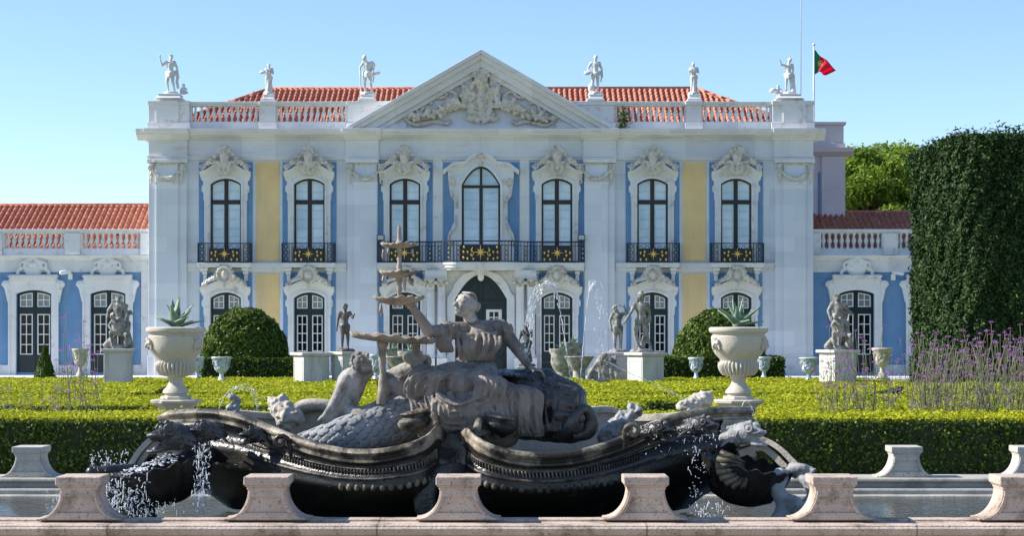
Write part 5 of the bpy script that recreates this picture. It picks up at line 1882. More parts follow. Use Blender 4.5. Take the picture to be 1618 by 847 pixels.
def big_urn(px, label, lab2, seed):
    D = 26.0
    k = D / FPX
    zf = lambda y: CH - (y - HY) * k
    t_ = thing('stone_urn', label, 'urn', ((px - CX) * k, D, 0))
    prof = [(0.02, 627), (17, 627), (17, 622), (21, 621), (20, 617), (14, 611), (11, 604), (11.5, 598), (13, 596), (24, 593), (29, 586), (31, 579), (30, 573.5), (28, 570.5), (31, 566), (37, 560), (42, 549), (43, 539), (43.5, 532), (41, 530), (41, 527.5), (45, 526), (47, 522.5), (46.5, 518.5), (44, 517), (39, 517.5), (38, 523), (0.02, 524)]
    m = MB().lathe([(a * k, zf(b)) for a, b in prof], n=120, wave=gadroon(30, 9, 12, .13))
    m.build('bowl', 'urnstone', t_, True, auto=40)
    b = MB()
    b.lathe([(23 * k, zf(632)), (25 * k, zf(631)), (25 * k, zf(627)), (23 * k, zf(626))], n=8, rot=PI / 8)
    b.lathe([(29 * k, zf(668)), (29 * k, zf(645)), (33 * k, zf(640)), (40 * k, zf(637)), (41 * k, zf(633)), (38 * k, zf(631.5))], n=8, rot=PI / 8)
    b.build('plinth', 'urnstone', t_, bevel=.006)
    b = MB(); b.lathe([(34 * k, 0), (34 * k, .12), (29 * k, .15), (29 * k, zf(667))], n=8, rot=PI / 8)
    b.build('pedestal', 'urnstone', t_)
    mk = MB(); rg = random.Random(4)
    mk.ell((0, 0, 0), (.055, .05, .07)); mk.cap((0, -.05, .01), (0, -.06, -.02), .012, .016)
    for q in (-1, 1):
        mk.ell((q * .02, -.045, .02), .012); mk.cap((q * .04, 0, .05), (q * .07, 0, -.06), .025, .015)
    for i in range(9): mk.ell((.06 * math.sin(i), -.02, .05 + .03 * math.cos(i * 1.3)), .02)
    mk.tube([(-.02, -.045, -.035), (.02, -.045, -.035)], .01, 6)
    me = sculpt(mk, .006, 1)
    for a in (rad(-150), rad(-28), rad(90)):
        o = link_mesh(me, 'mask', 'urnstone', t_, True, (math.cos(a) * 43 * k, math.sin(a) * 43 * k, zf(545)))
        o.rotation_euler = (0, 0, a + PI / 2)
    b = MB(); b.lathe([(38.5 * k, zf(526)), (37 * k, zf(521)), (0.02, zf(519.5))], n=24); b.build('soil', 'soil', t_)
    g_ = thing('agave', lab2, 'agave plant', ((px - CX) * k, D, zf(520)))
    agave(g_, .37, .44, seed)
    return t_
big_urn(278, 'large stone urn with ribbed lower bowl, left of the fountain', 'grey green agave growing in the left stone urn', 5)
big_urn(1167, 'large stone urn with ribbed lower bowl, right of the fountain', 'grey green agave growing in the right stone urn', 12)

def small_urn(name, label, px, y0, y1, wpx, D, mat, group=None, tall=True, blockz=True):
    """footed vase; photo rows y0 (rim) to y1 (foot)"""
    k = D / FPX
    zb_ = CH - (y1 - HY) * k
    h, r = (y1 - y0) * k, wpx / 2 * k
    t_ = thing(name, label, 'urn', ((px - CX) * k, D, zb_))
    if group: t_['group'] = group
    pf = [(.5, 0), (.5, .07), (.38, .12), (.22, .22), (.22, .34), (.45, .40), (.66, .5), (.70, .58), (.62, .64), (.66, .72), (.80, .86), (.97, .93), (1, .97), (.95, 1), (.8, 1), (.75, .93), (.02, .92)]
    MB().lathe([(a * r, b * h) for a, b in pf], n=20).build('bowl', mat, t_, True, auto=45)
    m = MB()
    for i in range(8):
        a = 2 * PI * i / 8
        m.tube([(math.cos(a) * r * .70, math.sin(a) * r * .70, .56 * h), (math.cos(a) * r * .80, math.sin(a) * r * .80, .74 * h), (math.cos(a + .4) * r * .86, math.sin(a + .4) * r * .86, .82 * h)], r * .05, 5)
    m.build('relief', 'faience' if mat == 'faience' else mat, t_, True)
    if zb_ > .03:
        m = MB(); m.box(-r * .62, r * .62, -r * .62, r * .62, -zb_, -.001); m.build('block', 'pedestal', t_)
    return t_
FU = 'blue and white faience urns around the parterre'
small_urn('faience_urn', 'small blue and white faience urn just right of the left stone urn', 312, 564, 601, 24, 61, 'faience', FU)
small_urn('faience_urn', 'wider blue and white faience urn before the left topiary hedge', 350, 564, 604, 33, 59, 'faience', FU)
small_urn('faience_urn', 'blue and white faience urn left of the right stone urn', 1100, 565, 602, 26, 61, 'faience', FU)
small_urn('faience_urn', 'blue and white faience urn right of the right stone urn', 1207, 564, 600, 25, 62, 'faience', FU)
small_urn('faience_urn', 'blue and white faience urn standing alone before the right pilaster', 1278, 565, 605, 33, 60, 'faience', FU)
small_urn('faience_urn', 'blue and white faience urn behind the child figure of the fountain', 594, 560, 604, 24, 60, 'faience', FU)
small_urn('garden_urn', 'cream stone urn before the second window of the left wing', 127, 551, 595, 28, 68, 'urnstone')
small_urn('garden_urn', 'cream stone urn before the window of the right wing', 1394, 550, 597, 34, 68, 'urnstone')
for px, y, w_, D, lab, lab2, wide in ((648, 555, 40, 66, 'stone planter left of the portal, behind the shell tray', 'agave in the planter behind the shell tray', 1), (622, 552, 30, 70, 'square stone planter left of the portal near the wall', 'agave in the square planter left of the portal', 0),
                               (888, 551, 40, 66, 'round stone planter right of the portal', 'agave in the round planter right of the portal', 1), (907, 542, 36, 70, 'taller grey stone planter right of the portal near the wall', 'agave in the taller grey planter by the wall', 0)):
    k = D / FPX
    x = (px - CX) * k; zt_ = CH - (y - HY) * k
    r = w_ / 2 * k
    t_ = thing('planter', lab, 'planter', (x, D, 0))
    MB().lathe([(r * .62, 0), (r * .62, zt_ * .25), (r * .5, zt_ * .32), (r * .75, zt_ * .45), (r * .9, zt_ * .6), (r * .86, zt_ * .8), (r, zt_ * .9), (r, zt_), (r * .85, zt_), (r * .8, zt_ - .05), (.02, zt_ - .05)], n=24 if wide else 4, rot=0 if wide else PI / 4).build('bowl', 'greystone', t_, bool(wide), auto=40)
    g_ = thing('agave', lab2, 'agave plant', (x, D, zt_ - .05))
    agave(g_, .26, .36, int(px))
    if wide:   # low scalloped basin beside it
        pass
for px, y, lab in ((631, 563, 'low round stone basin on a foot before the left portal planters'), (915, 563, 'low round stone basin on a foot before the right portal planters')):
    D = 63; k = D / FPX; zt_ = CH - (y - HY) * k; x = (px - CX) * k
    t_ = thing('stone_basin', lab, 'basin', (x, D, 0))
    MB().lathe([(.42, 0), (.42, .12), (.22, .22), (.20, zt_ * .5), (.26, zt_ * .58), (.42, zt_ * .85), (.50, zt_ * .97), (.49, zt_), (.42, zt_), (.34, zt_ * .9), (.02, zt_ * .85)], n=28).build('bowl', 'greystone', t_, True, auto=40)

# ------------------------------------------------------------------ garden statues on pedestals
def pedestal(t_, hw, h, rotz, mat='pedestal', seed=0):
    m = MB()
    m.box(-hw * 1.12, hw * 1.12, -hw * 1.12, hw * 1.12, -.05, .14)
    m.box(-hw, hw, -hw, hw, .141, h - .13)
    o = m.build('pedestal', mat, t_, bevel=.012)
    o.rotation_euler = (0, 0, rotz)
    c = MB()
    c.box(-hw * 1.08, hw * 1.08, -hw * 1.08, hw * 1.08, h - .129, h - .09)
    c.box(-hw * 1.2, hw * 1.2, -hw * 1.2, hw * 1.2, h - .089, h)
    c.build('cap', mat, o, bevel=.015)
    f = MB()
    for a in range(4):
        q = plate(rect(-hw * .84, hw * .84, .22, h - .22), [rect(-hw * .74, hw * .74, .27, h - .27)], -hw - .012, -hw + .003)
        f.merge(q, Matrix.Rotation(a * PI / 2, 4, 'Z'))
    f.build('panel_frame', mat, o)
    return o
def garden(name, label, px, ytop, D, hw, rotz, pmat='pedestal'):
    k = D / FPX
    h = CH - (ytop - HY) * k
    t_ = thing(name, label, 'pedestal', ((px - CX) * k, D, 0))
    pedestal(t_, hw, h, rotz, pmat)
    return (t_.location.x, D, h + .001), k
# empty one
garden('stone_pedestal', 'empty stone pedestal in front of a dark lower window on the left', 492, 557, 58, .42, rad(28))
# bronze
L_, k = garden('stone_pedestal', 'stone pedestal under the small bronze figure', 545, 556, 58, .29, rad(40))
statue('bronze_statue', 'small dark bronze nude statue with one arm across its chest', L_, 1.42, dict(hl=(-.17, .0, .46), er=(.17, -.05, .68), hr=(.20, -.12, .73), kl=(-.05, -.02, .275), ar=(.07, -.02, .045), head=(.01, -.01, .905)),
       mat='bronze', base=.07, look=(.3, -1, .1), hair='bun')
L_, k = garden('stone_pedestal', 'pinkish stone pedestal under the child statue', 976, 557, 60, .37, rad(4), 'pink')
def exw(m, J, H):
    m.tube([(.02 * H + .13 * H * math.cos(a), -.02, 1.0 * H + .06 * H * math.sin(a)) for a in np.linspace(0, 2 * PI, 15)[:-1]], .018 * H, 6, closed=True)
statue('garden_statue', 'stone child statue raising a wreath beside its head, left of the taller cloaked statue', L_, 1.46, dict(head=(-.06, -.01, .90), er=(.20, 0, .80), hr=(.15, -.02, .93), el=(-.17, .02, .64), hl=(-.15, -.02, .48), kl=(-.06, -.01, .27)),
       mat='greystone', base=.06, look=(.5, -1, .1), extra=lambda m, J, H: m.tube([J['hr'], (.02 * H, -.02 * H, .99 * H), (-.06 * H, 0, .97 * H)], .016 * H, 6), fat=1.12)
L_, k = garden('stone_pedestal', 'stone pedestal with bright lit left face under the cloaked statue', 1020, 557, 58, .40, rad(32))
def exc(m, J, H):
    for i in range(6):
        m.tube(spline([J['chest'] + Vector((.03 * H + .02 * H * i, .06 * H, .07 * H)), (.10 * H + .012 * H * i, .07 * H, .62 * H), (.08 * H + .018 * H * i, .06 * H, .47 * H)], 5), [.02 * H] * 11, 6)
    m.cap((.02 * H, .05 * H, 0), (.06 * H, .04 * H, .22 * H), .05 * H, .04 * H)
    m.ell(J['head'] + Vector((0, 0, .055 * H)), (.075 * H, .075 * H, .018 * H)); m.ell(J['head'] + Vector((0, 0, .07 * H)), .045 * H)
statue('garden_statue', 'stone statue of a cloaked man in a hat striding left', (L_[0] - .14, L_[1], L_[2]), 1.78, dict(head=(.0, -.02, .905), el=(-.17, -.03, .65), hl=(-.27, -.05, .50), er=(.15, .04, .66), hr=(.12, .06, .56), kl=(-.10, -.03, .275), al=(-.03, .0, .045), kr=(.08, .0, .27), ar=(.17, .05, .06)),
       mat='greystone', base=.07, look=(-.8, -.5, 0), extra=exc)
def group_extra(mir):
    s_ = mir
    def f(m, J, H):
        # second figure crouching at the feet, third clinging behind
        g2 = figure(dict(pelvis=(0, 0, .30), waist=(-.03, -.04, .38), chest=(-.06, -.06, .48), neck=(-.10, -.08, .56), head=(-.14, -.10, .63), sl=(-.14, -.06, .54), sr=(.03, -.06, .54), el=(-.22, -.1, .44), hl=(-.16, -.16, .36), er=(.10, -.1, .46), hr=(.12, -.05, .60),
                         tl=(-.06, -.03, .28), kl=(-.18, -.10, .30), al=(-.16, -.06, .06), tr=(.06, -.03, .28), kr=(.15, -.14, .26), ar=(.12, -.06, .05)), H * .95, hair='short', look=(-.6, -1, .4))
        m.v += []
        o = MB(); o.add([(s_ * v[0] * 1.0 + s_ * .06 * H, v[1] - .08 * H, v[2] - .04 * H) for v in g2.v], g2.f)
        m.merge(o)
        g3 = figure(dict(er=(.16, -.03, .72), hr=(.06, -.08, .80), el=(-.10, -.06, .66), hl=(-.02, -.12, .70)), H * .78, hair='short', look=(.3, -1, .5))
        o = MB(); o.add([(s_ * (v[0] + .14 * H), v[1] + .06 * H, v[2] + .04 * H) for v in g3.v], g3.f)
        m.merge(o)
        m.cap((s_ * -.22 * H, -.1 * H, .0), (s_ * -.10 * H, -.06 * H, .10 * H), .06 * H, .08 * H)
        m.cap((s_ * .2 * H, 0, 0), (s_ * .16 * H, 0, .30 * H), .10 * H, .06 * H)
    return f
L_, k = garden('stone_pedestal', 'streaked stone pedestal under the left figure group', 187, 551, 56, .39, rad(8))
statue('statue_group', 'weathered stone group of entwined figures before the left wing window', L_, 1.52, dict(el=(-.19, .0, .68), hl=(-.20, -.06, .55), er=(.16, -.02, .64), hr=(.20, -.08, .56)), mat='greystone', base=.1, drape=('loin',), extra=group_extra(1), look=(.2, -1, -.1), fat=1.1)
L_, k = garden('stone_pedestal', 'stone pedestal under the right figure group, among verbena flowers', 1324, 553, 57, .40, rad(26))
statue('statue_group', 'weathered stone group of a bearded figure lifting another, before the right wing', L_, 1.62, dict(el=(-.18, .0, .66), hl=(-.15, -.06, .52), er=(.17, -.04, .70), hr=(.13, -.12, .74), head=(-.02, -.02, .905)), mat='greystone', base=.1, drape=('loin',), extra=group_extra(1), look=(-.1, -1, -.1), fat=1.1)
# dark figure at the portal, rocky group to the right of the fountain
k = 69 / FPX
statue('garden_statue', 'dark weathered statue standing beside the right portal columns', ((832 - CX) * k, 69, .55), 1.55, dict(er=(.12, -.06, .66), hr=(.02, -.13, .70), hl=(-.20, -.03, .52)), mat='darklead', base=.07, drape=('skirt', .1, .05, .13, 7), hair='bun', plinth=None)
m = MB(); x = (832 - CX) * k
t_ = thing('stone_pedestal', 'small stone block under the dark statue by the portal', 'pedestal', (x, 69, 0)); pedestal(t_, .30, .545, 0)
D = 59; k = D / FPX
t_ = thing('rock_sculpture', 'pale carved rockwork with sea creatures right of the fountain jets', 'sculpture', ((955 - CX) * k, D, 0))
m = MB(); rg = random.Random(17)
for i in range(60):
    a = rg.uniform(-1, 1); hh = rg.uniform(0, 1)
    m.ell((a * .55 * (1 - .35 * hh), rg.uniform(-.3, .3), .1 + hh * .95 * (1 - .4 * abs(a))), rg.uniform(.06, .16), n=8, m=6)
for i in range(9):
    a = rg.uniform(-.5, .5)
    m.tube(spline([(a, -.3, .1), (a + rg.uniform(-.2, .2), -.36, .4), (a * .7, -.25, .8), (a * .6 + .1, -.1, 1.05)], 4), [.07 - .003 * q for q in range(13)], 6)
link_mesh(sculpt(m, .028, 1, .012, 9), 'carving', 'greystone', t_, True)

# ------------------------------------------------------------------ verbena
def verbena(name_i, x, D, h, spread, ns, seed, label, group, dry=.2, lean=0.0):
    rg = random.Random(seed); nr = np.random.default_rng(seed)
    t_ = thing('verbena_plant', label, 'flower', (x, D, 0), group)
    st_ = MB(); tips, dtips = [], []
    for i in range(ns):
        a = rg.uniform(0, 2 * PI); s_ = spread * rg.uniform(.1, 1)
        hh = h * rg.uniform(.68, 1.02)
        b = Vector((rg.uniform(-.10, .10), rg.uniform(-.10, .10), 0))
        tp = Vector((math.cos(a) * s_ + lean * hh, math.sin(a) * s_, hh))
        md = b.lerp(tp, .5) + Vector((rg.uniform(-.05, .05), rg.uniform(-.05, .05), .06 * hh))
        P = spline([b, md, tp], 4)
        st_.tube(P, [.0055 - .00035 * q for q in range(len(P))], 4)
        tips.append(tp)
        for j in range(rg.randint(0, 2)):
            q0 = P[rg.randint(3, 6)]
            q1 = q0 + Vector((rg.uniform(-.16, .16), rg.uniform(-.16, .16), rg.uniform(.12, .30)))
            st_.tube([q0, q0.lerp(q1, .5) + Vector((0, 0, .02)), q1], [.004, .0035, .003], 4)
            tips.append(q1)
    for i in range(ns * 2):     # narrow leaves low on the stems
        z = rg.uniform(.1, .65) * h; a = rg.uniform(0, 2 * PI); r = spread * z / h * .7
        p0 = Vector((math.cos(a) * r + lean * z, math.sin(a) * r, z)); d = Vector((rg.uniform(-1, 1), rg.uniform(-1, 1), .5)).normalized() * .08
        st_.tube([p0, p0 + d * .5, p0 + d], [.003, .008, .001], 4, .3)
    st_.build('stem', 'stem', t_, True)
    for nm, mt, sel in (('flower_head', 'petal', lambda q: rg.random() > dry), ('spent_head', 'dryhead', None)):
        if nm == 'flower_head':
            A = [q for q in tips if rg.random() > dry]; B = [q for q in tips if q not in A]
            src = A
        else:
            src = B
        if not src: continue
        for q in src:
            n = 34 if nm == 'flower_head' else 12
            d = nr.normal(size=(n, 3)); d[:, 2] = np.abs(d[:, 2]); d /= np.linalg.norm(d, axis=1)[:, None]
            r = (.027 if nm == 'flower_head' else .016) * rg.uniform(.8, 1.3)
            me = leaf_mesh(d * np.array([r * 1.15, r * 1.15, r * .75]), d, (.011 if nm == 'flower_head' else .009), nr, .5, 1.2)
            link_mesh(me, nm, mt, t_, False, q)
    return t_
VR = 'purple verbena plants on the right of the parterre'
VRL = 'tall thin purple verbena plant in the clump growing before the dark yew'
vr = random.Random(77)
for i in range(17):
    px = 1440 + 11.5 * i + vr.uniform(-5, 5); D = vr.uniform(25.2, 28.5)
    if i % 5 == 0: D = 25.15
    verbena(i, (px - CX) * D / FPX, D, vr.uniform(1.5, 1.92), .34, 14, 100 + i, VRL, VR, .38, vr.uniform(-.05, .12))
VM = 'sparse purple verbena plants before the right statue group'
for i in range(8):
    px = 1312 + 15 * i + vr.uniform(-5, 5); D = vr.uniform(25.2, 28)
    verbena(i, (px - CX) * D / FPX, D, vr.uniform(1.25, 1.95) * (1 if i % 2 else .8), .22, 8, 140 + i, 'sparse purple verbena plant before the pedestal of the right statue group', VM, .25, vr.uniform(-.05, .05))
VL = 'sparse verbena plants on the left of the parterre'
for i, (px, h) in enumerate(((12, 1.2), (38, 1.1), (66, 1.3), (92, 1.45), (112, 1.95), (132, 1.85), (148, 1.5), (78, 1.05))):
    D = 25.4 + .4 * (i % 4)
    verbena(i, (px - CX) * D / FPX, D, h,   .20, 4 if h < 1.5 else 7, 170 + i, 'sparse thin verbena plant with few heads on the left before the wing', VL, .7 if h < 1.4 else .08)
# weed in the cornice
t_ = thing('wild_plant', 'small weed growing from the cornice at the right foot of the pediment', 'plant', (PAL.location.x + X(984), FD - .2, Z(205)))
nr = np.random.default_rng(3); P = nr.normal(size=(160, 3)) * np.array([.10, .08, .28]) + np.array([0, 0, .35]); P[:, 2] = np.abs(P[:, 2])
m = MB()
for i in range(7): m.tube([(0, 0, 0), (.15 * math.sin(i * 2), .1 * math.cos(i), .5 + .05 * i)], [.012, .006], 4)
m.build('stem', 'stem', t_)
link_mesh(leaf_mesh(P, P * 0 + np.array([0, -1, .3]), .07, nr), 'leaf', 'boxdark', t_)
# ------------------------------------------------------------------ the fountain: basin
def rooted(name, label, cat, base, group=None):
    return thing(name, label, cat, base, group)
def put(mb_or_me, name, mat, root, smooth=True, auto=None, off=None):
    """geometry given in world metres, parented to a thing (or a part of one) at `off`"""
    o = off if off is not None else root.location
    if isinstance(mb_or_me, MB):
        mb_or_me.v = [(a - o[0], b - o[1], c - o[2]) for a, b, c in mb_or_me.v]
        return mb_or_me.build(name, mat, root, smooth, auto=auto)
    mb_or_me.transform(Matrix.Translation(-Vector(o)))
    return link_mesh(mb_or_me, name, mat, root, smooth, auto=auto)

FB = rooted('fountain_basin', 'large black wet rocaille fountain basin with two bulging lobes and scrolled rim', 'fountain', Vector((W(712, 800, 17.6).x, 17.6, 0)))
XC = FB.location.x
rimL = [(256, 657, 17.75), (272, 652, 17.45), (308, 649, 17.2), (345, 650, 17.0), (385, 659, 16.85), (420, 673, 16.7), (455, 687, 16.5), (500, 702, 16.3), (550, 712, 16.15), (600, 712, 16.05), (645, 703, 16.05), (674, 690, 16.15), (692, 674, 16.35), (704, 684, 16.65), (714, 694, 16.75)]
rimR = [(726, 688, 16.65), (738, 680, 16.35), (755, 694, 16.15), (788, 709, 16.05), (840, 718, 16.05), (900, 716, 16.15), (950, 704, 16.3), (990, 690, 16.5), (1030, 671, 16.7), (1070, 657, 16.85), (1110, 648, 17.0), (1150, 645, 17.2), (1186, 646, 17.6)]
rim = spline([W(*q) for q in rimL + rimR], 8)
ZB = .10
def outdir(P):
    d = Vector(((P.x - XC) * .30, P.y - 18.0, 0))
    return d.normalized()
def loft(path, prof, zb=ZB):
    m = MB(); rows = []
    for P in path:
        d = outdir(P)
        H = P.z - zb
        rows.append([Vector((P.x + d.x * o, P.y + d.y * o, P.z - f * H)) if not ab else Vector((P.x + d.x * o, P.y + d.y * o, P.z - f)) for o, f, ab in prof])
    m.grid(rows[::-1])
    return m
rimprof = [(-.10, .14, 1), (-.085, .02, 1), (-.06, -.012, 1), (0.0, -.018, 1), (.035, -.006, 1), (.05, .02, 1), (.04, .045, 1), (.015, .055, 1), (.012, .07, 1), (.03, .078, 1), (.032, .098, 1), (.01, .108, 1), (-.02, .115, 1)]
bodyprof = [(.0, .10, 1), (-.03, .20, 0), (-.02, .25, 0), (.03, .28, 0), (.055, .32, 0), (.06, .37, 0), (.045, .42, 0), (.06, .45, 0), (.045, .50, 0), (.0, .55, 0), (-.10, .63, 0), (-.26, .75, 0), (-.48, .88, 0), (-.62, 1.0, 0)]
put(loft(rim, bodyprof), 'bowl', 'wet', FB, True)
put(loft(rim, rimprof), 'rim', 'rimstone', FB, True, 50)
# carved bands on the two lobes
def along(a, b, step):
    """points on the rim between photo columns a and b"""
    out, acc = [], 0
    prev = None
    for P in rim:
        px = CX + P.x * FPX / P.y
        if a <= px <= b:
            if prev is not None:
                acc += (P - prev).length
            if prev is None or acc >= step:
                out.append(P); acc = 0
            prev = P
    return out
rim_f = spline([W(*q) for q in rimL + rimR], 60)
_r = rim; rim = rim_f
for (a, b), (a2, b2), (a3, b3) in (((452, 690), (540, 690), (395, 690)), ((740, 1008), (740, 1000), (740, 1060))):
    eg, fl = MB(), MB()
    for i, P in enumerate(along(a, b, .030)):
        d = outdir(P); H = P.z - ZB
        q = P + d * .045; q.z = P.z - .285 * H
        fl.cap(q + Vector((0, 0, .022)), q - Vector((-.006, 0, .022)), .010, .008, 5)
    for i, P in enumerate(along(a2, b2, .074)):
        d = outdir(P); H = P.z - ZB
        q = P + d * .035; q.z = P.z - .475 * H
        eg.ell(q, (.030, .03, .036), n=8, m=6)
    P_ = along(a3, b3, .02)
    for f, o, r in ((.36, .058, .012), (.235, .0, .010)):
        fl.tube([p + outdir(p) * o - Vector((0, 0, f * (p.z - ZB))) for p in P_], r, 6)
    put(fl, 'fluted_band', 'wetband', FB, True)
    put(eg, 'egg_band', 'wetband', FB, True)
rim = _r
# scroll drums at the inner ends of the two lobes
for px, py, s_ in ((655, 661, -1), (789, 668, 1)):
    c = W(px, py, 16.78)
    m = MB()
    m.lathe([(.02, .07), (.085, .07), (.12, .06), (.13, .045), (.115, .03), (.10, .022), (.105, .012), (.13, -.004), (.145, -.03), (.135, -.06), (.11, -.085), (.02, -.12)], c, 20, 0, lambda j, a, r, z: (r, z - s_ * .02 * math.cos(a)), 1.05, .85)
    m.tube(spline([c + Vector((s_ * -.10, .05, .03)), c + Vector((s_ * -.17, -.05, .02)), W(px - s_ * 34, py + 3, 16.5), W(px - s_ * 36, py + 12, 16.35)], 5), [.035] * 16, 8)
    put(m, 'scroll', 'rimstone', FB, True, 50)
# fan of ribs in the notch between the lobes
m = MB()
for i in range(13):
    t = -1 + 2 * i / 12
    a_ = W(715 + 16 * t, 690 + 4 * abs(t), 16.70)
    b_ = W(717 + 52 * t, 742 - 12 * abs(t), 16.42 - .12 * abs(t))
    md = a_.lerp(b_, .5) + Vector((0, -.05, .01))
    m.tube(spline([a_, md, b_], 5), [.022 + .016 * q / 10 for q in range(11)], 7)
m.ell(W(716, 722, 16.75), (.25, .22, .22))
put(sculpt(m, .012, 1, .004, 20), 'shell_fan', 'wetband', FB)
m = MB(); m.tube(spline([W(735, 742, 16.4), W(700, 748, 16.3), W(676, 766, 16.25), W(672, 800, 16.25), W(690, 830, 16.3)], 5), [.05, .06, .065, .07, .075, .08, .08, .085, .085, .09, .09, .1, .1, .1, .1, .1, .1, .1, .1, .1, .1], 10)
put(m, 'fish_tail_support', 'darklead', FB)
# inside: water and back rim
m = MB(); pts = [Vector((p.x, p.y + .05, .60)) for p in rim[::4]]
n = len(pts)
m.add(pts + [Vector((p.x, 18.8, .60)) for p in pts], [(i, i + 1, n + i + 1, n + i) for i in range(n - 1)])
put(m, 'water_surface', 'pool', FB, False)
back = spline([W(*q) for q in [(256, 657, 17.75), (290, 652, 18.3), (360, 648, 18.6), (430, 652, 18.8), (470, 644, 18.85), (500, 639, 18.85), (535, 641, 18.85), (560, 655, 18.9), (640, 668, 19.0), (760, 668, 19.0), (880, 655, 18.95), (930, 644, 18.9), (968, 643, 18.9), (1000, 655, 18.85), (1060, 653, 18.6), (1120, 648, 18.4), (1186, 646, 17.6)]], 5)
m = MB()
for (y0, y1, z0, z1) in ((-.07, .07, -.06, 0), (-.03, .10, -.45, -.06)):
    m.grid([[p + Vector((0, y1, z1)), p + Vector((0, y0, z1)), p + Vector((0, y0, z0)), p + Vector((0, y1, z0))] for p in back])
put(m, 'back_rim', 'palestone', FB, True, 40)

# pale end blocks and their curved buttresses
def ribbon(pts, w, t):
    """thick curved band: path in the picture plane, width in depth"""
    P = spline(pts, 6)
    m = MB(); rows = []
    for i, p in enumerate(P):
        a, b = P[max(0, i - 1)], P[min(len(P) - 1, i + 1)]
        d = (b - a).normalized()
        nn = Vector((-d.z, 0, d.x))
        if nn.z < 0: nn = -nn
        rows.append([p + nn * t / 2 + Vector((0, -w / 2, 0)), p + nn * t / 2 + Vector((0, w / 2, 0)), p - nn * t / 2 + Vector((0, w / 2, 0)), p - nn * t / 2 + Vector((0, -w / 2, 0)), p + nn * t / 2 + Vector((0, -w / 2, 0))])
    m.grid(rows)
    m.add(rows[0][:4], [(0, 1, 2, 3)]); m.add(rows[-1][:4], [(3, 2, 1, 0)])
    return m
m = ribbon([W(*q) for q in [(300, 676, 17.1), (262, 682, 17.1), (235, 702, 17.05), (216, 728, 17.0), (206, 752, 16.95)]], .42, .05)
m.merge(ribbon([W(*q) for q in [(300, 684, 17.1), (266, 690, 17.1), (244, 706, 17.05), (226, 730, 17.0), (216, 754, 16.95)]], .30, .05))
put(m, 'buttress', 'palestone', FB, True, 40)
m = ribbon([W(*q) for q in [(1165, 700, 17.1), (1200, 694, 17.1), (1225, 706, 17.05), (1248, 728, 17.0), (1266, 746, 16.95)]], .42, .05)
m.merge(ribbon([W(*q) for q in [(1165, 716, 17.1), (1196, 706, 17.1), (1216, 716, 17.05), (1238, 738, 17.0), (1256, 752, 16.95)]], .30, .06))
put(m, 'buttress', 'palestone', FB, True, 40)
def endblock(pxs, s_):
    m = MB()
    P = [p for p in rim if pxs[0] <= CX + p.x * FPX / p.y <= pxs[1]]
    rows = []
    for p in P:
        d = outdir(p)
        rows.append([p + d * o - Vector((0, 0, f)) for o, f in ((.012, .09), (.02, .12), (-.01, .16), (-.01, .24), (.0, .30), (.03, .36), (.02, .40))])
    m.grid(rows[::-1])
    return m
put(endblock((256, 330), -1), 'end_block', 'palestone', FB)
put(endblock((1140, 1188), 1), 'end_block', 'palestone', FB)

# shells at the two ends
def scallop(c, rx, rz_, n_ribs, tilt, depth, roll=0):
    """shallow ribbed shell bowl with a wavy lip"""
    m = MB()
    prof = [(.05, -depth), (.35, -depth * .98), (.65, -depth * .8), (.88, -depth * .42), (1.0, 0.0), (1.03, .03), (.98, .035), (.90, -.01), (.6, -.06), (.02, -.09)]
    m.lathe([(r * rx, z) for r, z in prof], (0, 0, 0), 72, 0, lambda j, a, r, z: (r * (1 + .045 * math.cos(n_ribs * a) * (1 if 1 < j < 8 else .3)), z + (.020 * math.cos(n_ribs * a) if j in (4, 5, 6) else 0)), 1, rz_ / rx)
    R = Matrix.Translation(c) @ Matrix.Rotation(roll, 4, 'Y') @ Matrix.Rotation(tilt, 4, 'X')
    m.v = [tuple(R @ Vector(v)) for v in m.v]
    return m
put(scallop(W(252, 735, 16.65), .50, .42, 15, rad(-4), .36, rad(14)) if False else scallop(W(250, 738, 16.62), .48, .40, 17, rad(6), .34, rad(-13)), 'end_shell', 'wet', FB, True, 60)
put(scallop(W(1180, 738, 16.7), .40, .36, 17, rad(6), .34, rad(10)), 'end_shell', 'wet', FB, True, 60)
m = MB()      # pale ribs of the right shell, left spout lip
for i in range(8):
    a = rad(150 + i * 15)
    o_ = W(1184, 736, 16.42)
    m.tube([o_ + Vector((.05 * math.cos(a), 0, .05 * math.sin(a))), o_ + Vector((.18 * math.cos(a), -.06, .16 * math.sin(a))), o_ + Vector((.29 * math.cos(a), -.02, .22 * math.sin(a)))], [.012, .024, .032], 8)
put(m, 'shell_rib', 'wetband', FB)
m = MB()
m.cap(W(214, 742, 16.6), W(146, 748, 16.55), .055, .06); m.cap(W(146, 748, 16.55), W(140, 768, 16.55), .05, .04)
m.cap(W(200, 752, 16.4), W(176, 758, 16.4), .05, .05); m.cap(W(182, 765, 16.6), W(186, 830, 16.6), .13, .18); m.cap(W(205, 770, 16.5), W(222, 825, 16.6), .12, .16)
put(sculpt(m, .016, 1, .015, 9), 'spout_lip', 'wet', FB)

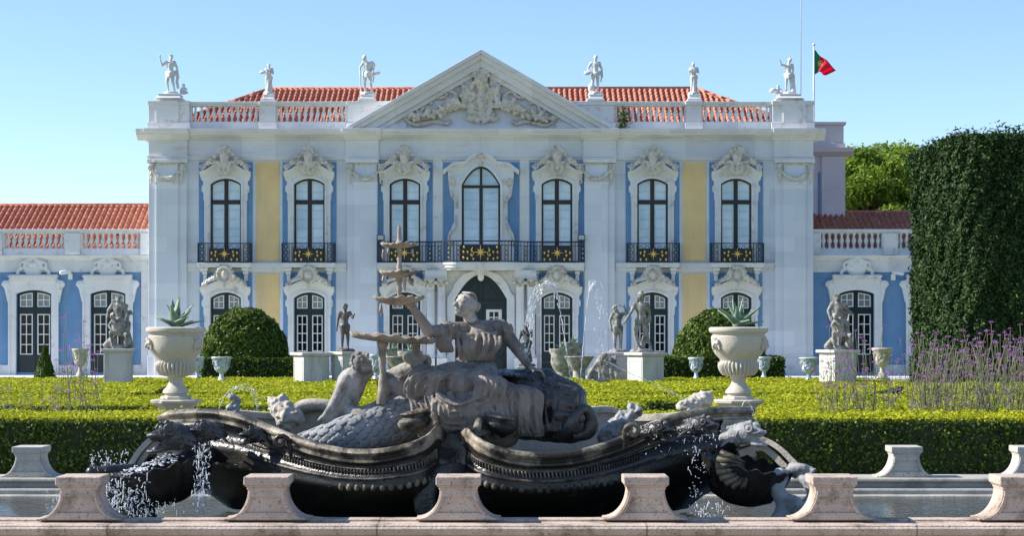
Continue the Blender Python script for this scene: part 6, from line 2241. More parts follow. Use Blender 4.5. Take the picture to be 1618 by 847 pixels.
# water spouting fish heads along the basin
def fish_head_mesh():
    m = MB()            # faces -x, about 0.3 long
    m.ell((.03, 0, .02), (.165, .13, .145))
    m.cap((-.06, 0, .05), (-.19, 0, .03), .085, .055); m.cap((-.04, 0, -.06), (-.18, 0, -.11), .065, .038)
    for z0, z1 in ((.045, .0), (-.115, -.085)):
        m.tube(spline([(-.10, .095, (z0 + z1) / 2), (-.20, .075, z0), (-.25, 0, z0 - .005), (-.20, -.075, z0), (-.10, -.095, (z0 + z1) / 2)], 5), .022, 7)
    for q in (-1, 1):
        m.ell((-.07, q * .10, .10), .042)
        m.tube([(-.07 + .055 * math.cos(a), q * .115, .10 + .055 * math.sin(a)) for a in np.linspace(0, 2 * PI, 13)[:-1]], .014, 6, closed=True)
        for k in range(4):
            m.tube(spline([(.06 + .03 * k, q * .115, .06), (.09 + .035 * k, q * .135, -.02), (.06 + .03 * k, q * .10, -.10)], 4), .016, 6)
        m.tube(spline([(.08, q * .11, -.02), (.16, q * .20, -.06), (.26, q * .22, -.14)], 4), [.034 - .002 * k for k in range(9)], 6, .45)
    for k in range(7): m.ell((-.05 + .05 * k, 0, .155 - .012 * k), (.035, .02, .04 - .002 * k))
    m.cap((.12, 0, 0), (.30, .06, -.04), .11, .06)
    return sculpt(m, .009, 0, .004, 20)
FH = fish_head_mesh()
for px, py, D, s_, sc_, mt in ((272, 694, 16.45, 1, .86, 'darklead'), (325, 684, 16.6, 1, .62, 'darklead'), (400, 690, 16.6, 1, .50, 'wet'), (1040, 684, 16.45, -1, .58, 'wet'), (1108, 676, 16.6, -1, .62, 'darklead'), (1180, 688, 16.7, -1, .70, 'scale')):
    c = W(px, py, D)
    o = link_mesh(FH.copy(), 'fish_head', mt, FB, True, c - FB.location)
    o.scale = (sc_, sc_, sc_)
    o.rotation_euler = (0, 0, (0 if s_ > 0 else PI) + (.55 * s_))
for px, py, s_ in ((444, 700, 1), (1000, 682, -1)):
    m = MB(); c = W(px, py, 16.42)
    m.tube([c + Vector((s_ * (.075 - .005 * k) * math.cos(k * .6), -.02, (.075 - .005 * k) * math.sin(k * .6))) for k in range(13)] + [], [.022] * 13, 7)
    m.cap(c + Vector((s_ * .07, -.01, 0)), c + Vector((s_ * .09, .02, -.16)), .025, .012)
    put(m, 'curl', 'wetband' if s_ < 0 else 'wet', FB)
# sea creature legs at the right end
m = MB()
for q, rr in (([(1236, 748, 16.6), (1228, 772, 16.5), (1240, 798, 16.5), (1236, 826, 16.5)], (.085, .07, .075, .11)), ([(1262, 744, 16.6), (1275, 762, 16.5), (1284, 784, 16.5), (1262, 815, 16.5)], (.06, .05, .05, .07)),
              ([(1246, 742, 16.6), (1268, 740, 16.5), (1284, 745, 16.5)], (.05, .045, .03)), ([(1240, 790, 16.5), (1258, 802, 16.45), (1262, 826, 16.5)], (.07, .08, .09))):
    P = spline([W(*p) for p in q], 5)
    m.tube(P, list(np.interp(np.linspace(0, 1, len(P)), np.linspace(0, 1, len(rr)), rr)), 9)
for k in range(4): m.cap(W(1274, 744, 16.48), W(1288 - 3 * k, 742 + 5 * k, 16.45), .022, .010)
put(sculpt(m, .014, 1, .012, 10), 'creature_leg', 'scale', FB)
# rocks and fins along the far rim
def lump(name, mat, spec, seed, vox=.016):
    m = MB(); rg = random.Random(seed)
    for a, b, r0, r1 in spec:
        m.cap(W(*a), W(*b), r0, r1)
        for k in range(6):
            c = W(*a).lerp(W(*b), rg.random())
            m.ell(c + Vector((rg.uniform(-r0, r0), rg.uniform(-r0, r0), rg.uniform(-r0, r0))) * .8, r0 * rg.uniform(.3, .6))
    return put(sculpt(m, vox * .7, 0, .03, 15), name, mat, FB)
lump('rock', 'palestone', [((436, 640, 18.5), (456, 660, 18.4), .09, .13), ((446, 632, 18.5), (436, 642, 18.5), .05, .07)], 3)
lump('rock', 'palestone', [((1092, 640, 18.2), (1112, 632, 18.2), .08, .09), ((1078, 642, 18.1), (1096, 640, 18.1), .05, .07)], 4)
lump('fin', 'scale', [((372, 652, 17.6), (372, 632, 17.6), .05, .012)], 5, .01)
lump('fin', 'scale', [((960, 690, 17.6), (985, 665, 17.6), .10, .09), ((985, 665, 17.6), (1012, 650, 17.6), .09, .03)], 6)
m = MB(); P = spline([W(*q) for q in [(474, 668, 18.6), (470, 648, 18.6), (486, 640, 18.6), (520, 642, 18.6), (536, 652, 18.6)]], 5); m.tube(P, [.06] * len(P), 8)
put(m, 'back_scroll', 'palestone', FB)

# ------------------------------------------------------------------ reclining figure
RS = rooted('reclining_statue', 'large grey reclining woman in draped robes looking up and raising one arm', 'statue', W(760, 690, 17.4))
def nereid():
    m = MB()
    Wp = lambda px, py, D=17.4: W(px, py, D)
    c = lambda a, b, r1, r2, n=12: m.cap(W(*a), W(*b), r1, r2, n)
    # torso
    m.ell(Wp(755, 535, 17.38), (.205, .15, .17), Matrix.Rotation(rad(-6), 3, 'Y'))
    m.ell(Wp(752, 565, 17.4), (.165, .13, .16)); m.ell(Wp(750, 598, 17.42), (.22, .18, .17))
    c((757, 540, 17.4), (752, 570, 17.4), .155, .14); c((752, 570, 17.4), (750, 600, 17.42), .145, .18)
    m.ell(Wp(754, 548, 17.31), (.16, .125, .19))
    m.ell(Wp(733, 542, 17.27), (.085, .070, .085)); m.ell(Wp(767, 542, 17.28), (.085, .070, .085))
    c((752, 525, 17.4), (716, 522, 17.28), .10, .078); c((757, 524, 17.4), (791, 518, 17.45), .10, .082)
    c((750, 522, 17.4), (742, 498, 17.36), .066, .060)
    # right arm resting on the sea beast
    c((792, 519, 17.45), (817, 551, 17.38), .072, .058); c((817, 551, 17.38), (836, 580, 17.25), .056, .036)
    hb = W(838, 582, 17.22)
    m.ell(hb + Vector((.02, -.03, -.01)), (.050, .05, .026), Matrix.Rotation(rad(25), 3, 'Y'))
    for k in range(4):
        a = hb + Vector((.045 + .0 * k, -.07 + .028 * k, -.015)); b = a + Vector((.055, -.01, -.012 - .01 * k)); d = b + Vector((.025, -.005, -.04))
        m.cap(a, b, .0125, .0115, 7); m.cap(b, d, .0115, .0095, 7)
    m.cap(hb + Vector((.0, -.06, 0)), hb + Vector((.03, -.11, -.03)), .014, .011, 7)
    # left arm raised under the dish
    c((714, 523, 17.28), (678, 524, 17.08), .068, .055); c((678, 524, 17.08), (652, 486, 17.0), .056, .036)
    hd = W(648, 481, 17.0)
    m.ell(hd, (.048, .035, .03), Matrix.Rotation(rad(-20), 3, 'Y'))
    for k in range(4):
        a = hd + Vector((-.03, -.035 + .023 * k, .015)); b = a + Vector((-.05, -.005, .018)); d = b + Vector((-.03, 0, .022))
        m.cap(a, b, .0125, .0115, 7); m.cap(b, d, .0115, .0095, 7)
    m.cap(hd + Vector((.02, -.03, .0)), hd + Vector((.035, -.055, .035)), .014, .011, 7)
    # puffed sleeves
    for (px, py, D, r) in ((706, 524, 17.24, .098), (791, 522, 17.45, .098)):
        m.ell(W(px, py, D), (r, r * .95, r))
        for k in range(9):
            a = k * .7
            m.tube([W(px, py, D) + Vector((r * .9 * math.cos(a), r * .9 * math.sin(a) , r * .6)), W(px, py, D) + Vector((r * 1.08 * math.cos(a + .2), r * 1.08 * math.sin(a + .2), 0)), W(px, py, D) + Vector((r * .85 * math.cos(a + .3), r * .85 * math.sin(a + .3), -r * .75))], [.016, .022, .014], 6)
    # hanging sleeve end at the left
    for k in range(4):
        m.tube(spline([W(697 + 4 * k, 530, 17.2), W(694 + 5 * k, 545, 17.15), W(700 + 5 * k, 556, 17.18)], 4), [.03, .03, .03, .03, .032, .032, .03, .026, .02], 7)
    # bodice folds and neckline
    rg = random.Random(6)
    for k in range(9):
        x0 = 722 + 8.5 * k
        m.tube(spline([W(x0, 529 + 3 * math.sin(k), 17.20), W(x0 + rg.uniform(-5, 5), 546, 17.15), W(728 + 5.6 * k, 570, 17.22)], 4), [.019] * 9, 6)
    m.tube(spline([W(704, 519, 17.17), W(730, 528, 17.19), W(758, 531, 17.20), W(785, 526, 17.30)], 5), [.024] * 16, 7)
    m.tube(spline([W(722, 568, 17.34), W(740, 572, 17.26), W(765, 571, 17.27), W(782, 566, 17.36)], 5), [.020] * 16, 7)
    # legs under the robe
    c((742, 604, 17.35), (688, 606, 17.02), .16, .125); c((688, 606, 17.02), (716, 668, 16.98), .11, .08)
    c((760, 604, 17.35), (788, 616, 17.0), .15, .115); c((788, 616, 17.0), (765, 672, 16.97), .11, .085)
    m.ell(Wp(668, 600, 17.12), (.14, .15, .14)); c((668, 612, 17.12), (700, 690, 17.08), .13, .17)
    m.ell(Wp(750, 645, 17.25), (.30, .22, .22)); m.ell(Wp(733, 608, 17.02), (.24, .15, .15)); m.ell(Wp(742, 640, 17.02), (.26, .17, .18)); c((700, 684, 17.12), (800, 688, 17.12), .13, .12)
    rf = random.Random(9)
    def fold(pts, r0, r1=None):
        P = spline([W(q[0], q[1], q[2] - .03) for q in pts], 6)
        n = len(P); r1 = r1 or r0 * .7
        R_ = [(r0 + (r1 - r0) * i / n) * (.55 + .45 * math.sin(PI * (.12 + .80 * i / n))) for i in range(n)]
        m.tube(P, R_, 8)
        for dx, dy in ((.030, -.018), (-.026, -.022)):     # sharp creases riding on the fold
            ph = rf.uniform(0, 6)
            m.tube([p + Vector((dx + .010 * math.sin(.5 * i + ph), dy - R_[i] * .55, .006 * math.sin(.8 * i + ph))) for i, p in enumerate(P)][1:-1], [.011 * math.sin(PI * (i + 1.5) / (n + 1)) + .003 for i in range(n - 2)], 6)
    # skirt gathered at the belt, swept over the left knee
    for i in range(9):
        u = i / 8
        fold([(715 + 26 * u, 576, 17.22), (690 + 34 * u, 584 + 4 * u, 17.04), (648 + 42 * u, 600 + 8 * math.sin(i * 2.3), 16.92 - .02 * u), (646 + 38 * u, 630 + 5 * math.sin(i), 16.94)], .040, .030)
    # from the belt over the lap to the right knee
    for i in range(8):
        u = i / 7
        fold([(742 + 36 * u, 577, 17.2), (748 + 34 * u, 592 + 3 * math.sin(i * 2), 16.98), (758 + 34 * u, 610 + 6 * math.sin(i * 1.7), 16.86), (742 + 44 * u, 640 + 6 * math.sin(i * 2.9), 16.88)], .042, .034)
    # heavy swags hanging between the knees
    for i in range(6):
        fold([(690 - 2 * i, 622 + 9 * i, 16.86), (722, 640 + 10 * i + 3 * math.sin(i * 3), 16.80 + .012 * i), (768 + 3 * i, 622 + 11 * i, 16.84)], .036, .030)
    # falls of cloth to the rim
    for i in range(13):
        u = i / 12
        fold([(652 + 140 * u, 628 + 8 * math.sin(i * 2.2), 16.93 - .05 * math.sin(PI * u)), (658 + 138 * u + 6 * math.sin(i * 1.3), 655, 16.88 - .06 * math.sin(PI * u)), (668 + 134 * u + 7 * math.sin(i * 2.1), 690, 16.92)], .042, .050)
    # cloth trailing over the beast
    for i in range(7):
        fold([(785 + 5 * i, 600 + 2 * i, 17.0), (800 + 8 * i, 622 + 3 * math.sin(i * 2), 16.92), (803 + 8 * i + 4 * math.sin(i), 655, 16.92), (808 + 8 * i, 690, 16.97)], .030, .036)
    return sculpt(m, .0085, 0, .003, 22)
put(nereid(), 'figure', 'nereid', RS)
def big_head(c, lk, roll_up, s):
    """head with face, separate finer mesh"""
    m = MB()
    lk = Vector(lk).normalized(); sx = lk.cross(Vector(roll_up)).normalized(); uz = sx.cross(lk)
    q = lambda f, u, r: c + (lk * f + uz * u + sx * r) * s
    R = Matrix((sx, -lk, uz)).transposed()
    m.ell(q(0, .12, 0), (.74 * s, .90 * s, .84 * s), R, 20, 14)
    m.ell(q(.22, -.30, 0), (.60 * s, .60 * s, .68 * s), R, 18, 12)
    m.cap(q(.58, -.74, 0), q(.50, -.78, 0), .22 * s, .22 * s)                    # chin
    m.cap(q(.86, .10, 0), q(1.05, -.24, 0), .085 * s, .13 * s)                    # nose
    for e in (-1, 1):
        m.ell(q(.98, -.27, e * .10), .085 * s, R, 8, 6)
        m.cap(q(.84, .19, e * .12), q(.66, .18, e * .50), .10 * s, .08 * s)       # brow
        m.ell(q(.72, .02, e * .30), (.145 * s, .08 * s, .085 * s), R, 10, 8)      # eye
        m.cap(q(.66, -.22, e * .38), q(.50, -.42, e * .34), .17 * s, .14 * s)     # cheek
        m.cap(q(.84, -.46, e * .02), q(.76, -.47, e * .20), .065 * s, .04 * s)    # lips
        m.cap(q(.82, -.57, e * .02), q(.75, -.56, e * .16), .07 * s, .04 * s)
        m.ell(q(-.05, -.08, e * .74), (.07 * s, .15 * s, .24 * s), R, 8, 6)       # ear
    return m, q
def hair_strands(m, q, s, seed, bun=True):
    rg = random.Random(seed)
    for k in range(46):
        a = -2.5 + 5.0 * k / 45
        P = []
        for t in (0, .35, .7, 1):
            el = .95 - 1.05 * t + rg.uniform(-.05, .05)
            aa = a * (.55 + .55 * t)
            r = .92
            P.append(q(math.cos(aa + PI * .5) * 0 + (.55 - 1.35 * t) * .9 * math.cos(a * .35), .20 + .78 * math.cos((t - .25) * 1.6) , math.sin(a * .42) * .80 * math.cos((t - .4) * 1.2)))
        m.tube(spline(P, 4), [.075 * s * (1 - .02 * i) for i in range(13)], 6)
    if bun:
        m.ell(q(-.88, .20, 0), .36 * s); m.ell(q(-.95, .0, .1), .26 * s)
        m.tube([q(.62, .52, -.5), q(.70, .66, 0), q(.62, .52, .5)], .10 * s, 7)
hm, hq = big_head(W(737, 483, 17.33), (-.80, -.52, .28), (.10, 0, 1), .118)
hn = MB(); hair_strands(hn, hq, .118, 3)
hm.cap(W(741, 497, 17.35), W(748, 520, 17.4), .060, .068)
put(sculpt(hm, .0062, 1), 'head', 'sunpaint', RS)
put(sculpt(hn, .0068, 0, .004, 30), 'hair', 'sunpaint', RS)

# sea beast she leans on
SB = rooted('sea_monster', 'dark wet sea monster with ridged crest under the right hand of the woman', 'statue', W(860, 690, 17.4))
m = MB(); rg = random.Random(12)
m.ell(W(845, 632, 17.4), (.42, .34, .27)); m.ell(W(885, 650, 17.3), (.23, .28, .25)); m.cap(W(820, 660, 17.3), W(905, 672, 17.2), .20, .17)
m.cap(W(780, 606, 17.45), W(860, 602, 17.35), .13, .12); m.cap(W(860, 602, 17.35), W(908, 626, 17.25), .12, .11); m.cap(W(908, 626, 17.25), W(914, 668, 17.2), .11, .10)
for k in range(15):
    t = k / 14
    b = W(778 + 118 * t, 588 + 26 * t ** 2.2, 17.25)
    m.cap(b + Vector((-.02, .1, .0)), b + Vector((.03, -.12, -.03)), .022, .016, 7)
for k in range(4): m.cap(W(868 + 7 * k, 606 + 3 * k, 17.25), W(876 + 8 * k, 592 + 6 * k, 17.22), .035, .012)
for k in range(9): m.tube(spline([W(822 + 11 * k, 622 + 2 * math.sin(k * 2), 17.02), W(818 + 11 * k, 648, 16.98), W(826 + 10 * k, 684, 17.0)], 4), [.024 + .01 * math.sin(q) for q in range(9)], 7)
m.ell(W(876, 632, 17.02), .045); m.ell(W(903, 640, 17.0), .04); m.cap(W(880, 655, 17.0), W(915, 660, 17.0), .06, .05); m.cap(W(862, 618, 17.02), W(900, 622, 17.0), .03, .03)
put(sculpt(m, .014, 1, .012, 10), 'body', 'darklead', SB)
m = MB()
P = spline([W(*q) for q in [(880, 690, 17.1), (900, 672, 17.0), (912, 652, 17.0), (926, 648, 17.05), (934, 664, 17.1), (928, 684, 17.1), (905, 690, 17.1)]], 6)
m.tube(P, [.06 + .012 * math.sin(i * .3) for i in range(len(P))], 10)
put(m, 'tail', 'darklead', SB)

# scaled fish tail with the children
FT = rooted('fish_tail_sculpture', 'long grey scaled fish tail curving down to the left of the reclining woman', 'sculpture', W(580, 700, 17.2))
path = spline([W(*q) for q in [(690, 640, 17.4), (650, 655, 17.3), (600, 675, 17.15), (540, 692, 17.0), (495, 700, 16.95), (466, 700, 16.9)]], 8)
rads = list(np.interp(np.linspace(0, 1, len(path)), [0, .25, .55, .8, 1], [.24, .255, .20, .12, .05]))
m = MB(); m.tube(path, rads, 28, .9)
put(m, 'tail', 'scale', FT)
m = MB()
for i in range(2, len(path) - 3, 1):
    p = path[i]; t = (path[i + 1] - path[i - 1]).normalized()
    u = t.cross(Vector((0, 1, 0))).normalized(); w = t.cross(u)
    n = max(5, int(rads[i] * 2 * PI / .085))
    for k in range(n):
        a = 2 * PI * (k + .5 * (i % 2)) / n
        nn = u * math.cos(a) + w * math.sin(a)
        sd_ = t.cross(nn)
        if nn.y > .4: continue
        R = Matrix((t, sd_, nn)).transposed() @ Matrix.Rotation(rad(9), 3, 'Y')
        m.ell(p + nn * (rads[i] * (1.0 if abs(math.cos(a)) > .5 else .96) - .002), (.060 * (rads[i] / .25) ** .5, .047 * (rads[i] / .25) ** .5, .0055), R, 10, 5)
put(m, 'scales', 'scale', FT)
m = MB()
P = spline([W(*q) for q in [(690, 600, 17.35), (650, 622, 17.2), (600, 645, 17.1), (560, 660, 17.05), (520, 672, 17.0), (470, 690, 16.95)]], 6)
m.tube(P, [.045 - .0008 * i for i in range(len(P))], 8)
P = spline([W(*q) for q in [(612, 640, 17.15), (585, 650, 17.1), (560, 668, 17.0)]], 6); m.tube(P, [.06, .058, .055, .05, .048, .045, .04, .038, .035, .03, .026, .022, .02], 8)
put(sculpt(m, .012, 1, .006, 14), 'weed', 'scale', FT)

def child(label, pose_fn, base, mat='greystone'):
    t_ = rooted('child_statue', label, 'statue', base)
    put(pose_fn(), 'figure', mat, t_)
    return t_
def child1():
    m = MB(); c = lambda a, b, r1, r2: m.cap(W(*a), W(*b), r1, r2, 12)
    c((556, 604, 17.2), (545, 634, 17.15), .135, .125); m.ell(W(540, 642, 17.15), (.13, .13, .12)); c((560, 600, 17.2), (566, 586, 17.2), .075, .06)
    c((546, 602, 17.1), (530, 634, 17.02), .062, .046); c((530, 634, 17.02), (513, 658, 16.98), .044, .030)
    hb = W(511, 660, 16.97); m.ell(hb, (.035, .035, .022))
    for k in range(4): m.cap(hb + Vector((-.015, -.03 + .02 * k, 0)), hb + Vector((-.05, -.035 + .022 * k, -.03)), .011, .008, 6)
    c((572, 602, 17.25), (584, 590, 17.3), .05, .04)
    c((545, 645, 17.1), (575, 662, 16.98), .085, .065); c((575, 662, 16.98), (556, 684, 16.96), .06, .04)
    c((535, 645, 17.15), (520, 668, 17.02), .085, .06)
    return sculpt(m, .012, 1, .004, 14)
CS = child('chubby stone child leaning one arm on the fish tail, left of the tray stem', child1, W(548, 665, 17.1))
m, q = big_head(W(571, 577, 17.2), (.55, -.45, .45), (-.3, 0, 1), .108)
n_ = MB(); rg = random.Random(2)
for k in range(60):
    a, b = rg.uniform(-2.7, 2.7), rg.uniform(-.1, 1.45)
    n_.ell(q(-math.cos(a) * math.cos(b) * .84 + .08, .18 + math.sin(b) * .84, math.sin(a) * math.cos(b) * .80), rg.uniform(.014, .026), n=7, m=5)
put(sculpt(m, .0065, 1), 'head', 'greystone', CS)
put(sculpt(n_, .0065, 0), 'hair', 'greystone', CS)
def child2():
    m = MB(); c = lambda a, b, r1, r2: m.cap(W(*a), W(*b), r1, r2, 12)
    c((618, 602, 17.35), (655, 588, 17.35), .105, .12); m.ell(W(612, 606, 17.3), (.10, .1, .11)); m.ell(W(668, 572, 17.4), (.085, .09, .08))
    c((612, 606, 17.2), (606, 632, 17.1), .06, .045); c((660, 585, 17.3), (658, 556, 17.25), .055, .04); c((658, 556, 17.25), (655, 543, 17.2), .04, .032)
    m.ell(W(655, 566, 17.3), (.11, .10, .055)); m.ell(W(680, 600, 17.3), (.13, .12, .13))
    c((625, 610, 17.2), (650, 640, 17.15), .08, .06)
    return sculpt(m, .012, 1, .006, 14)
child('crouching stone child holding up the shell tray beside the robe of the woman', child2, W(640, 640, 17.3))

# long shell tray on its stem
ST_ = rooted('shell_tray', 'wide flat scalloped shell tray on a thin stem, left of the reclining woman', 'fountain dish', W(604, 640, 17.05))
c = W(622, 534, 17.02)
m = MB()
m.lathe([(.02, -.045), (.15, -.045), (.30, -.035), (.375, -.008), (.39, .016), (.378, .022), (.33, .008), (.2, -.01), (.02, -.015)], (0, 0, 0), 72, 0, lambda j, a, r, z: (r * (1 + (.03 * math.cos(18 * a) + .015 * math.sin(5 * a)) * (j / 4 if j < 5 else 1)), z + (.014 * math.cos(18 * a + 1) + .008 * math.sin(7 * a) if j in (3, 4, 5) else 0)), 1, .8)
R = Matrix.Translation(c) @ Matrix.Rotation(rad(4.5), 4, 'Y')
m.v = [tuple(R @ Vector(v)) for v in m.v]
put(m, 'dish', 'dishstone', ST_, True, 70)
m = MB(); P = spline([W(605, 541, 17.02), W(604, 570, 17.02), W(605, 600, 17.04), W(602, 640, 17.05)], 5)
m.tube(P, list(np.interp(np.linspace(0, 1, len(P)), [0, .15, .5, 1], [.055, .036, .034, .048])), 10)
put(sculpt(m, .01, 1, .008, 14), 'stem', 'dishstone', ST_)

# tiered dishes on the raised hand
TD = rooted('tiered_dish', 'slender three tiered shell dish balanced on the raised hand of the woman', 'fountain dish', W(632, 480, 17.0))
k_ = 17.0 / FPX
def wavy_dish(px, py, rpx, dp, n=14):
    m = MB()
    r = rpx * k_
    m.lathe([(.02, -dp), (r * .35, -dp * .95), (r * .75, -dp * .55), (r, 0), (r * 1.02, .012), (r * .96, .016), (r * .7, -dp * .3), (.02, -dp * .45)], W(px, py, 17.0), 56, .3, lambda j, a, rr, z: (rr * (1 + (.06 * math.cos(n * a) + .03 * math.sin(3 * a)) * min(1, j / 3)), z + (.010 * math.cos(n * a + .7) + .006 * math.sin(4 * a) if j in (3, 4, 5) else 0)))
    return m
put(wavy_dish(630, 472, 39, .06), 'dish', 'dishstone', TD, True, 70)
put(wavy_dish(629, 431, 28, .05), 'dish', 'dishstone', TD, True, 70)
put(wavy_dish(630, 387, 27, .03), 'dish', 'dishstone', TD, True, 70)
m = MB()
x_ = W(631, 480, 17.0)
zr_ = lambda py: W(631, py, 17.0).z - x_.z
m.lathe([(.030, zr_(476)), (.020, zr_(470)), (.017, zr_(462)), (.026, zr_(457)), (.018, zr_(452)), (.024, zr_(446)), (.030, zr_(441)), (.018, zr_(436)), (.040, zr_(431)), (.022, zr_(426)), (.028, zr_(422)), (.017, zr_(416)), (.022, zr_(408)), (.016, zr_(402)), (.022, zr_(394)), (.04, zr_(388)), (.036, zr_(383)), (.020, zr_(380)), (.022, zr_(377)), (.016, zr_(362)), (.018, zr_(361)), (.004, zr_(355))], x_, 14)
put(m, 'shaft', 'dishstone', TD, True, 50)
for px, py, ln in ((606, 394, 18), (614, 392, 12), (652, 393, 10), (606, 436, 10), (648, 436, 14), (652, 440, 12), (602, 480, 16), (604, 494, 6), (640, 440, 20)):
    m = MB(); p = W(px, py, 17.0 - .05); m.tube([p, p - Vector((.004, 0, ln * k_ * .6)), p - Vector((-.003, 0, ln * k_))], [.010, .014, .008], 6)
    put(m, 'drip_stone', 'dishstone', TD)
# ------------------------------------------------------------------ pool and its stone rim
m = MB(); m.grid([[(-15.4, 14.9, .08), (15.4, 14.9, .08)], [(-15.4, 20.0, .08), (15.4, 20.0, .08)]][::-1])
tag(m.build('pool_water', 'pool'), kind='structure')
m = MB()
x0, x1 = -15.5, 15.5
# front rim
FR = MB()
FR.box(x0, x1, 14.78, 15.30, -.1, .14)
FRP = [(.0, .14), (.0, .165), (.03, .18), (.045, .205), (.045, .232), (.02, .236), (.02, .250), (.0, .256)]
FR.merge(mould(x0, x1, FRP, y_in=.46), Matrix.Translation((0, 14.80, 0)))
FR.box(x0, x1, 15.06, 15.24, .2555, .272)
tag(FR.build('pool_rim', 'rail', bevel=.006), 'long moulded stone rim along the near edge of the pool', 'pool rim')
BR = MB()
BR.box(x0, x1, 19.62, 20.10, -.1, .215)
BR.box(x0, x1, 19.56, 20.16, .216, .252)
BR.box(x0, x1, 19.46, 19.62, -.1, .150); BR.box(x0, x1, 19.30, 19.462, -.1, .098)
tag(BR.build('pool_rim', 'poolwall', bevel=.02), 'stepped grey stone rim along the far edge of the pool before the hedge', 'pool rim')
# flared pedestals on both rims
def flared(hw, bw, h, dp):
    """front at y=-dp: cap, neck and feet sweeping outwards"""
    cz, nz = h - .06, h - .10
    side = [(bw, 0), (bw, .012)]
    for i in range(1, 13):
        t = i / 12
        side.append((bw - (bw - hw * .86) * math.sin(t * PI / 2) ** .85, .012 + (nz - .012) * (1 - math.cos(t * PI / 2)) ** .9 if t < 1 else nz))
    out = side + [(-a, b) for a, b in side[::-1]]
    b = plate(out, [], -dp, dp, .006)
    inner = [(a * .80 if z > .06 else min(a * .80, bw * .62), z) for a, z in side if .05 < z < nz - .03]
    inner = [(min(a, bw * .60), z) for a, z in inner]
    iq = [(inner[0][0], .055)] + inner + [(-a, z) for a, z in inner[::-1]] + [(-inner[0][0], .055)]
    frm = [(a - .012 if i not in (0, 1) else a - .03, z + (.002 if z < .02 else 0)) for i, (a, z) in enumerate(side)]
    fo = frm + [(-a, z) for a, z in frm[::-1]]
    b.merge(plate(fo, [iq], -dp - .014, -dp + .003, .004))
    c = MB()
    for (w_, z0, z1) in ((.90, nz - .004, nz + .020), (.97, nz + .019, nz + .034), (1.04, nz + .033, h)):
        c.box(-hw * w_, hw * w_, -dp - .015 - hw * (w_ - .88), dp + .004 + hw * (w_ - .88), z0, z1)
    return b, c
bm_, cm_ = flared(.170, .335, .346, .15)
B_ME, C_ME = bm_.mesh('shaft'), cm_.mesh('cap')
PG = 'flared pedestals along the near pool rim'
labs = ['leftmost flared stone pedestal on the near pool rim, before the left shell', 'second flared stone pedestal from the left on the near pool rim', 'flared stone pedestal on the near pool rim before the notch of the basin',
        'flared stone pedestal on the near pool rim before the right basin lobe', 'flared stone pedestal on the near pool rim beside the sea creature legs', 'rightmost flared stone pedestal on the near pool rim, cut by the frame']
def ped(px, D, z, label, group, sc=1.0, mat='rail', ry=0):
    t_ = thing('rim_pedestal', label, 'pedestal', ((px - CX) * D / FPX, D, z), group)
    a = link_mesh(B_ME if mat == 'rail' else B_ME2, 'shaft', mat, t_, bevel=0)
    b = link_mesh(C_ME if mat == 'rail' else C_ME2, 'cap', mat, t_, bevel=.012)
    t_.scale = (sc, sc, sc)
    return t_
B_ME2, C_ME2 = B_ME.copy(), C_ME.copy()
for px, lb in zip((131, 425, 725, 1019, 1313, 1606), labs):
    ped(px, 15.12, .273, lb, PG)
for px, lb in ((50, 'pale flared stone pedestal on the far pool rim at the left before the hedge'), (1428, 'pale flared stone pedestal on the far pool rim at the right before the hedge'), (1625, 'pale flared stone pedestal on the far pool rim at the right edge of the photo')):
    ped(px, 19.86, .253, lb, 'flared pedestals along the far pool rim', .92, 'poolped')

# ------------------------------------------------------------------ water in the air
def drops(m, P, r, rg, stretch=1.0, d=None):
    m.ell(P, (r, r, r * stretch), None, 6, 4)
def jet(name, label, pts, D, n, r0, seed, spread=.012, breakup=.35):
    """thread of water that breaks into drops; pts in photo pixels"""
    rg = random.Random(seed); m = MB()
    P = spline([W(a, b, D) for a, b in pts], 14)
    L_ = len(P)
    k = int(L_ * breakup)
    if k > 2:
        m.tube([p + Vector((rg.gauss(0, .002), 0, rg.gauss(0, .002))) for p in P[:k]], [r0 * rg.uniform(.55, 1.0) for _ in range(k)], 5)
    for i in range(n):
        t = rg.uniform(breakup * .8, 1) * (L_ - 1)
        j = min(L_ - 2, int(t))
        q = P[j].lerp(P[j + 1], t - j)
        sp = spread * (0.3 + 1.8 * t / L_)
        s_ = rg.uniform(.35, 1.0); d_ = (P[j + 1] - P[j]).normalized() * r0 * rg.uniform(.3, 4.0)
        q = q + Vector((rg.gauss(0, sp), rg.gauss(0, sp), rg.gauss(0, sp)))
        m.cap(q - d_, q + d_, r0 * s_ * .8, r0 * s_ * .6, 5)
    o = m.build(name, 'water', None, True)
    return tag(o, label, 'water jet', None, 'stuff')
jet('water_jet', 'water jet rising to the left and falling before the right portal window', [(907, 640), (900, 590), (893, 540), (885, 490), (878, 456), (866, 448), (850, 462), (838, 500), (830, 560)], 17.3, 230, .0054, 1, .013, .50)
jet('water_jet', 'tall thin water jet rising and falling before the right inner pilaster', [(914, 640), (919, 580), (924, 520), (930, 466), (936, 449), (944, 458), (949, 490), (950, 535), (950, 560)], 17.3, 170, .0052, 2, .013, .50)
jet('water_jet', 'fine slanting water jet reaching toward the rock at the right rim', [(955, 570), (1000, 592), (1045, 612), (1085, 634)], 17.6, 20, .0042, 3, .004, .9)
jet('water_jet', 'small arching water jet above the left part of the basin', [(340, 668), (348, 640), (360, 620), (376, 612), (392, 614), (404, 624), (410, 640)], 17.0, 60, .0042, 4, .012, .5)
jet('water_jet', 'small arching water jet beside the right stone urn', [(1172, 642), (1178, 634), (1186, 642), (1194, 660), (1198, 675)], 17.0, 25, .004, 5, .004, .6)
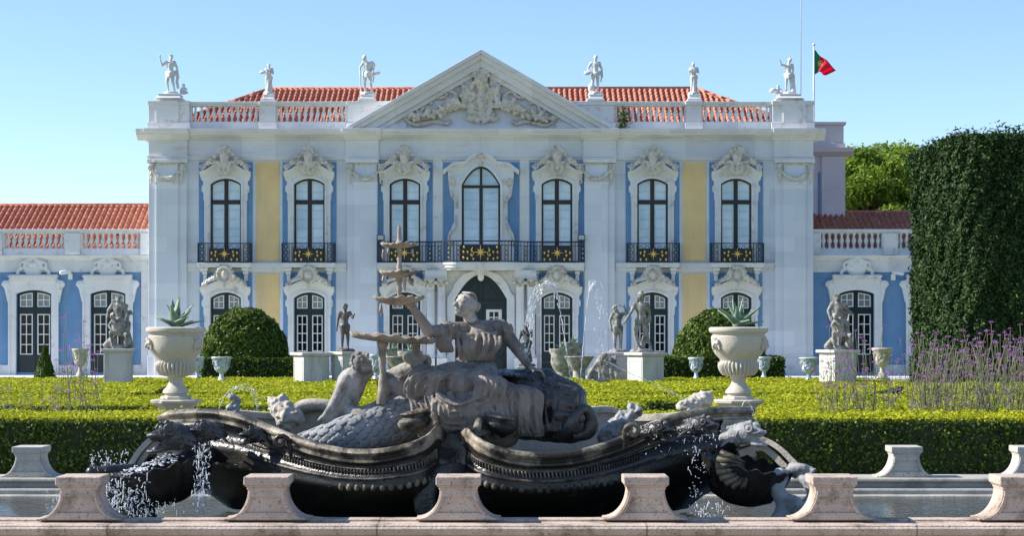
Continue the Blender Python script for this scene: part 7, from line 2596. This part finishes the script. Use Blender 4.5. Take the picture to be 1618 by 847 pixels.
jet('water_jet', 'fine slanting water jet left of the portal statue', [(820, 560), (838, 552), (850, 548)], 17.4, 14, .004, 6, .005, .8)
def curtain(label, x0, x1, y0, y1, D, n, seed, r=.008, dd=.12, drift=0):
    rg = random.Random(seed); m = MB()
    for i in range(n):
        u = rg.random(); v = rg.random() ** .85
        q = W(x0 + (x1 - x0) * u + drift * v + rg.gauss(0, 4), y0 + (y1 - y0) * v, D + rg.uniform(-dd, dd))
        s_ = rg.uniform(.4, 1.25)
        l_ = Vector((rg.gauss(0, .004), 0, r * rg.uniform(.1, 1.0) * rg.choice((1, 1, 5))))
        m.cap(q - l_, q + l_, r * s_ * .5, r * s_ * .6, 5)
    o = m.build('water_drops', 'water', None, True)
    tag(o, label, 'water drops', None, 'stuff')
curtain('falling water drops left of the left shell by the leftmost pedestal', 168, 236, 745, 822, 16.25, 300, 11, .0075)
curtain('splashing water drops thrown up over the left spout lip before the hedge', 140, 205, 712, 745, 16.6, 90, 12, .006)
curtain('stream of falling water drops from the second fish head on the left', 312, 334, 700, 815, 16.25, 260, 13, .0075, .08, -8)
curtain('sheet of water drops under the left shell', 225, 300, 790, 825, 16.2, 70, 14, .006)
curtain('thin line of water drops under the right fish heads', 1094, 1110, 690, 790, 16.3, 60, 15, .0055)
curtain('falling water drops beneath the right end of the basin', 1085, 1150, 795, 825, 16.2, 70, 16, .0075)
curtain('scattered water drops around the right fish heads', 1025, 1135, 675, 720, 16.4, 50, 17, .005)
curtain('fine spray of drops in front of the far rim on the left', 70, 110, 775, 815, 16.6, 45, 18, .006)
# shallow film of white water running over the left shell
rg = random.Random(5); m = MB()
for i in range(150):
    t = rg.random(); u = rg.random()
    q = W(200 + 80 * t + rg.gauss(0, 5), 742 - 26 * t + 12 * u, 16.5 - .25 * u)
    m.ell(q, (.020 * rg.uniform(.4, 1), .016, .006), None, 6, 4)
tag(m.build('water_film', 'water', None, True), 'white foaming water running down the left shell below the fish head', 'water', None, 'stuff')
bpy.data.scenes.remove(TMP)
